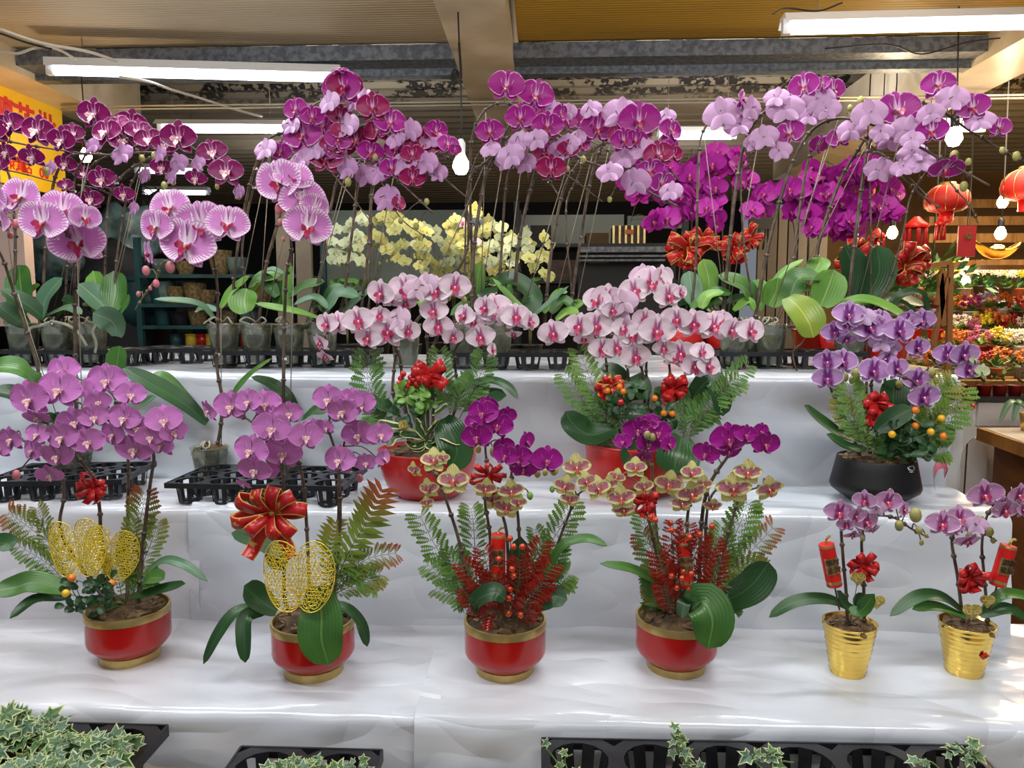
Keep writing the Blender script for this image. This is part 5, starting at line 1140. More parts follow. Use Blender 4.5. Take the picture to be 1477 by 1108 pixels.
for k, (xp, lab) in enumerate(((410, 'flamed pink orchid on a tall straight spike behind the pink ones'), (108, 'flamed pink orchid at the left with its spike behind the dark stakes'))):
    cc = V((P(xp-2,660,Y2B-.09).x, Y2B-.09, Z2+.012)); pl, c = nursery(lab, 'D', 0, 0, 0, c=cc, h=.085); y1 = c.y
    if k == 0:
        pl.spike('D', [(1208,900),(1208,600),(1212,300),(1222,100),(1240,0),(1230,-130),(1190,-290),(1200,-380)], [y1,y1,y1,y1-.02,y1-.04,y1-.10,y1-.14,y1-.14], .004, stake=True)
        pl.spike('A', [(1240,1050),(1235,900),(1210,840),(1260,800),(1300,900),(1320,980)], [y1-.1,y1-.13,y1-.14,y1-.14,y1-.14,y1-.14], .0028, nodes=False)
        blooms([pl], 'A', 'strip', [(1190,780,190,-10),(1290,860,180,30),(1310,970,185,20,10),(1250,760,150,25,-20),(1340,890,130,50)], fwd=.015)
        bud(pl, 'A', [(1190,890,46),(1195,948,32),(1255,940,36),(1230,990,20),(1208,1020,20)], y1-.15, 'budp')
        pl.leaf('D', [(1290,720),(1340,690),(1400,690)], [y1,y1-.03], 70, 'leafd')
    else:
        pl.spike('D', [(330,900),(322,500),(318,200),(312,0),(290,-60),(200,-150)], [y1,y1,y1,y1-.04,y1-.08,y1-.12], .0042, stake=True)
        pl.spike('D', [(180,700),(160,500),(80,250),(20,60),(-30,-60),(30,-160)], [y1,y1,y1-.02,y1-.06,y1-.1,y1-.12], .004, stake=True)
        blooms([pl], 'D', 'strip', [(90,845-1063,175,-5,-10),(180,950-1063,190,5,5),(265,900-1063,170,15),(335,1035-1063,220,10,15),(360,930-1063,120,50),(5,945-1063,120,-30),(-30,860-1063,150,-10)], fwd=.015)
        bud(pl, 'D', [(32,-108,36),(68,-110,38),(45,-60,30)], y1-.12, 'budp')
        pl.leaf('D', [(200,640),(100,520),(0,500),(-60,520)], [y1-.02,y1-.08,y1-.10], 120, 'leaf'); pl.leaf('D', [(150,680),(60,620),(-40,600)], [y1-.05,y1-.1], 100, 'leafd'); pl.leaf('D', [(490,560),(500,480),(510,410)], [y1,y1,y1], 95, 'leaf', hint=(0,-1,.1)); pl.leaf('D', [(420,700),(560,680),(665,625)], [y1,y1-.04,y1-.05], 75, 'leafb'); pl.leaf('D', [(260,700),(220,740),(180,700)], [y1,y1-.02], 90, 'leafd')
    finish(pl)
# ================================================================ TOP STEP ORCHIDS
def tcell(cf, i, j): return cf(i, j) + V((0,0,.006))
TL = []
def top(label, cc, r=.044, h=.115, **k):
    pl, c = nursery(label, 'D', 0, 0, 0, c=cc, r=r, h=h); TL.append(pl); return pl, c.y
# cluster 1: wine coloured
n1 = []
for k, (i, j, lab) in enumerate(((0,0,'wine orchid with white rimmed petals, leftmost pot of the left tray'), (1,0,'wine orchid second in the left tray with thick grey roots over its pot'), (2,0,'wine orchid with upright blue-green leaves, right in the left tray'), (1,1,'wine orchid in the back row of the left tray'))):
    pl, y = top(lab, tcell(cA, i, j)); n1.append(pl)
    if k == 0:
        pl.spike('A', [(60,1400),(65,1100),(62,950),(40,750),(-30,640),(0,600),(130,620),(330,650),(480,660)], [y,y,y,y-.02,y-.02,y-.05,y-.06,y-.08,y-.08], .0035, stake=True)
    if k == 1:
        pl.spike('A', [(185,1400),(190,1100),(220,830),(250,720),(310,660),(480,660),(650,650),(870,700),(1000,790)], [y,y,y,y,y-.02,y-.03,y-.04,y-.05,y-.05], .0038, stake=True)
        pl.spike('A', [(270,1350),(290,1100),(310,860),(325,740),(370,630),(300,560),(150,560),(20,520)], [y,y,y,y,y-.01,y-.02,y-.04,y-.05], .0036, stake=True)
    if k == 2:
        pl.spike('A', [(440,1300),(450,1060),(465,850),(510,760),(590,700),(700,640),(760,600),(850,650),(960,740)], [y,y,y,y-.01,y-.02,y-.03,y-.04,y-.04,y-.05], .0034, stake=True)
        pl.spike('A', [(480,1300),(500,1080),(545,820),(600,700),(570,620),(500,560),(410,500)], [y,y,y,y,y-.01,y-.02,y-.03], .0034, stake=True)
    if k == 3:
        pl.spike('A', [(0,720),(100,740),(250,780),(400,800),(560,870)], [y,y-.05,y-.08,y-.1,y-.1], .0025)
        pl.spike('A', [(330,1300),(350,900),(380,720),(500,640),(560,560),(620,590)], [y,y,y,y-.02,y-.04,y-.06], .0034)
blooms(n1, 'A', 'dark', [(400,490,145,-5),(45,530,120,0),(-10,560,120,-15),(160,560,145,0),(265,600,125,-5),(310,570,95,20),(455,565,135,-10),(560,530,130,10),(535,600,135,0,5),(635,595,115,10),(760,590,150,0),(905,650,120,15),(965,735,140,5),(690,715,95,10,20),(835,760,90,0,30),(435,765,115,5),(530,830,90,0,20),(385,850,100,15,15),(280,790,65),(140,670,110,0,30),(30,650,95,-10,20),(280,700,95,0,20),(355,740,70,20),(590,560,110,20),(500,530,100,-10,-20),(700,620,100,30),(0,700,90)])
blooms(n1, 'A', 'dark', [(210,720,80,160),(620,750,80,150),(760,700,100,160),(680,660,80,150),(570,890,70,150),(840,700,80,160),(520,660,110,165),(400,620,100,160),(1020,820,70,150),(730,760,70,150)])
for pl in n1[:3]: pass
bud(n1[1], 'A', [(605,675,30),(660,665,36),(700,790,32),(738,775,28),(1015,830,40),(20,645,40),(200,730,36),(925,795,24)], n1[1].L.y-.05, 'bud')
Yl = n1[0].L.y - .03
n1[0].leaf('D', [(60,320),(90,210),(85,130),(80,65)], [Yl,Yl+.05], 125, 'leaf', hint=(0,-1,.15)); n1[0].leaf('D', [(120,330),(60,290),(-20,230)], [Yl,Yl-.03], 95, 'leafd')
n1[1].leaf('D', [(200,300),(110,230),(0,170)], [Yl,Yl-.05], 85, 'leafd'); n1[1].leaf('D', [(170,300),(200,200),(265,120)], [Yl,Yl+.02], 95, 'leafb', hint=(-.3,-.9,.3)); n1[1].leaf('D', [(140,250),(130,190),(170,150)], [Yl+.05,Yl+.05], 80, 'leaf'); n1[1].leaf('D', [(230,300),(290,240),(290,190)], [Yl+.02], 60, 'leafd'); n1[1].leaf('D', [(200,280),(290,250),(350,275)], [Yl,Yl-.02], 50, 'leafb')
n1[2].leaf('D', [(450,300),(420,190),(395,90)], [Yl,Yl+.06], 100, 'leafl', hint=(0,-1,.2)); n1[2].leaf('D', [(470,270),(400,200),(335,145)], [Yl,Yl-.02], 110, 'leafb'); n1[2].leaf('D', [(470,270),(490,180),(485,90)], [Yl,Yl+.04], 110, 'leaf', hint=(.2,-1,.2)); n1[2].leaf('D', [(490,300),(530,250),(550,190)], [Yl,Yl], 60, 'leaf'); n1[2].leaf('D', [(500,370),(480,310),(395,270)], [Yl-.04,Yl-.06,Yl-.07], 110, 'leafb', hint=(0,-1,.4)); n1[2].leaf('D', [(470,300),(420,240),(350,230)], [Yl], 60, 'leafd')
r_ = n1[1]; r_.part('aerial_root', MB().tube(cat_([P(*px('D',a,b), Yl-.02) for a, b in ((210,310),(170,325),(130,335),(120,370))], 5), .0042, 6), M['root']); r_.part('aerial_root', MB().tube(cat_([P(*px('D',a,b), Yl-.03) for a, b in ((215,305),(280,320),(330,350),(370,410))], 5), .0042, 6), M['root']); n1[2].part('aerial_root', MB().tube(cat_([P(*px('D',a,b), Yl-.05) for a, b in ((410,320),(395,350),(410,400),(405,440))], 5), .004, 6), M['root'])
for pl in n1: finish(pl)
# cluster 2: magenta, centre left
n2 = []
for k, (i, lab) in enumerate(((0,'magenta orchid in the first clear pot of the centre left tray'), (1,'magenta orchid in the second clear pot with two spread leaves'), (2,'magenta orchid in the third clear pot of the centre left tray'), (3,'magenta orchid in the fourth clear pot, beside the blush orchids'))):
    
    pl, y = top(lab, tcell(cC, min(i, 9), 0)); n2.append(pl)
    if k == 0:
        pl.spike('A', [(990,1380),(1000,1150),(1050,850),(1100,680),(1150,590),(1240,550),(1290,480),(1350,440),(1440,400)], [y,y,y,y-.02,y-.04,y-.06,y-.08,y-.1,y-.1], .0042, stake=True)
    if k == 1:
        pl.spike('A', [(1100,1400),(1130,1150),(1190,930),(1240,720),(1290,640),(1400,600),(1500,560),(1600,510)], [y,y,y,y,y-.03,y-.05,y-.08,y-.1], .0042, stake=True)
        pl.spike('A', [(1080,1380),(1030,1100),(1080,800),(1150,640),(1200,600),(1270,500),(1300,470)], [y+.03,y+.03,y+.02,y,y-.03,y-.06,y-.08], .0036, stake=True)
    if k == 2:
        pl.spike('B', [(20,1350),(70,1080),(110,750),(125,670),(90,560),(100,490),(260,580),(400,700),(580,850)], [y,y,y,y-.02,y-.04,y-.06,y-.08,y-.1,y-.12], .004, stake=True)
        pl.spike('B', [(-80,1350),(-40,1080),(10,800),(60,700),(100,680),(180,690),(300,790),(430,910)], [y,y,y,y-.02,y-.04,y-.06,y-.09,y-.12], .0036, stake=True)
    if k == 3:
        pl.spike('B', [(110,1400),(150,1080),(170,800),(230,650),(280,630),(350,620),(420,640),(500,680)], [y,y,y,y-.02,y-.04,y-.05,y-.08,y-.1], .0038, stake=True)
        pl.spike('B', [(150,1400),(165,1000),(160,820),(200,770),(290,930),(430,1030)], [y+.04,y+.04,y+.02,y-.02,y-.06,y-.1], .003)
        pl.spike('B', [(0,740),(90,850),(180,970)], [y-.1,y-.12,y-.12], .0026)
M2 = [(40,380,160,-5),(170,460,135,0),(245,525,130,15),(100,600,145,-5),(5,650,85,30),(380,620,155,0),(490,620,95,25),(340,760,110,10,20),(270,640,110,-20),(190,560,120,-10),(440,560,100,30),(330,560,110,150),(230,850,130,155),(280,870,85,60),(200,740,120,150),(140,750,110,160),(400,700,110,150),(300,700,120,160),(60,720,110,150),(30,500,110,30),(250,720,100,20),(450,740,90,160),(160,650,110,10,20),(90,440,90,150),(420,600,100,170),(340,660,100,10,10),(520,640,60,40),(270,600,90,160)]
blooms(n2, 'B', 'mag', M2[::2]); blooms(n2, 'B', 'dmag', M2[1::2])
blooms(n2, 'A', 'mag', [(1260,470,110,-15),(1290,580,165,-5),(1375,540,120,10),(1195,650,95,0),(1440,600,110,15),(1330,500,100,20),(1440,700,100,160),(1280,690,110,155)]); blooms(n2, 'A', 'dmag', [(1390,680,140,0),(1420,620,110,5),(1460,560,100,10),(1470,370,150,0)]); blooms(n2, 'A', 'palem', [(1130,640,110,160),(1400,440,110,150),(1340,640,120,160),(1240,540,90,160)])
blooms(n2, 'B', 'palem', [(30,300,70,0,-60),(60,540,120,155),(130,420,90,150)])
bud(n2[2], 'B', [(240,560,34),(270,575,30),(65,775,36),(180,670,28),(290,940,28),(355,965,32),(400,860,28)], n2[2].L.y-.1, 'bud')
Yl = n2[0].L.y - .02
n2[0].leaf('D', [(910,290),(860,240),(780,220),(655,210)], [Yl,Yl-.02,Yl-.04,Yl-.05], 46, 'leafb'); n2[0].leaf('D', [(940,250),(990,180),(1065,110)], [Yl+.02,Yl+.03], 66, 'leafl'); n2[0].leaf('D', [(930,260),(870,250),(830,265)], [Yl+.02], 50, 'leafb')
n2[1].leaf('D', [(1050,270),(1040,220),(1050,165)], [Yl,Yl+.02], 130, 'leafl', hint=(0,-1,.2)); n2[1].leaf('D', [(1180,200),(1120,130),(1055,165)], [Yl+.04], 80, 'leaf'); n2[1].leaf('D', [(1070,200),(1120,130),(1200,110)], [Yl+.06], 110, 'leafl'); n2[1].leaf('D', [(1110,100),(1160,85),(1210,105)], [Yl+.05], 36, 'leafb'); n2[1].leaf('D', [(1370,295),(1280,270),(1180,250),(1088,228)], [Yl-.02,Yl-.05,Yl-.06,Yl-.06], 48, 'leafl')
n2[2].leaf('D', [(1230,200),(1300,160),(1385,135)], [Yl+.02], 80, 'leaf'); n2[2].leaf('D', [(1400,250),(1340,205),(1250,235)], [Yl,Yl-.02], 50, 'leafb'); n2[2].leaf('D', [(1220,270),(1225,160),(1235,50)], [Yl+.03], 42, 'leafl', hint=(0,-1,0)); n2[2].leaf('D', [(1180,260),(1200,180),(1210,130)], [Yl+.05], 90, 'leaf')
n2[3].leaf('E', [(-30,260),(30,190),(110,200)], [Yl+.0], 90, 'leafb'); n2[3].leaf('E', [(-40,250),(0,170),(60,170)], [Yl+.04], 60, 'leaf'); n2[3].leaf('E', [(-20,270),(-60,230),(-90,250)], [Yl+.02], 60, 'leaf'); n2[3].leaf('E', [(30,280),(100,220),(160,170)], [Yl+.03], 60, 'leafb')
for pl in n2: finish(pl)
# middle pots standing between trays (behind blush orchids)
n3 = []
specs = [(cD(0,0),'tall magenta orchid in the first clear pot of the centre right tray'), (cD(1,0),'tall magenta orchid in the wide clear pot of the centre right tray'), (cD(1,1) if True else 0,'tall magenta orchid at the back of the centre right tray'), (V((P(585,500,2.12).x, 2.12, Z1+.003)),'tall magenta orchid in a clear pot standing loose left of the centre right tray')]
for k, (cc, lab) in enumerate(specs):
    pl, y = top(lab, cc + V((0,0,.004)), h=.12); n3.append(pl)
    if k == 0:
        pl.spike('B', [(590,1400),(600,1080),(640,800),(680,680),(740,590),(850,570),(930,560),(1000,600)], [y,y,y,y-.02,y-.04,y-.06,y-.08,y-.08], .0048, stake=True)
        pl.spike('B', [(610,1400),(590,1000),(585,700),(600,560),(650,470),(720,440),(800,460),(900,500)], [y+.04,y+.04,y+.02,y,y-.02,y-.04,y-.05,y-.05], .0038, stake=True)
        pl.spike('B', [(560,1380),(565,1000),(575,800),(610,680),(650,630),(740,640),(850,690),(1000,750),(1150,860)], [y+.02,y+.02,y,y,y-.02,y-.04,y-.05,y-.06,y-.07], .003)
    if k == 1:
        pl.spike('B', [(770,1400),(790,1060),(850,780),(920,600),(980,610),(1060,680),(1200,730),(1350,820),(1470,880)], [y,y,y,y-.01,y-.03,y-.05,y-.06,y-.08,y-.1], .0048, stake=True)
        pl.spike('B', [(700,1400),(720,1050),(740,780),(780,690),(840,690),(900,740),(960,830)], [y+.01,y+.01,y,y-.01,y-.03,y-.04,y-.05], .0036, stake=True)
    if k == 2:
        pl.spike('B', [(900,1400),(930,1080),(980,820),(1050,690),(1110,640),(1180,610),(1300,670),(1477,760)], [y-.05,y-.05,y-.05,y-.06,y-.08,y-.09,y-.1,y-.1], .0046, stake=True)
        pl.spike('B', [(1000,1400),(1050,1060),(1100,760),(1160,600),(1230,545),(1330,600),(1450,680)], [y-.04,y-.04,y-.04,y-.05,y-.07,y-.09,y-.1], .0044, stake=True)
        pl.spike('B', [(1000,1350),(995,1000),(1000,850),(1060,700),(1000,560),(1150,630),(1280,720)], [y,y,y,y-.02,y-.04,y-.06,y-.08], .003)
    if k == 3:
        pl.spike('B', [(330,1400),(560,1100),(570,850),(600,730),(640,700),(700,640),(760,520),(840,440)], [y,y-.02,y-.04,y-.06,y-.07,y-.08,y-.08,y-.08], .0036, stake=True)
blooms(n3, 'B', 'mag', [(740,370,145,0,-5),(865,410,145,5),(670,565,115,0,10),(800,505,125,-10),(915,540,125,0),(970,485,85,50),(1070,510,110,-40),(1130,550,140,5),(1305,520,170,5),(1440,560,110,30),(1290,600,100,10,15),(1000,520,80,20),(900,640,80,15,20),(1060,620,80,20),(1240,600,110,15),(1250,530,100,30),(880,470,90,20)])
blooms(n3, 'B', 'dmag', [(1390,660,125,5),(930,720,125,-5,15),(900,660,90,20),(1220,570,95,-20),(1000,640,90,10,20),(1450,660,90,20)])
blooms(n3, 'B', 'palem', [(1220,490,150,160),(760,670,120,160),(820,700,100,155),(960,650,100,160),(1180,740,110,165),(1290,780,130,150,-20),(1000,620,100,150),(870,600,100,160),(730,690,90,150,-20),(1000,480,80,160),(1420,500,80,160),(1240,680,110,160),(1350,730,120,10,30),(1400,780,110,20,30),(1320,640,110,160),(800,610,110,150),(940,470,80,160),(1100,470,90,160),(1040,590,80,150),(670,640,90,160,20),(1440,820,100,150)])
bud(n3[1], 'B', [(1015,618,34),(1068,680,28),(1000,720,24),(1180,850,24)], n3[1].L.y-.06, 'bud')
Yl = n3[0].L.y
n3[3].leaf('E', [(620,260),(615,150),(630,50)], [Yl+.05], 66, 'leafl', hint=(0,-1,0)); n3[3].leaf('E', [(600,240),(560,240),(500,280)], [Yl], 60, 'leaf'); n3[3].leaf('E', [(400,260),(370,220),(330,230)], [Yl+.05], 60, 'leafl')
n3[0].leaf('E', [(640,300),(680,230),(760,215)], [Yl,Yl-.02], 70, 'leaf'); n3[0].leaf('E', [(700,270),(650,200),(720,170)], [Yl+.03], 70, 'leafd')
n3[1].leaf('E', [(850,280),(840,190),(760,130),(660,150)], [Yl,Yl+.01,Yl,Yl], 110, 'leafd'); n3[1].leaf('E', [(860,290),(770,220),(680,120)], [Yl-.03], 36, 'leafl'); n3[1].leaf('E', [(850,285),(920,230),(1005,155)], [Yl-.02], 30, 'leafb')
n3[2].leaf('E', [(930,270),(980,220),(1035,250)], [Yl+.02], 70, 'leaf'); n3[2].leaf('E', [(950,300),(1000,270),(1050,270)], [Yl,Yl-.02], 66, 'leafl'); n3[2].leaf('E', [(900,270),(960,190),(1000,180)], [Yl+.04], 50, 'leafl'); n3[2].leaf('E', [(980,280),(1040,240),(1050,210)], [Yl+.02], 50, 'leafl')
for pl in n3: finish(pl)
# cluster 4: pale rimmed, right
n4 = []
for k, (cc, lab) in enumerate(((cE(0,0),'tall pale pink orchid in the first clear pot of the right tray'), (cE(1,0),'tall pale pink orchid in the second clear pot of the right tray'), (cE(1,1),'tall pale pink orchid at the back of the right tray'), (V((P(1240,500,2.05).x, 2.12, Z1+.003)),'tall pale pink orchid in a clear pot standing right of the last tray'))):
    pl, y = top(lab, cc + V((0,0,.006)), h=.115); n4.append(pl)
    if k == 0:
        pl.spike('C', [(70,1380),(80,1100),(90,700),(110,560),(170,500),(250,480),(350,490)], [y,y,y,y,y-.02,y-.04,y-.05], .0034, stake=True)
        pl.spike('C', [(190,1400),(220,1060),(265,700),(330,520),(430,450),(560,435),(680,440)], [y,y,y,y-.01,y-.03,y-.05,y-.06], .0046, stake=True)
    if k == 1:
        pl.spike('C', [(330,1380),(390,1040),(470,750),(560,570),(680,505),(840,535),(1000,610),(1200,720),(1330,790)], [y,y,y,y-.02,y-.05,y-.08,y-.1,y-.12,y-.14], .005, stake=True)
        pl.spike('C', [(290,1100),(270,760),(300,670),(370,625),(440,630),(500,650)], [y,y,y,y-.02,y-.03,y-.04], .003)
    if k == 2:
        pl.spike('C', [(570,1350),(600,1050),(690,780),(770,640),(820,570),(870,545),(950,590),(1080,680),(1230,720)], [y,y,y,y-.02,y-.05,y-.08,y-.1,y-.11,y-.12], .005, stake=True)
        pl.spike('C', [(470,1380),(500,1050),(550,720),(600,600),(700,575),(800,600),(900,700),(1080,870)], [y,y,y,y-.02,y-.04,y-.06,y-.08,y-.1], .0042, stake=True)
    if k == 3:
        pl.spike('C', [(720,1380),(760,1000),(800,700),(840,560),(900,490),(1030,440),(1120,470),(1250,560),(1400,650),(1480,690)], [y,y,y,y-.02,y-.05,y-.08,y-.1,y-.1,y-.1,y-.1], .0048, stake=True)
        pl.spike('C', [(900,1200),(960,1000),(990,850),(1040,760),(1100,700),(1180,800),(1250,880),(1280,950)], [y,y,y,y-.02,y-.04,y-.07,y-.1,y-.12], .0032)
        pl.spike('C', [(820,1380),(825,1000),(820,760),(840,650),(930,700),(1050,820),(1120,890)], [y,y,y,y-.01,y-.04,y-.07,y-.1], .003)
blooms(n4, 'C', 'palem', [(540,370,120,-35),(665,385,105,20),(275,430,95,65),(480,570,115,-25),(940,475,175,0),(1112,365,125,-20),(1260,460,120,-20),(1370,545,95,0),(1085,560,120,-30),(1035,515,90,10),(690,590,95,-20),(600,620,90,20,20),(1140,720,140,0,55),(860,730,115,160),(620,360,70,-60),(1000,600,90,150)])
blooms(n4, 'C', 'palem', [(190,490,150,160),(310,465,110,200),(460,470,145,165),(370,590,115,160),(600,430,125,160),(820,490,135,165),(1170,425,120,155),(1290,520,110,160),(980,560,130,160),(640,470,100,150),(740,560,110,150),(900,600,110,160),(1000,660,110,150),(960,720,90,160),(420,420,100,150),(260,540,110,160),(1080,490,100,150),(330,610,90,150),(440,650,90,150),(560,500,100,160),(870,570,90,150),(1040,700,100,160)])
bud(n4[2], 'C', [(780,430,36),(735,460,26),(910,735,36),(1015,710,34),(1180,665,44),(1220,795,40),(745,480,20)], n4[2].L.y-.1, 'bud'); bud(n4[3], 'C', [(1385,640,26),(1445,665,36),(1240,690,30)], n4[3].L.y-.12, 'bud')
Yl = n4[0].L.y
n4[0].leaf('F', [(80,240),(60,170),(50,90)], [Yl,Yl+.03], 90, 'leafb', hint=(0,-1,.2)); n4[0].leaf('F', [(140,190),(130,110),(110,40)], [Yl+.03], 84, 'leafl', hint=(0,-1,.2)); n4[0].leaf('F', [(110,250),(160,190),(230,185)], [Yl-.02], 80, 'leaf'); n4[0].leaf('F', [(100,250),(130,200),(200,180)], [Yl-.03], 60, 'leafl'); n4[0].leaf('F', [(60,250),(100,220),(150,270)], [Yl-.01], 50, 'leaf')
n4[1].leaf('F', [(340,235),(280,160),(170,110)], [Yl,Yl+.01], 115, 'leaf'); n4[1].leaf('F', [(390,240),(420,180),(430,120)], [Yl+.03], 110, 'leafl', hint=(0,-1,.2)); n4[1].leaf('F', [(330,250),(350,170),(370,130)], [Yl+.04], 80, 'leafl'); n4[1].leaf('F', [(350,260),(440,110),(540,40)], [Yl+.05], 36, 'leafl'); n4[1].leaf('F', [(240,260),(300,220),(330,260)], [Yl-.02], 50, 'leafl')
n4[2].leaf('F', [(480,200),(520,120),(620,120)], [Yl-.01], 110, 'leaf'); n4[2].leaf('F', [(610,240),(640,170),(670,85)], [Yl-.02], 140, 'leafl', hint=(0,-1,.3)); n4[2].leaf('F', [(470,205),(520,250),(560,310),(580,375)], [Yl-.05,Yl-.08,Yl-.10,Yl-.10], 145, 'leafy', hint=(0,-.9,.5)); n4[2].leaf('F', [(560,130),(600,70),(610,30)], [Yl+.05], 90, 'leafl'); n4[2].leaf('F', [(560,270),(640,220),(700,220)], [Yl], 70, 'leaf'); n4[2].leaf('F', [(500,180),(540,170),(600,170)], [Yl], 60, 'leafl')
n4[3].leaf('F', [(690,230),(790,215),(900,250),(985,295)], [Yl-.03,Yl-.04,Yl-.05,Yl-.06], 72, 'leafl'); n4[3].leaf('F', [(800,220),(860,100),(850,-20)], [Yl+.02], 130, 'leafd', hint=(0,-1,.1)); n4[3].leaf('F', [(740,200),(750,80),(710,-20)], [Yl+.04], 110, 'leafd', hint=(0,-1,.1)); n4[3].leaf('F', [(900,240),(960,190),(1040,190),(1072,270)], [Yl+.02], 50, 'leafd'); n4[3].leaf('F', [(880,260),(960,230),(1030,300)], [Yl+.03], 46, 'leafd'); n4[3].leaf('F', [(900,280),(990,270),(1040,320)], [Yl], 40, 'leafd')
n4[2].part('aerial_root', MB().tube(cat_([P(*px('F',a,b), Yl-.07) for a, b in ((550,365),(530,400),(495,430),(500,490),(515,528))], 5), .0024, 5), M['chip'])
for pl in n4: finish(pl)
# ================================================================ BEHIND THE STAND
YBK = 3.1
tb = Thing('back_table', 'long dark table behind the white stand carrying more orchids', 'table', (0, 3.3, 0))
tb.part('table_top', slab((-.9, 2.78, 1.10), (1.45, 3.5, 1.13)), M['ply'])
for x in (-.85, 1.40):
    for y in (2.84, 3.44): tb.part('leg', slab((x-.03, y-.03, 0), (x+.03, y+.03, 1.10)), M['ply'])
# small lemon orchids
names = ['leftmost','second','third','fourth','fifth','sixth','seventh','eighth','ninth']
lem = [(500,345),(545,335),(590,350),(630,360),(675,330),(700,360),(735,350),(655,375),(765,370)]
for k, (x, y) in enumerate(lem):
    Y = 2.95 + (k % 2)*.18; base = V((P(x, 430, Y).x, Y, 1.13))
    pl = Plant('small_orchid', 'small lemon yellow orchid, %s of the row glimpsed behind the stand' % names[k], 'orchid', base, 'small yellow orchids behind the stand')
    pl.part('pot', MB().lathe(base, [(.001,0),(.035,0),(.05,.08),(.052,.08),(.045,.07),(.001,.07)], 18), M['black'])
    pl.part('soil', MB().lathe(base, [(.046,.071),(.001,.078)], 12), M['bark'])
    pl.foot = base + V((0,0,.09))
    for q in range(3):
        dx = (q-1)*20 + ru(-8,8); s3 = S
        pl.spike('A', [(x*S+dx*.3, 425*S), (x*S+dx*.6, (y+50)*S), (x*S+dx*2, (y+8)*S), (x*S+dx*3.6, (y-22)*S)], [Y,Y,Y-.01,Y-.02], .0018, 'stemg', nodes=False)
    L = [((x+ru(-30,30))*S, (y+ru(-30,34))*S, ru(48,66), ru(-50,50), ru(-20,30)) for q in range(19)]
    blooms([pl], 'A', 'lemon' if k % 3 else 'green', L, True, .02, .06)
    if k in (4, 5): blooms([pl], 'A', 'pale', [((x+ru(-20,20))*S, (y+ru(-10,25))*S, 50) for q in range(3)], True)
    bud(pl, 'A', [((x+ru(-30,30))*S, (y+ru(10,50))*S, 14) for q in range(8)], Y-.03, 'bud')
    for q in range(4): a = -40*q; pl.leaf('A', [(x*S, 430*S), ((x+ru(-25,25))*S, 408*S), ((x+ru(-45,45))*S, (400+ru(0,18))*S)], [Y-.02, Y-.05], 40, 'leaf')
    finish(pl)
# hot magenta hanging orchids
def hot(label, base, spk, box, n, Y, grp='hot magenta orchids behind the stand'):
    pl = Plant('tall_orchid', label, 'orchid', base, grp); pl.part('pot', MB().lathe(base, [(.001,0),(.055,0),(.08,.14),(.082,.14),(.07,.12),(.001,.12)], 20), M['red']); bark(pl, base+V((0,0,.125)), .07, .01, 12); pl.foot = base + V((0,0,.13))
    for s_ in spk: pl.spike('C', s_, Y, .0032)
    L = []
    for b in box:
        for q in range(b[4]): L.append((ru(b[0], b[2]), ru(b[1], b[3]), ru(85, 115), ru(-60, 60), ru(-25, 40)))
    L = [l for l in L if rnd() < .68]; blooms([pl], 'C', 'hot', L, False, .02, .12)
    for q in range(5): a = ru(-1, 1); pl.leaf('C', [(spk[0][0][0], 1380), (spk[0][0][0]+a*120, 1280), (spk[0][0][0]+a*260, 1300)], [Y-.02, Y-.1], 80, 'leafd')
    finish(pl)
Y = 2.95; b = lambda x: V((P(x, 430, Y).x, Y, 1.13))
hot('hot magenta orchid cascading behind the centre stakes', b(985), [[(0,1300),(20,1000),(30,750),(-20,650),(-100,700),(-170,850),(-200,950)],[(60,1300),(60,900),(70,700),(60,640),(20,800),(0,950)]], [(-250,620,-60,800,12),(-190,780,-60,930,8),(-60,620,60,800,16),(-60,800,60,950,12),(-110,850,-40,980,6)], 0, Y)
hot('hot magenta orchid right of the centre stakes, hanging over the red bow', b(1050), [[(200,1300),(190,900),(190,700),(160,640),(120,760),(130,950)],[(220,1300),(230,900),(240,700),(300,700),(360,850)]], [(50,640,200,800,16),(80,800,200,900,10),(200,640,310,780,12),(110,900,170,980,5),(270,800,390,900,9)], 0, Y)
hot('hot magenta orchid seen through the right arching spikes', b(1175), [[(560,1300),(560,1000),(570,780),(600,700),(660,700),(700,800)],[(520,1300),(500,1000),(480,900),(450,800)]], [(540,700,700,800,14),(420,780,560,900,12),(470,900,620,1010,14),(560,800,700,950,18)], 0, Y)
hot('hot magenta orchid right of the tall dark leaves, above the red paper', b(1270), [[(800,1300),(800,1000),(790,800),(800,700),(860,690),(900,800)],[(860,1300),(870,1000),(890,880),(900,830)]], [(690,700,860,820,14),(690,820,830,960,16),(640,920,800,1010,12),(840,800,930,970,13),(820,700,900,740,4)], 0, Y)
# red bows around pots behind
def redpot(label, x, y, Y, s=.1):
    c = P(x, y, Y); th = Thing('wrapped_gift_pot', label, 'plant pot', (c.x, c.y, 1.13), 'red wrapped pots behind the stand'); base = V((c.x, c.y, 1.13))
    th.part('wrapping', MB().lathe(base, [(.06,0),(.075,.08),(.10,.16),(.085,.155),(.07,.1),(.001,.1)], 24), M['redp']); bow(th, c + V((0,-.1,0)), s, 8, 3, 'rg', .5, .9, tail_dirs=[-90,-60,-120]); bow(th, c + V((.05,-.08,.03)), s*.8, 6, 1, 'rg', .5)
redpot('red wrapped pot with a gold edged bow behind the right orchids', 985, 362, 2.88, .085)
redpot('red wrapped pot with a bow near the right tray leaves', 1050, 360, 2.9, .07)
redpot('red wrapped pot with a bow behind the tall dark leaves', 1215, 372, 2.9, .075)
redpot('red wrapped pot beside the tall dark leaves, far right of the back table', 1285, 385, 2.9, .085)
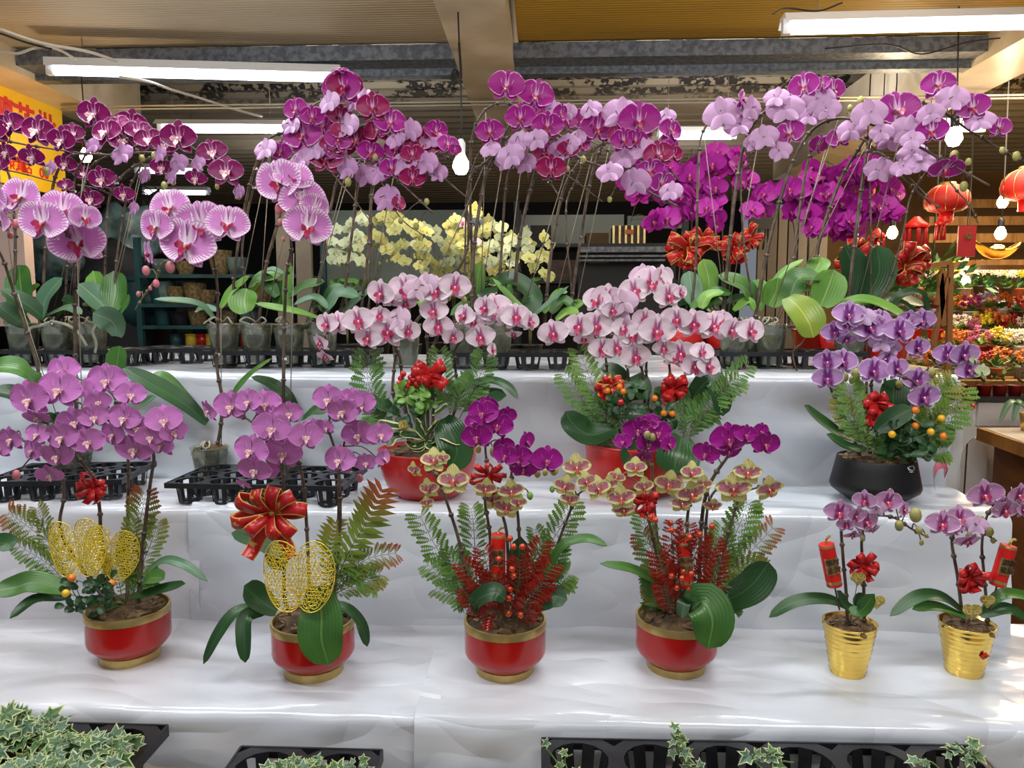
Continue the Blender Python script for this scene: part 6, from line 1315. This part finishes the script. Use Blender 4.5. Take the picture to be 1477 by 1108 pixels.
# ---------------- left dark shop
M['teal'] = mat('dark_teal_metal', '#12343a', .5, 0, '#1c4a50', 6); M['shelf'] = mat('dark_shelf', '#1d2426', .6)
M['plas'] = mat('grey_green_plastic_bag', '#6f8a8c', .3, 0, '#33494c', 9, .6, 12); M['tanb'] = mat('basket_cane', '#8a7650', .7, 0, '#5c4d33', 60, .4, 90)
def rack(label, x0, x1, ys, Y, zt, m='shelf', d=.4):
    a = P(x0, 500, Y).x; b_ = P(x1, 500, Y).x; th = Thing('shelf_rack', label, 'shelf', ((a+b_)/2, Y, 0))
    for x in (a, b_):
        for yy in (Y, Y+d): th.part('post', slab((x-.015, yy-.015, 0), (x+.015, yy+.015, zt)), M[m])
    out = []
    for y in ys: z = P(738, y, Y).z; th.part('shelf_board', slab((a, Y-.02, z-.02), (b_, Y+d, z)), M[m]); out.append(z)
    return th, a, b_, out
th, a, b_, zs = rack('dark metal shelf rack of pots and baskets behind the empty tray', 205, 440, (395, 438, 470, 505), 4.2, 1.75, 'teal')
for k, (x, si, w_, h_, m) in enumerate(((255,1,.10,.10,'tanb'),(282,1,.12,.12,'tanb'),(240,1,.08,.13,'plas'),(228,1,.09,.16,'teal'),(300,1,.1,.08,'tanb'),(320,0,.12,.14,'tanb'),(345,0,.1,.1,'plas'),(270,0,.1,.08,'tanb'),(240,0,.12,.09,'plas'),(285,2,.11,.1,'tanb'),(235,2,.1,.12,'teal'),(260,2,.12,.08,'black'),(330,2,.1,.1,'tanb'),(360,2,.1,.1,'plas'),(380,1,.1,.1,'tanb'),(410,1,.1,.1,'black'))):
    p = P(x, 440, 4.3); base = V((p.x, 4.3, zs[si])); mb = MB(); n = 18
    pr = [(.001,0),(w_*.34,0),(w_*.36,.004),(w_*.5,h_*.6),(w_*.56,h_*.97),(w_*.58,h_),(w_*.53,h_),(w_*.45,h_*.5),(.001,.02)]
    nm = ['cane basket','grey bowl','teal jar','black bowl']; col = {'tanb':'tan cane basket','plas':'grey-green glazed bowl','teal':'dark teal jar','black':'black bowl'}[m]
    single(col.split(' ')[-1], mb.lathe(base, pr, n, sx=1 if m != 'plas' else 1.15), M[m], col + ', %s along the %s shelf of the dark rack' % (['first','second','third','fourth','fifth','sixth','seventh'][sum(1 for q in ((255,1),(282,1),(240,1),(228,1),(300,1),(320,0),(345,0),(270,0),(240,0),(285,2),(235,2),(260,2),(330,2),(360,2),(380,1),(410,1)) if q[1] == si and q[0] < x)], ['top','second','third'][si]), 'pot', base)
for k, (x, m, lb) in enumerate(((262,'red','red tin'),(277,'goldm','yellow tin'),(222,'teal','teal tin'),(246,'goldm','small brass cup'),(300,'white','white tin'),(330,'red','dark red tin'))):
    p = P(x, 490, 4.05); base = V((p.x, 4.3, zs[3])); single('tin', MB().lathe(base, [(.001,0),(.035,0),(.035,.07),(.032,.073),(.037,.075),(.037,.085),(.001,.086)], 16), M[m] if m != 'goldm' else mat('yellow_tin', '#d2b12a', .5), lb + ' on the lowest visible shelf of the dark rack', 'tin', base)
# crumpled bags
for k, (x, y, Y, r, m, lab) in enumerate(((178,352,4.6,.22,'plas','crumpled clear plastic bag on the dark shelf at left'),(130,368,4.5,.14,'bluebag','blue plastic bag left of the dark rack'),(95,362,4.4,.2,'plas','grey plastic bag beside the partition board'),(205,430,4.4,.16,'teal','dark teal bundle under the dark rack'),(160,395,4.4,.2,'dark','black bundle between the left stakes'))):
    if m == 'bluebag': M['bluebag'] = mat('blue_plastic_bag', '#1c5a9c', .3, 0, '#0f3a6c', 8)
    c = P(x, y, Y); mb = MB().ball(c, r, 26, 16, sy=.6); vs = []
    for p in mb.v: q = V(p)-c; vs.append(tuple(c + q*(1 + .35*noise.noise(V((q.x*9, q.y*9, q.z*9+k))) + .2*abs(noise.noise(q*26)))))
    mb.v = vs; single('plastic_bag', mb, M[m], lab, 'bag', c)
bx = Thing('counter', 'dark counter with teal edge standing behind the left trays', 'counter', (P(120,440,4.6).x, 4.6, 0))
bx.part('body', slab((P(60,440,4.3).x, 4.35, 0), (P(195,440,4.3).x, 5.0, P(120,405,4.3).z)), M['dark']); bx.part('top', slab((P(60,440,4.3).x-.02, 4.3, P(120,405,4.3).z), (P(195,440,4.3).x+.02, 5.02, P(120,405,4.3).z+.03)), M['teal'])
th = Thing('wall_fan', 'dark round fan on a stand near the left lamps', 'fan', P(205,287,5.3)); c = P(205,287,5.3)
for r in (.17,.13,.09,.05): th.part('guard_ring', MB().tube([c + V((r*math.cos(t_*PI/12), 0, r*math.sin(t_*PI/12))) for t_ in range(25)], .004, 4, 0, False), M['cord'])
for q in range(4): a_ = q*PI/2; th.part('blade', MB().add([c, c+V((.13*math.cos(a_), .01, .13*math.sin(a_))), c+V((.14*math.cos(a_+.6), .03, .14*math.sin(a_+.6)))], [(0,1,2)]), M['shelf'])
th.part('pole', MB().tube([c+V((0,.05,-.05)), V((c.x, c.y+.05, 0))], .015, 6), M['cord'])
# beige pillar boards
for x0, x1, lab in ((398,418,'narrow beige board behind the striped orchid stakes'),(426,448,'second beige board behind the striped orchid stakes')):
    a = P(x0,350,3.9).x; b_ = P(x1,350,3.9).x; single('board', slab((a, 3.9, 0), (b_, 3.93, P(400,305,3.9).z)), mat('beige_board', '#7d766a', .6, 0, '#8c8576', 5), lab, 'board')
# middle back: wall boards, shelves, boxes
M['palewall'] = mat('pale_green_grey_board', '#5c6b66', .6, 0, '#6d7a74', 3)
single('wall_board', slab((P(470,320,5.0).x, 5.0, P(600,420,5.0).z), (P(690,320,5.0).x, 5.04, P(600,303,5.0).z)), M['palewall'], 'pale green-grey wall board behind the yellow orchids', 'board')
single('wall_board', slab((P(745,320,5.0).x, 5.0, P(800,355,5.0).z), (P(900,320,5.0).x, 5.04, P(800,310,5.0).z)), mat('pale_wall_board', '#8a9490', .6, 0, '#76807c', 3), 'pale board high on the back wall behind the centre stakes', 'board')
single('wall_board', slab((P(905,320,5.0).x, 5.0, P(800,330,5.0).z), (P(985,320,5.0).x, 5.04, P(800,312,5.0).z)), M['palewall'], 'small pale board on the back wall left of the magenta cascade', 'board')
th = Thing('price_card', 'white price card pinned behind the yellow orchids', 'card', P(688,328,4.996)); c = P(688,328,4.996)
th.part('card', slab((c.x-.06, c.y-.002, c.z-.06), (c.x+.06, c.y+.002, c.z+.06)), mat('card_paper', '#aebfd6', .6)); text_obj('00', .07, Matrix(((1,0,0,c.x-.01),(0,0,-1,c.y-.004),(0,1,0,c.z+.005),(0,0,0,1))), M['cord'], 'lettering', th)
th, a, b_, zs = rack('black shelf rack with boxes behind the centre right orchids', 745, 985, (352, 404, 430), 4.4, P(800,290,4.4).z, 'shelf')
st2 = Thing('steel_counter', 'steel edged counter shelf behind the centre right orchids', 'counter', P(900,365,4.2))
for y0, y1_ in ((356,364),(368,371),(374,377)): st2.part('steel_rail', slab((P(835,360,4.2).x, 4.2, P(835,y1_,4.2).z), (P(960,360,4.2).x, 4.28, P(835,y0,4.2).z)), M['galv'])
st2.part('body', slab((P(835,360,4.2).x, 4.29, .9), (P(960,360,4.2).x, 4.36, P(835,378,4.2).z)), M['shelf'])
M['wood'] = mat('dark_wood', '#3a2719', .5, 0, '#4d3622', 8, .1, 30, sc3=(1,1,6)); M['card'] = mat('cardboard', '#4e3b27', .8, 0, '#5f4a33', 6)
def lbox(name, x0, y0, x1, y1_, Y, m, label, cat, d=.25): return single(name, slab((P(x0,y1_,Y).x, Y, P(x0,y1_,Y).z), (P(x1,y1_,Y).x, Y+d, P(x0,y0,Y).z)), m, label, cat)
lbox('cardboard_box', 846, 336, 878, 356, 4.42, M['card'], 'brown cardboard box on the black rack', 'box')
lbox('dark_bundle', 765, 325, 795, 352, 4.42, M['dark'], 'dark bag shaped box at the left end of the black rack', 'box')
cb = Thing('lattice_cabinet', 'small brass and black lattice cabinet on the black rack', 'cabinet', P(908,340,4.4)); c0 = P(885,355,4.4); c1 = P(930,325,4.4)
cb.part('body', slab((c0.x, 4.42, c0.z), (c1.x, 4.6, c1.z)), M['wood'])
for k in range(6): x = c0.x + (c1.x-c0.x)*k/5; cb.part('bar', slab((x-.006, 4.405, c0.z), (x+.006, 4.42, c1.z)), M['goldm'])
cb.part('plaque', slab(((c0.x+c1.x)/2-.02, 4.395, c1.z-.05), ((c0.x+c1.x)/2+.025, 4.404, c1.z-.025)), mat('orange_plaque', '#b5622a', .5))
lbox('speaker_box', 848, 378, 878, 400, 4.5, mat('box_pink', '#6c5450', .6), 'small speaker like box with a round disc below the steel rail', 'box')
lbox('pale_crate', 890, 392, 925, 410, 4.45, M['palewall'], 'pale grey crate low behind the centre stakes', 'crate')
lbox('slat_box', 790, 375, 838, 410, 4.5, M['wood'], 'dark wooden box left of the steel counter', 'box')
for k in range(7): lbox('plank', 1080+k*14, 300, 1092+k*14, 770, 4.6, mat('grey_plank', '#4f463c' if k%2 else '#5e5448', .7), 'upright grey plank, number %s from the left behind the arching spikes' % ['one','two','three','four','five','six','seven'][k], 'plank', .03)
tl = Thing('hand_tool', 'dark hand rake hanging on the grey planks', 'tool', P(1098,330,4.5)); c = P(1098,318,4.55)
tl.part('head', slab((c.x-.07, 4.55, c.z-.05), (c.x+.07, 4.57, c.z+.02)), M['cord'])
for k in range(5): tl.part('tine', MB().tube([c+V((-.06+.03*k,0,-.05)), c+V((-.08+.03*k,-.02,-.17))], .006, 4), M['cord'])
# ---------------- right stall
M['stallw'] = mat('stall_wood', '#a8793f', .5, 0, '#8c6030', 6, .1, 20, sc3=(6,1,1)); M['lan'] = mat('lantern_red', '#a80e0c', .6)
warm = bpy.data.lights.new('stall_fill', 'AREA'); warm.energy = 130; warm.color = (1, .82, .56); warm.size = 1.6; wo = bpy.data.objects.new('stall_fill', warm); COL.objects.link(wo); wo.location = (2.9, 4.0, 2.6); wo.rotation_euler = (0, 0, 0)  # unseen warm fill light added to brighten the stall, drawers and table; no fitting
def lantern(x, y, Y, r, lab):
    c = P(x, y, Y); th = Thing('red_lantern', lab, 'lantern', c, 'red lanterns')
    n = 20; mb = MB(); pr = [(r*.45,-r*.60),(r*.8,-r*.50),(r*.97,-r*.28),(r,-r*.05),(r*.93,r*.28),(r*.68,r*.56),(r*.35,r*.72)]
    mb.lathe(c, pr, n, cap0=True, cap1=True); mb.v = [tuple(c + (V(p)-c)*1.0) for p in mb.v]; th.part('body', mb, M['lan'])
    for k in range(12): a_ = 2*PI*k/12; th.part('rib', MB().tube([c + V((q*1.01*math.cos(a_), q*1.01*math.sin(a_), z)) for q, z in pr], r*.015, 4), M['goldm'])
    th.part('cap', MB().lathe(c+V((0,0,r*.71)), [(r*.36,0),(r*.36,r*.1),(.001,r*.1)], 16), M['goldm']); th.part('fringe', MB().lathe(c-V((0,0,r*1.08)), [(r*.30,0),(r*.33,r*.48),(.001,r*.48)], 16), M['paper'])
    th.part('cord', MB().tube([c+V((0,0,r*.8)), V((c.x,c.y,2.76))], .004, 4), M['cord'])
lantern(1366, 288, 4.0, .105, 'large red lantern below the rightmost orchid spikes'); lantern(1482, 268, 4.4, .13, 'red lantern cut by the right edge of the picture'); lantern(1248, 275, 4.2, .05, 'small red lantern peeping between the magenta orchids')
def tassel(x, y, Y, w_, h_, lab):
    c = P(x, y, Y); th = Thing('red_tassel_ornament', lab, 'ornament', c, 'red tassel ornaments')
    th.part('crown', MB().lathe(c, [(w_*.5,-h_*.1),(w_*.55,0),(w_*.35,h_*.12),(w_*.12,h_*.3),(.001,h_*.32)], 12), M['paper'])
    for k in range(7): a_ = 2*PI*k/7; q = c + V((w_*.42*math.cos(a_), w_*.42*math.sin(a_), -h_*.1)); th.part('tassel', MB().lathe(q, [(.001,0),(w_*.10,-h_*.05),(w_*.09,-h_*.15),(w_*.16,-h_*.75),(.001,-h_*.75)], 8), M['lan'])
    th.part('cord', MB().tube([c+V((0,0,h_*.3)), V((c.x,c.y,2.76))], .003, 4), M['cord'])
tassel(1322, 325, 3.9, .11, .14, 'red tassel ornament hanging left of the large lantern'); tassel(1265, 340, 4.0, .08, .12, 'red tassel ornament half hidden beside the magenta cascade'); tassel(1357, 322, 4.0, .05, .1, 'red tassel ornament directly under the large lantern')
pk = Thing('red_packet', 'hanging red paper packet with a gold round character', 'decoration', P(1395,347,3.8)); c = P(1395,345,3.8)
pk.part('packet', slab((c.x-.042, c.y, c.z-.085), (c.x+.042, c.y+.01, c.z+.065)), mat('packet_red', '#a3242c', .5))
text_obj('福', .034, Matrix(((1,0,0,c.x+.004),(0,0,-1,c.y-.002),(0,1,0,c.z+.012),(0,0,0,1))), M['goldm'], 'lettering', pk); pk.part('cord', MB().tube([c+V((0,.005,.06)), V((c.x,c.y+.005,2.76))], .002, 4), M['cord'])
# gold boat ingot on the shelf
sh = Thing('stall_shelf', 'wooden shelf board with the gold boat ornament on it', 'shelf', P(1440,380,4.2)); a = P(1392,384,4.2); b_ = P(1560,376,4.2)
sh.part('board', slab((a.x, 4.1, a.z), (b_.x, 4.6, b_.z)), M['stallw']); sh.part('hanger', MB().tube([V((a.x+.02, 4.58, a.z)), V((a.x+.02, 4.58, 2.76))], .006, 5), M['cord'])
c = P(1438, 362, 4.3); mb = MB(); vs = []; n = 24; k_ = 12
for i in range(n+1):
    u = i/n*2-1
    for j in range(k_+1):
        t_ = PI*j/k_; w_ = .055*math.sqrt(max(0, 1-u*u*.94)); vs.append(c + V((u*.125, -w_*math.cos(t_), -.045*math.sin(t_)*math.sqrt(max(.05, 1-u*u)) + .055*abs(u)**2.2)))
mb.add(vs, [(i*(k_+1)+j, (i+1)*(k_+1)+j, (i+1)*(k_+1)+j+1, i*(k_+1)+j+1) for i in range(n) for j in range(k_)]); mb.ball(c, .05, 14, 8, sx=1.1, sy=.8, sz=.7)
single('gold_ingot_boat', mb, M['gold'], 'shiny gold boat shaped ingot ornament on the wooden shelf', 'ornament', (c.x, c.y, b_.z))
# leaning post and trellis
ps = Thing('trellis', 'brown wooden trellis frame at the left edge of the right stall', 'trellis', P(1370,510,3.5))
for a_, b2 in (((1368,512),(1371,380)),((1325,400),(1330,384)),((1328,386),(1372,378)),((1352,440),(1362,390)),((1345,500),(1366,400)),((1360,470),(1356,395))): ps.part('post', MB().bar(P(a_[0],a_[1],3.5), P(b2[0],b2[1],3.5), .022, .02), mat('trellis_brown', '#8a5f38', .7) if not 'tre' in M else M['tre'])
ps.part('foot_post', MB().bar(P(1368,512,3.5), V((P(1368,512,3.5).x, 3.5, 0)), .024, .02), M['stallw'])
# stepped plant stand of the stall with rows of small pots
stl = Thing('stall_stand', 'stepped wooden stand full of small potted plants in the right stall', 'stand', P(1430,560,3.6))
rows = [(428, 4.9, .14), (462, 4.6, .11), (492, 4.3, .10), (518, 4.05, .10), (546, 3.8, .10)]
rz = []
for k, (y, Y, h_) in enumerate(rows):
    z = P(1400, y, Y).z; rz.append(z); stl.part('shelf_board', slab((P(1300,y,Y).x, Y-.12, z-.025), (P(1560,y,Y).x, Y+.14, z)), M['stallw'])
for x in (1310, 1550): stl.part('side', slab((P(x,500,4.3).x-.02, 4.15, 0), (P(x,500,4.3).x+.02, 5.0, rz[-1]-.03)), M['stallw'])
pc = [('white', M['white']), ('dark red', mat('pot_dark_red', '#7c1c1a', .4)), ('terracotta', mat('pot_terracotta', '#9c5a3a', .6)), ('black', M['black']), ('grey', mat('pot_grey', '#8c8a88', .5)), ('gold', M['gold']), ('navy', mat('pot_navy', '#1a2746', .4)), ('bright red', M['paper'])]
fc = {'white': '#ece3cf', 'yellow': '#ddc52a', 'pink': '#cf6a90', 'magenta': '#b22a7c', 'red': '#b81c1c', 'orange': '#d8792a', 'pale lilac': '#cdb0cf'}
fm = {k: mat('far_flower_' + k.replace(' ', '_'), v, .5) for k, v in fc.items()}
def blob_flowers(mb, c, r, n, s_):
    for i in range(n):
        a_ = ru(0, 2*PI); q = r*math.sqrt(rnd()); p = V(c) + V((q*math.cos(a_), q*math.sin(a_)*.7, ru(-.3, .9)*r*(1-q/r*.5)))
        d = V((ru(-.6,.6), -1, ru(-.2,.6))).normalized(); x = d.cross(V((0,0,1))).normalized(); z = x.cross(d)
        vs = [p + d*s_*.2]; 
        for k in range(10): t_ = 2*PI*k/10; rr = s_*(.5 if k % 2 == 0 else .25); vs.append(p + x*rr*math.cos(t_) + z*rr*math.sin(t_))
        mb.add(vs, [(0, 1+k, 1+(k+1)%10) for k in range(10)], 0, None, False)
used = set(); ordn = ['first','second','third','fourth','fifth','sixth','seventh','eighth','ninth','tenth','eleventh','twelfth']
rown = ['top','second','third','fourth','bottom']
for k, (y, Y, h_) in enumerate(rows):
    nn = [8, 10, 10, 11, 11][k]
    for i in range(nn):
        xx = 1312 + (1545-1312)*(i+.5)/nn + ru(-4, 4); base = V((P(xx, y, Y).x, Y + ru(-.05,.05), rz[k])); pn, pm = random.choice(pc); fn = random.choice(list(fc)); ph = ru(.05,.075); pr_ = ru(.033,.046)
        if k == 0 and i in (3, 4): fn = 'white'
        th = Thing('potted_plant', 'tiny %s plant in %s pot, %s on %s shelf of the right stall' % (fn, pn, ordn[i], rown[k]), 'potted plant', base, 'small plants in the right stall')
        th.part('pot', MB().lathe(base, [(.001,0),(pr_*.72,0),(pr_*.95,ph*.85),(pr_*1.06,ph*.86),(pr_*1.06,ph),(pr_*.9,ph),(.001,ph*.9)], 14), pm)
        mb = MB()
        for q in range(12):
            a_ = ru(0, 2*PI); d = V((math.cos(a_), math.sin(a_), ru(.3, 1.6))).normalized(); L = ru(.05, .09); c0 = base + V((0,0,ph))
            s_ = d.cross(V((0,0,1))).normalized()*.012; mb.add([c0, c0+d*L*.5+s_, c0+d*L+V((0,0,-.015)), c0+d*L*.5-s_], [(0,1,2,3)], 0, None, False)
        th.part('leaves', mb, M['leaf'] if i % 2 else M['leafl'], kind='stuff')
        if rnd() < .86:
            mb = MB(); blob_flowers(mb, base + V((0,0,ph+.045+ (.05 if k == 0 else 0))), .07 if k else .095, 22 if k else 36, .036 if k else .042); th.part('blossoms', mb, fm[fn], kind='stuff')
# tall foliage near lantern
for k, (x, y, Y, lab) in enumerate(((1345,380,4.1,'tall green bushy plant below the large red lantern'),(1395,400,5.4,'green foliage plant under the wooden shelf'),(1330,420,3.9,'green bushy plant beside the trellis'),(1460,402,5.2,'dark green plant under the shelf near the right edge'))):
    base = V((P(x,y,Y).x, Y, P(x,y+ (45 if k == 0 else 25),Y).z)); th = Thing('leafy_plant', lab, 'plant', base); mb = MB()
    th.part('pot', MB().lathe(base - V((0,0,.1)), [(.001,0),(.06,0),(.08,.1),(.001,.09)], 14), pc[k+1][1])
    for q in range(70):
        a_ = ru(0, 2*PI); d = V((math.cos(a_), math.sin(a_)*.6, ru(.1, 2.2))).normalized(); L = ru(.08, .26 if k == 0 else .16); p = base + d*L; s_ = d.cross(V((ru(-1,1),-1,ru(-1,1)))).normalized(); t_ = (d + V((ru(-.8,.8), -.3, ru(-.9,.2)))).normalized()
        th_ = .035; mb.add([p, p+t_*th_+s_*.016, p+t_*th_*2, p+t_*th_-s_*.016], [(0,1,2,3)], 0, None, False)
        if q % 6 == 0: mb.tube([base, p], .003, 4)
    th.part('leaves', mb, M['leafd'] if k % 2 else M['leaf'], kind='stuff')
# tray of dark red pots in front of the stall, white drawer unit, wood table
dt = Thing('drawer_unit', 'white drawer cabinet with a small round grey knob below the stall plants', 'cabinet', P(1440,600,3.55)); a = P(1405,578,3.55); b_ = P(1600,615,3.55); f_ = P(1405,640,3.55)
dt.part('body', slab((a.x, 3.56, b_.z-.35), (b_.x, 3.66, a.z)), M['white']); dr = dt.part('drawer', slab((a.x+.015, 3.54, b_.z), (P(1475,600,3.55).x, 3.56, a.z-.008)), mat('drawer_front', '#c9c9cc', .45)); kp = P(1446,597,3.54)
dt.part('knob', MB().ball(kp, .009, 10, 6), M['galv'], dr); dt.part('drawer', slab((a.x+.015, 3.54, b_.z-.3), (P(1475,600,3.55).x, 3.56, b_.z-.012)), M['white']); dt.part('plinth', slab((a.x+.02, 3.58, 0), (b_.x, 3.64, b_.z-.35)), M['white'])
rp = Thing('plant_tray', 'dark tray with a line of dark red pots on top of the drawer cabinet', 'tray', P(1440,572,3.6)); rp.part('tray_base', slab((a.x-.12, 3.52, a.z), (b_.x, 3.66, a.z+.02)), M['black'])
for k in range(12): x = a.x-.08+.07*k; rp.part('pot', MB().lathe((x, 3.58, a.z+.02), [(.001,0),(.024,0),(.031,.05),(.033,.05),(.028,.045),(.001,.045)], 12), pc[1][1])
mb = MB()
for q in range(150):
    p = V((ru(a.x-.15, b_.x), ru(3.53, 3.66), a.z+.07+ru(0,.1))); d = V((ru(-1,1), ru(-1,.2), ru(-.3,.8))).normalized(); s_ = d.cross(V((0,0,1))).normalized()*.010; L = ru(.04,.09); mb.add([p, p+d*L*.5+s_, p+d*L, p+d*L*.5-s_], [(0,1,2,3)], 0, None, False)
rp.part('leaves', mb, M['leaf'], kind='stuff')
rb = Plant('poinsettia_twig', 'small red berried twig beside the white drawer cabinet', 'plant', P(1398,575,3.4)); rb.part('twig', MB().tube([V((P(1398,592,3.4).x, 3.4, 0)), P(1398,592,3.4), P(1396,570,3.4)], .004, 4), M['stem'])
for x, y in ((1396,574),(1399,578),(1402,587),(1398,584)): rb.part('berry', MB().ball(P(x,y,3.38), .014, 8, 6), RB)
# wood table
tz = P(1410,617,3.4).z; A_ = P(1409,617,3.4); B_ = PZ(1560,668,tz); C_ = PZ(1620,616,tz)
tw = Thing('wooden_table', 'light wooden table with a marbled top at the right edge', 'table', (A_.x, A_.y, 0)); dn = V((0,0,-.055)); D_ = B_ + (C_-A_)
mb = MB(); mb.add([A_, B_, D_, C_, A_+dn, B_+dn, D_+dn, C_+dn], [(0,1,2,3),(4,7,6,5),(0,4,5,1),(1,5,6,2),(2,6,7,3),(3,7,4,0)], 0, None, False); tw.part('table_frame', mb, M['stallw'])
u_ = V((0,0,.002)); i_ = (B_-A_).normalized()*.02 + (C_-A_).normalized()*.02
tw.part('table_top', MB().add([A_+u_+i_, B_+u_, D_+u_, C_+u_-i_*0], [(0,1,2,3)], 0, None, False), mat('marbled_top', '#e8e2d8', .2, 0, '#cfc0aa', 3, coat=.5))
e1 = (B_-A_).normalized(); e2 = (C_-A_).normalized(); q0 = A_ + e1*.05 + e2*.06; q1 = B_ + e2*.06
mb = MB(); g = V((0,0,-tz)); mb.add([q0+dn, q1+dn, V((q1.x,q1.y,0)), V((q0.x,q0.y,0)), q0+dn+e2*.5, V((q0.x,q0.y,0))+e2*.5, q1+dn+e2*.5, V((q1.x,q1.y,0))+e2*.5], [(0,1,2,3),(0,3,5,4),(1,6,7,2),(4,5,7,6)], 0, None, False); tw.part('side_panel', mb, mat('brown_veneer', '#8a5426', .5, 0, '#75461f', 5, .1, 20, sc3=(1,1,5)))
lp = Thing('white_leg_panel', 'white narrow cabinet side standing left of the wooden table', 'cabinet', (A_.x-.03, A_.y+.1, 0)); lp.part('panel', slab((A_.x-.02, A_.y+.08, 0), (A_.x+.10, A_.y+.30, tz-.06)), M['white'])
pr = Plant('potted_orchid', 'small plant in a yellow pot standing on the light wooden table', 'plant', PZ(1484,622,tz)); c = pr.L; pr.part('pot', MB().lathe(c, [(.001,0),(.03,0),(.04,.08),(.036,.08),(.001,.07)], 16), M['goldm'])
for d in (-1, -.6): pr.part('leaf', leaf_mesh([c+V((0,0,.08)), c+V((.08*d,0,.13)), c+V((.14*d,-.02,.04))], .013, V((0,-.4,.9))), [M['leafb'], M['leafu']])
# far dim stall shelves above right
for k, (y, Y) in enumerate(((300,6.5),(325,6.2),(350,6.0))):
    z = P(1400,y,Y).z; single('timber_beam', slab((P(1340,y,Y).x, Y, z), (P(1560,y,Y).x, Y+.1, z+.07)), M['stallw'], '%s wooden cross beam above the right stall' % ['upper','middle','lower'][k], 'beam')
print('OBJECTS', len(bpy.data.objects), 'TRIS', sum(len(o.data.loop_triangles) or sum(len(p.vertices)-2 for p in o.data.polygons) for o in bpy.data.objects if o.type == 'MESH'))
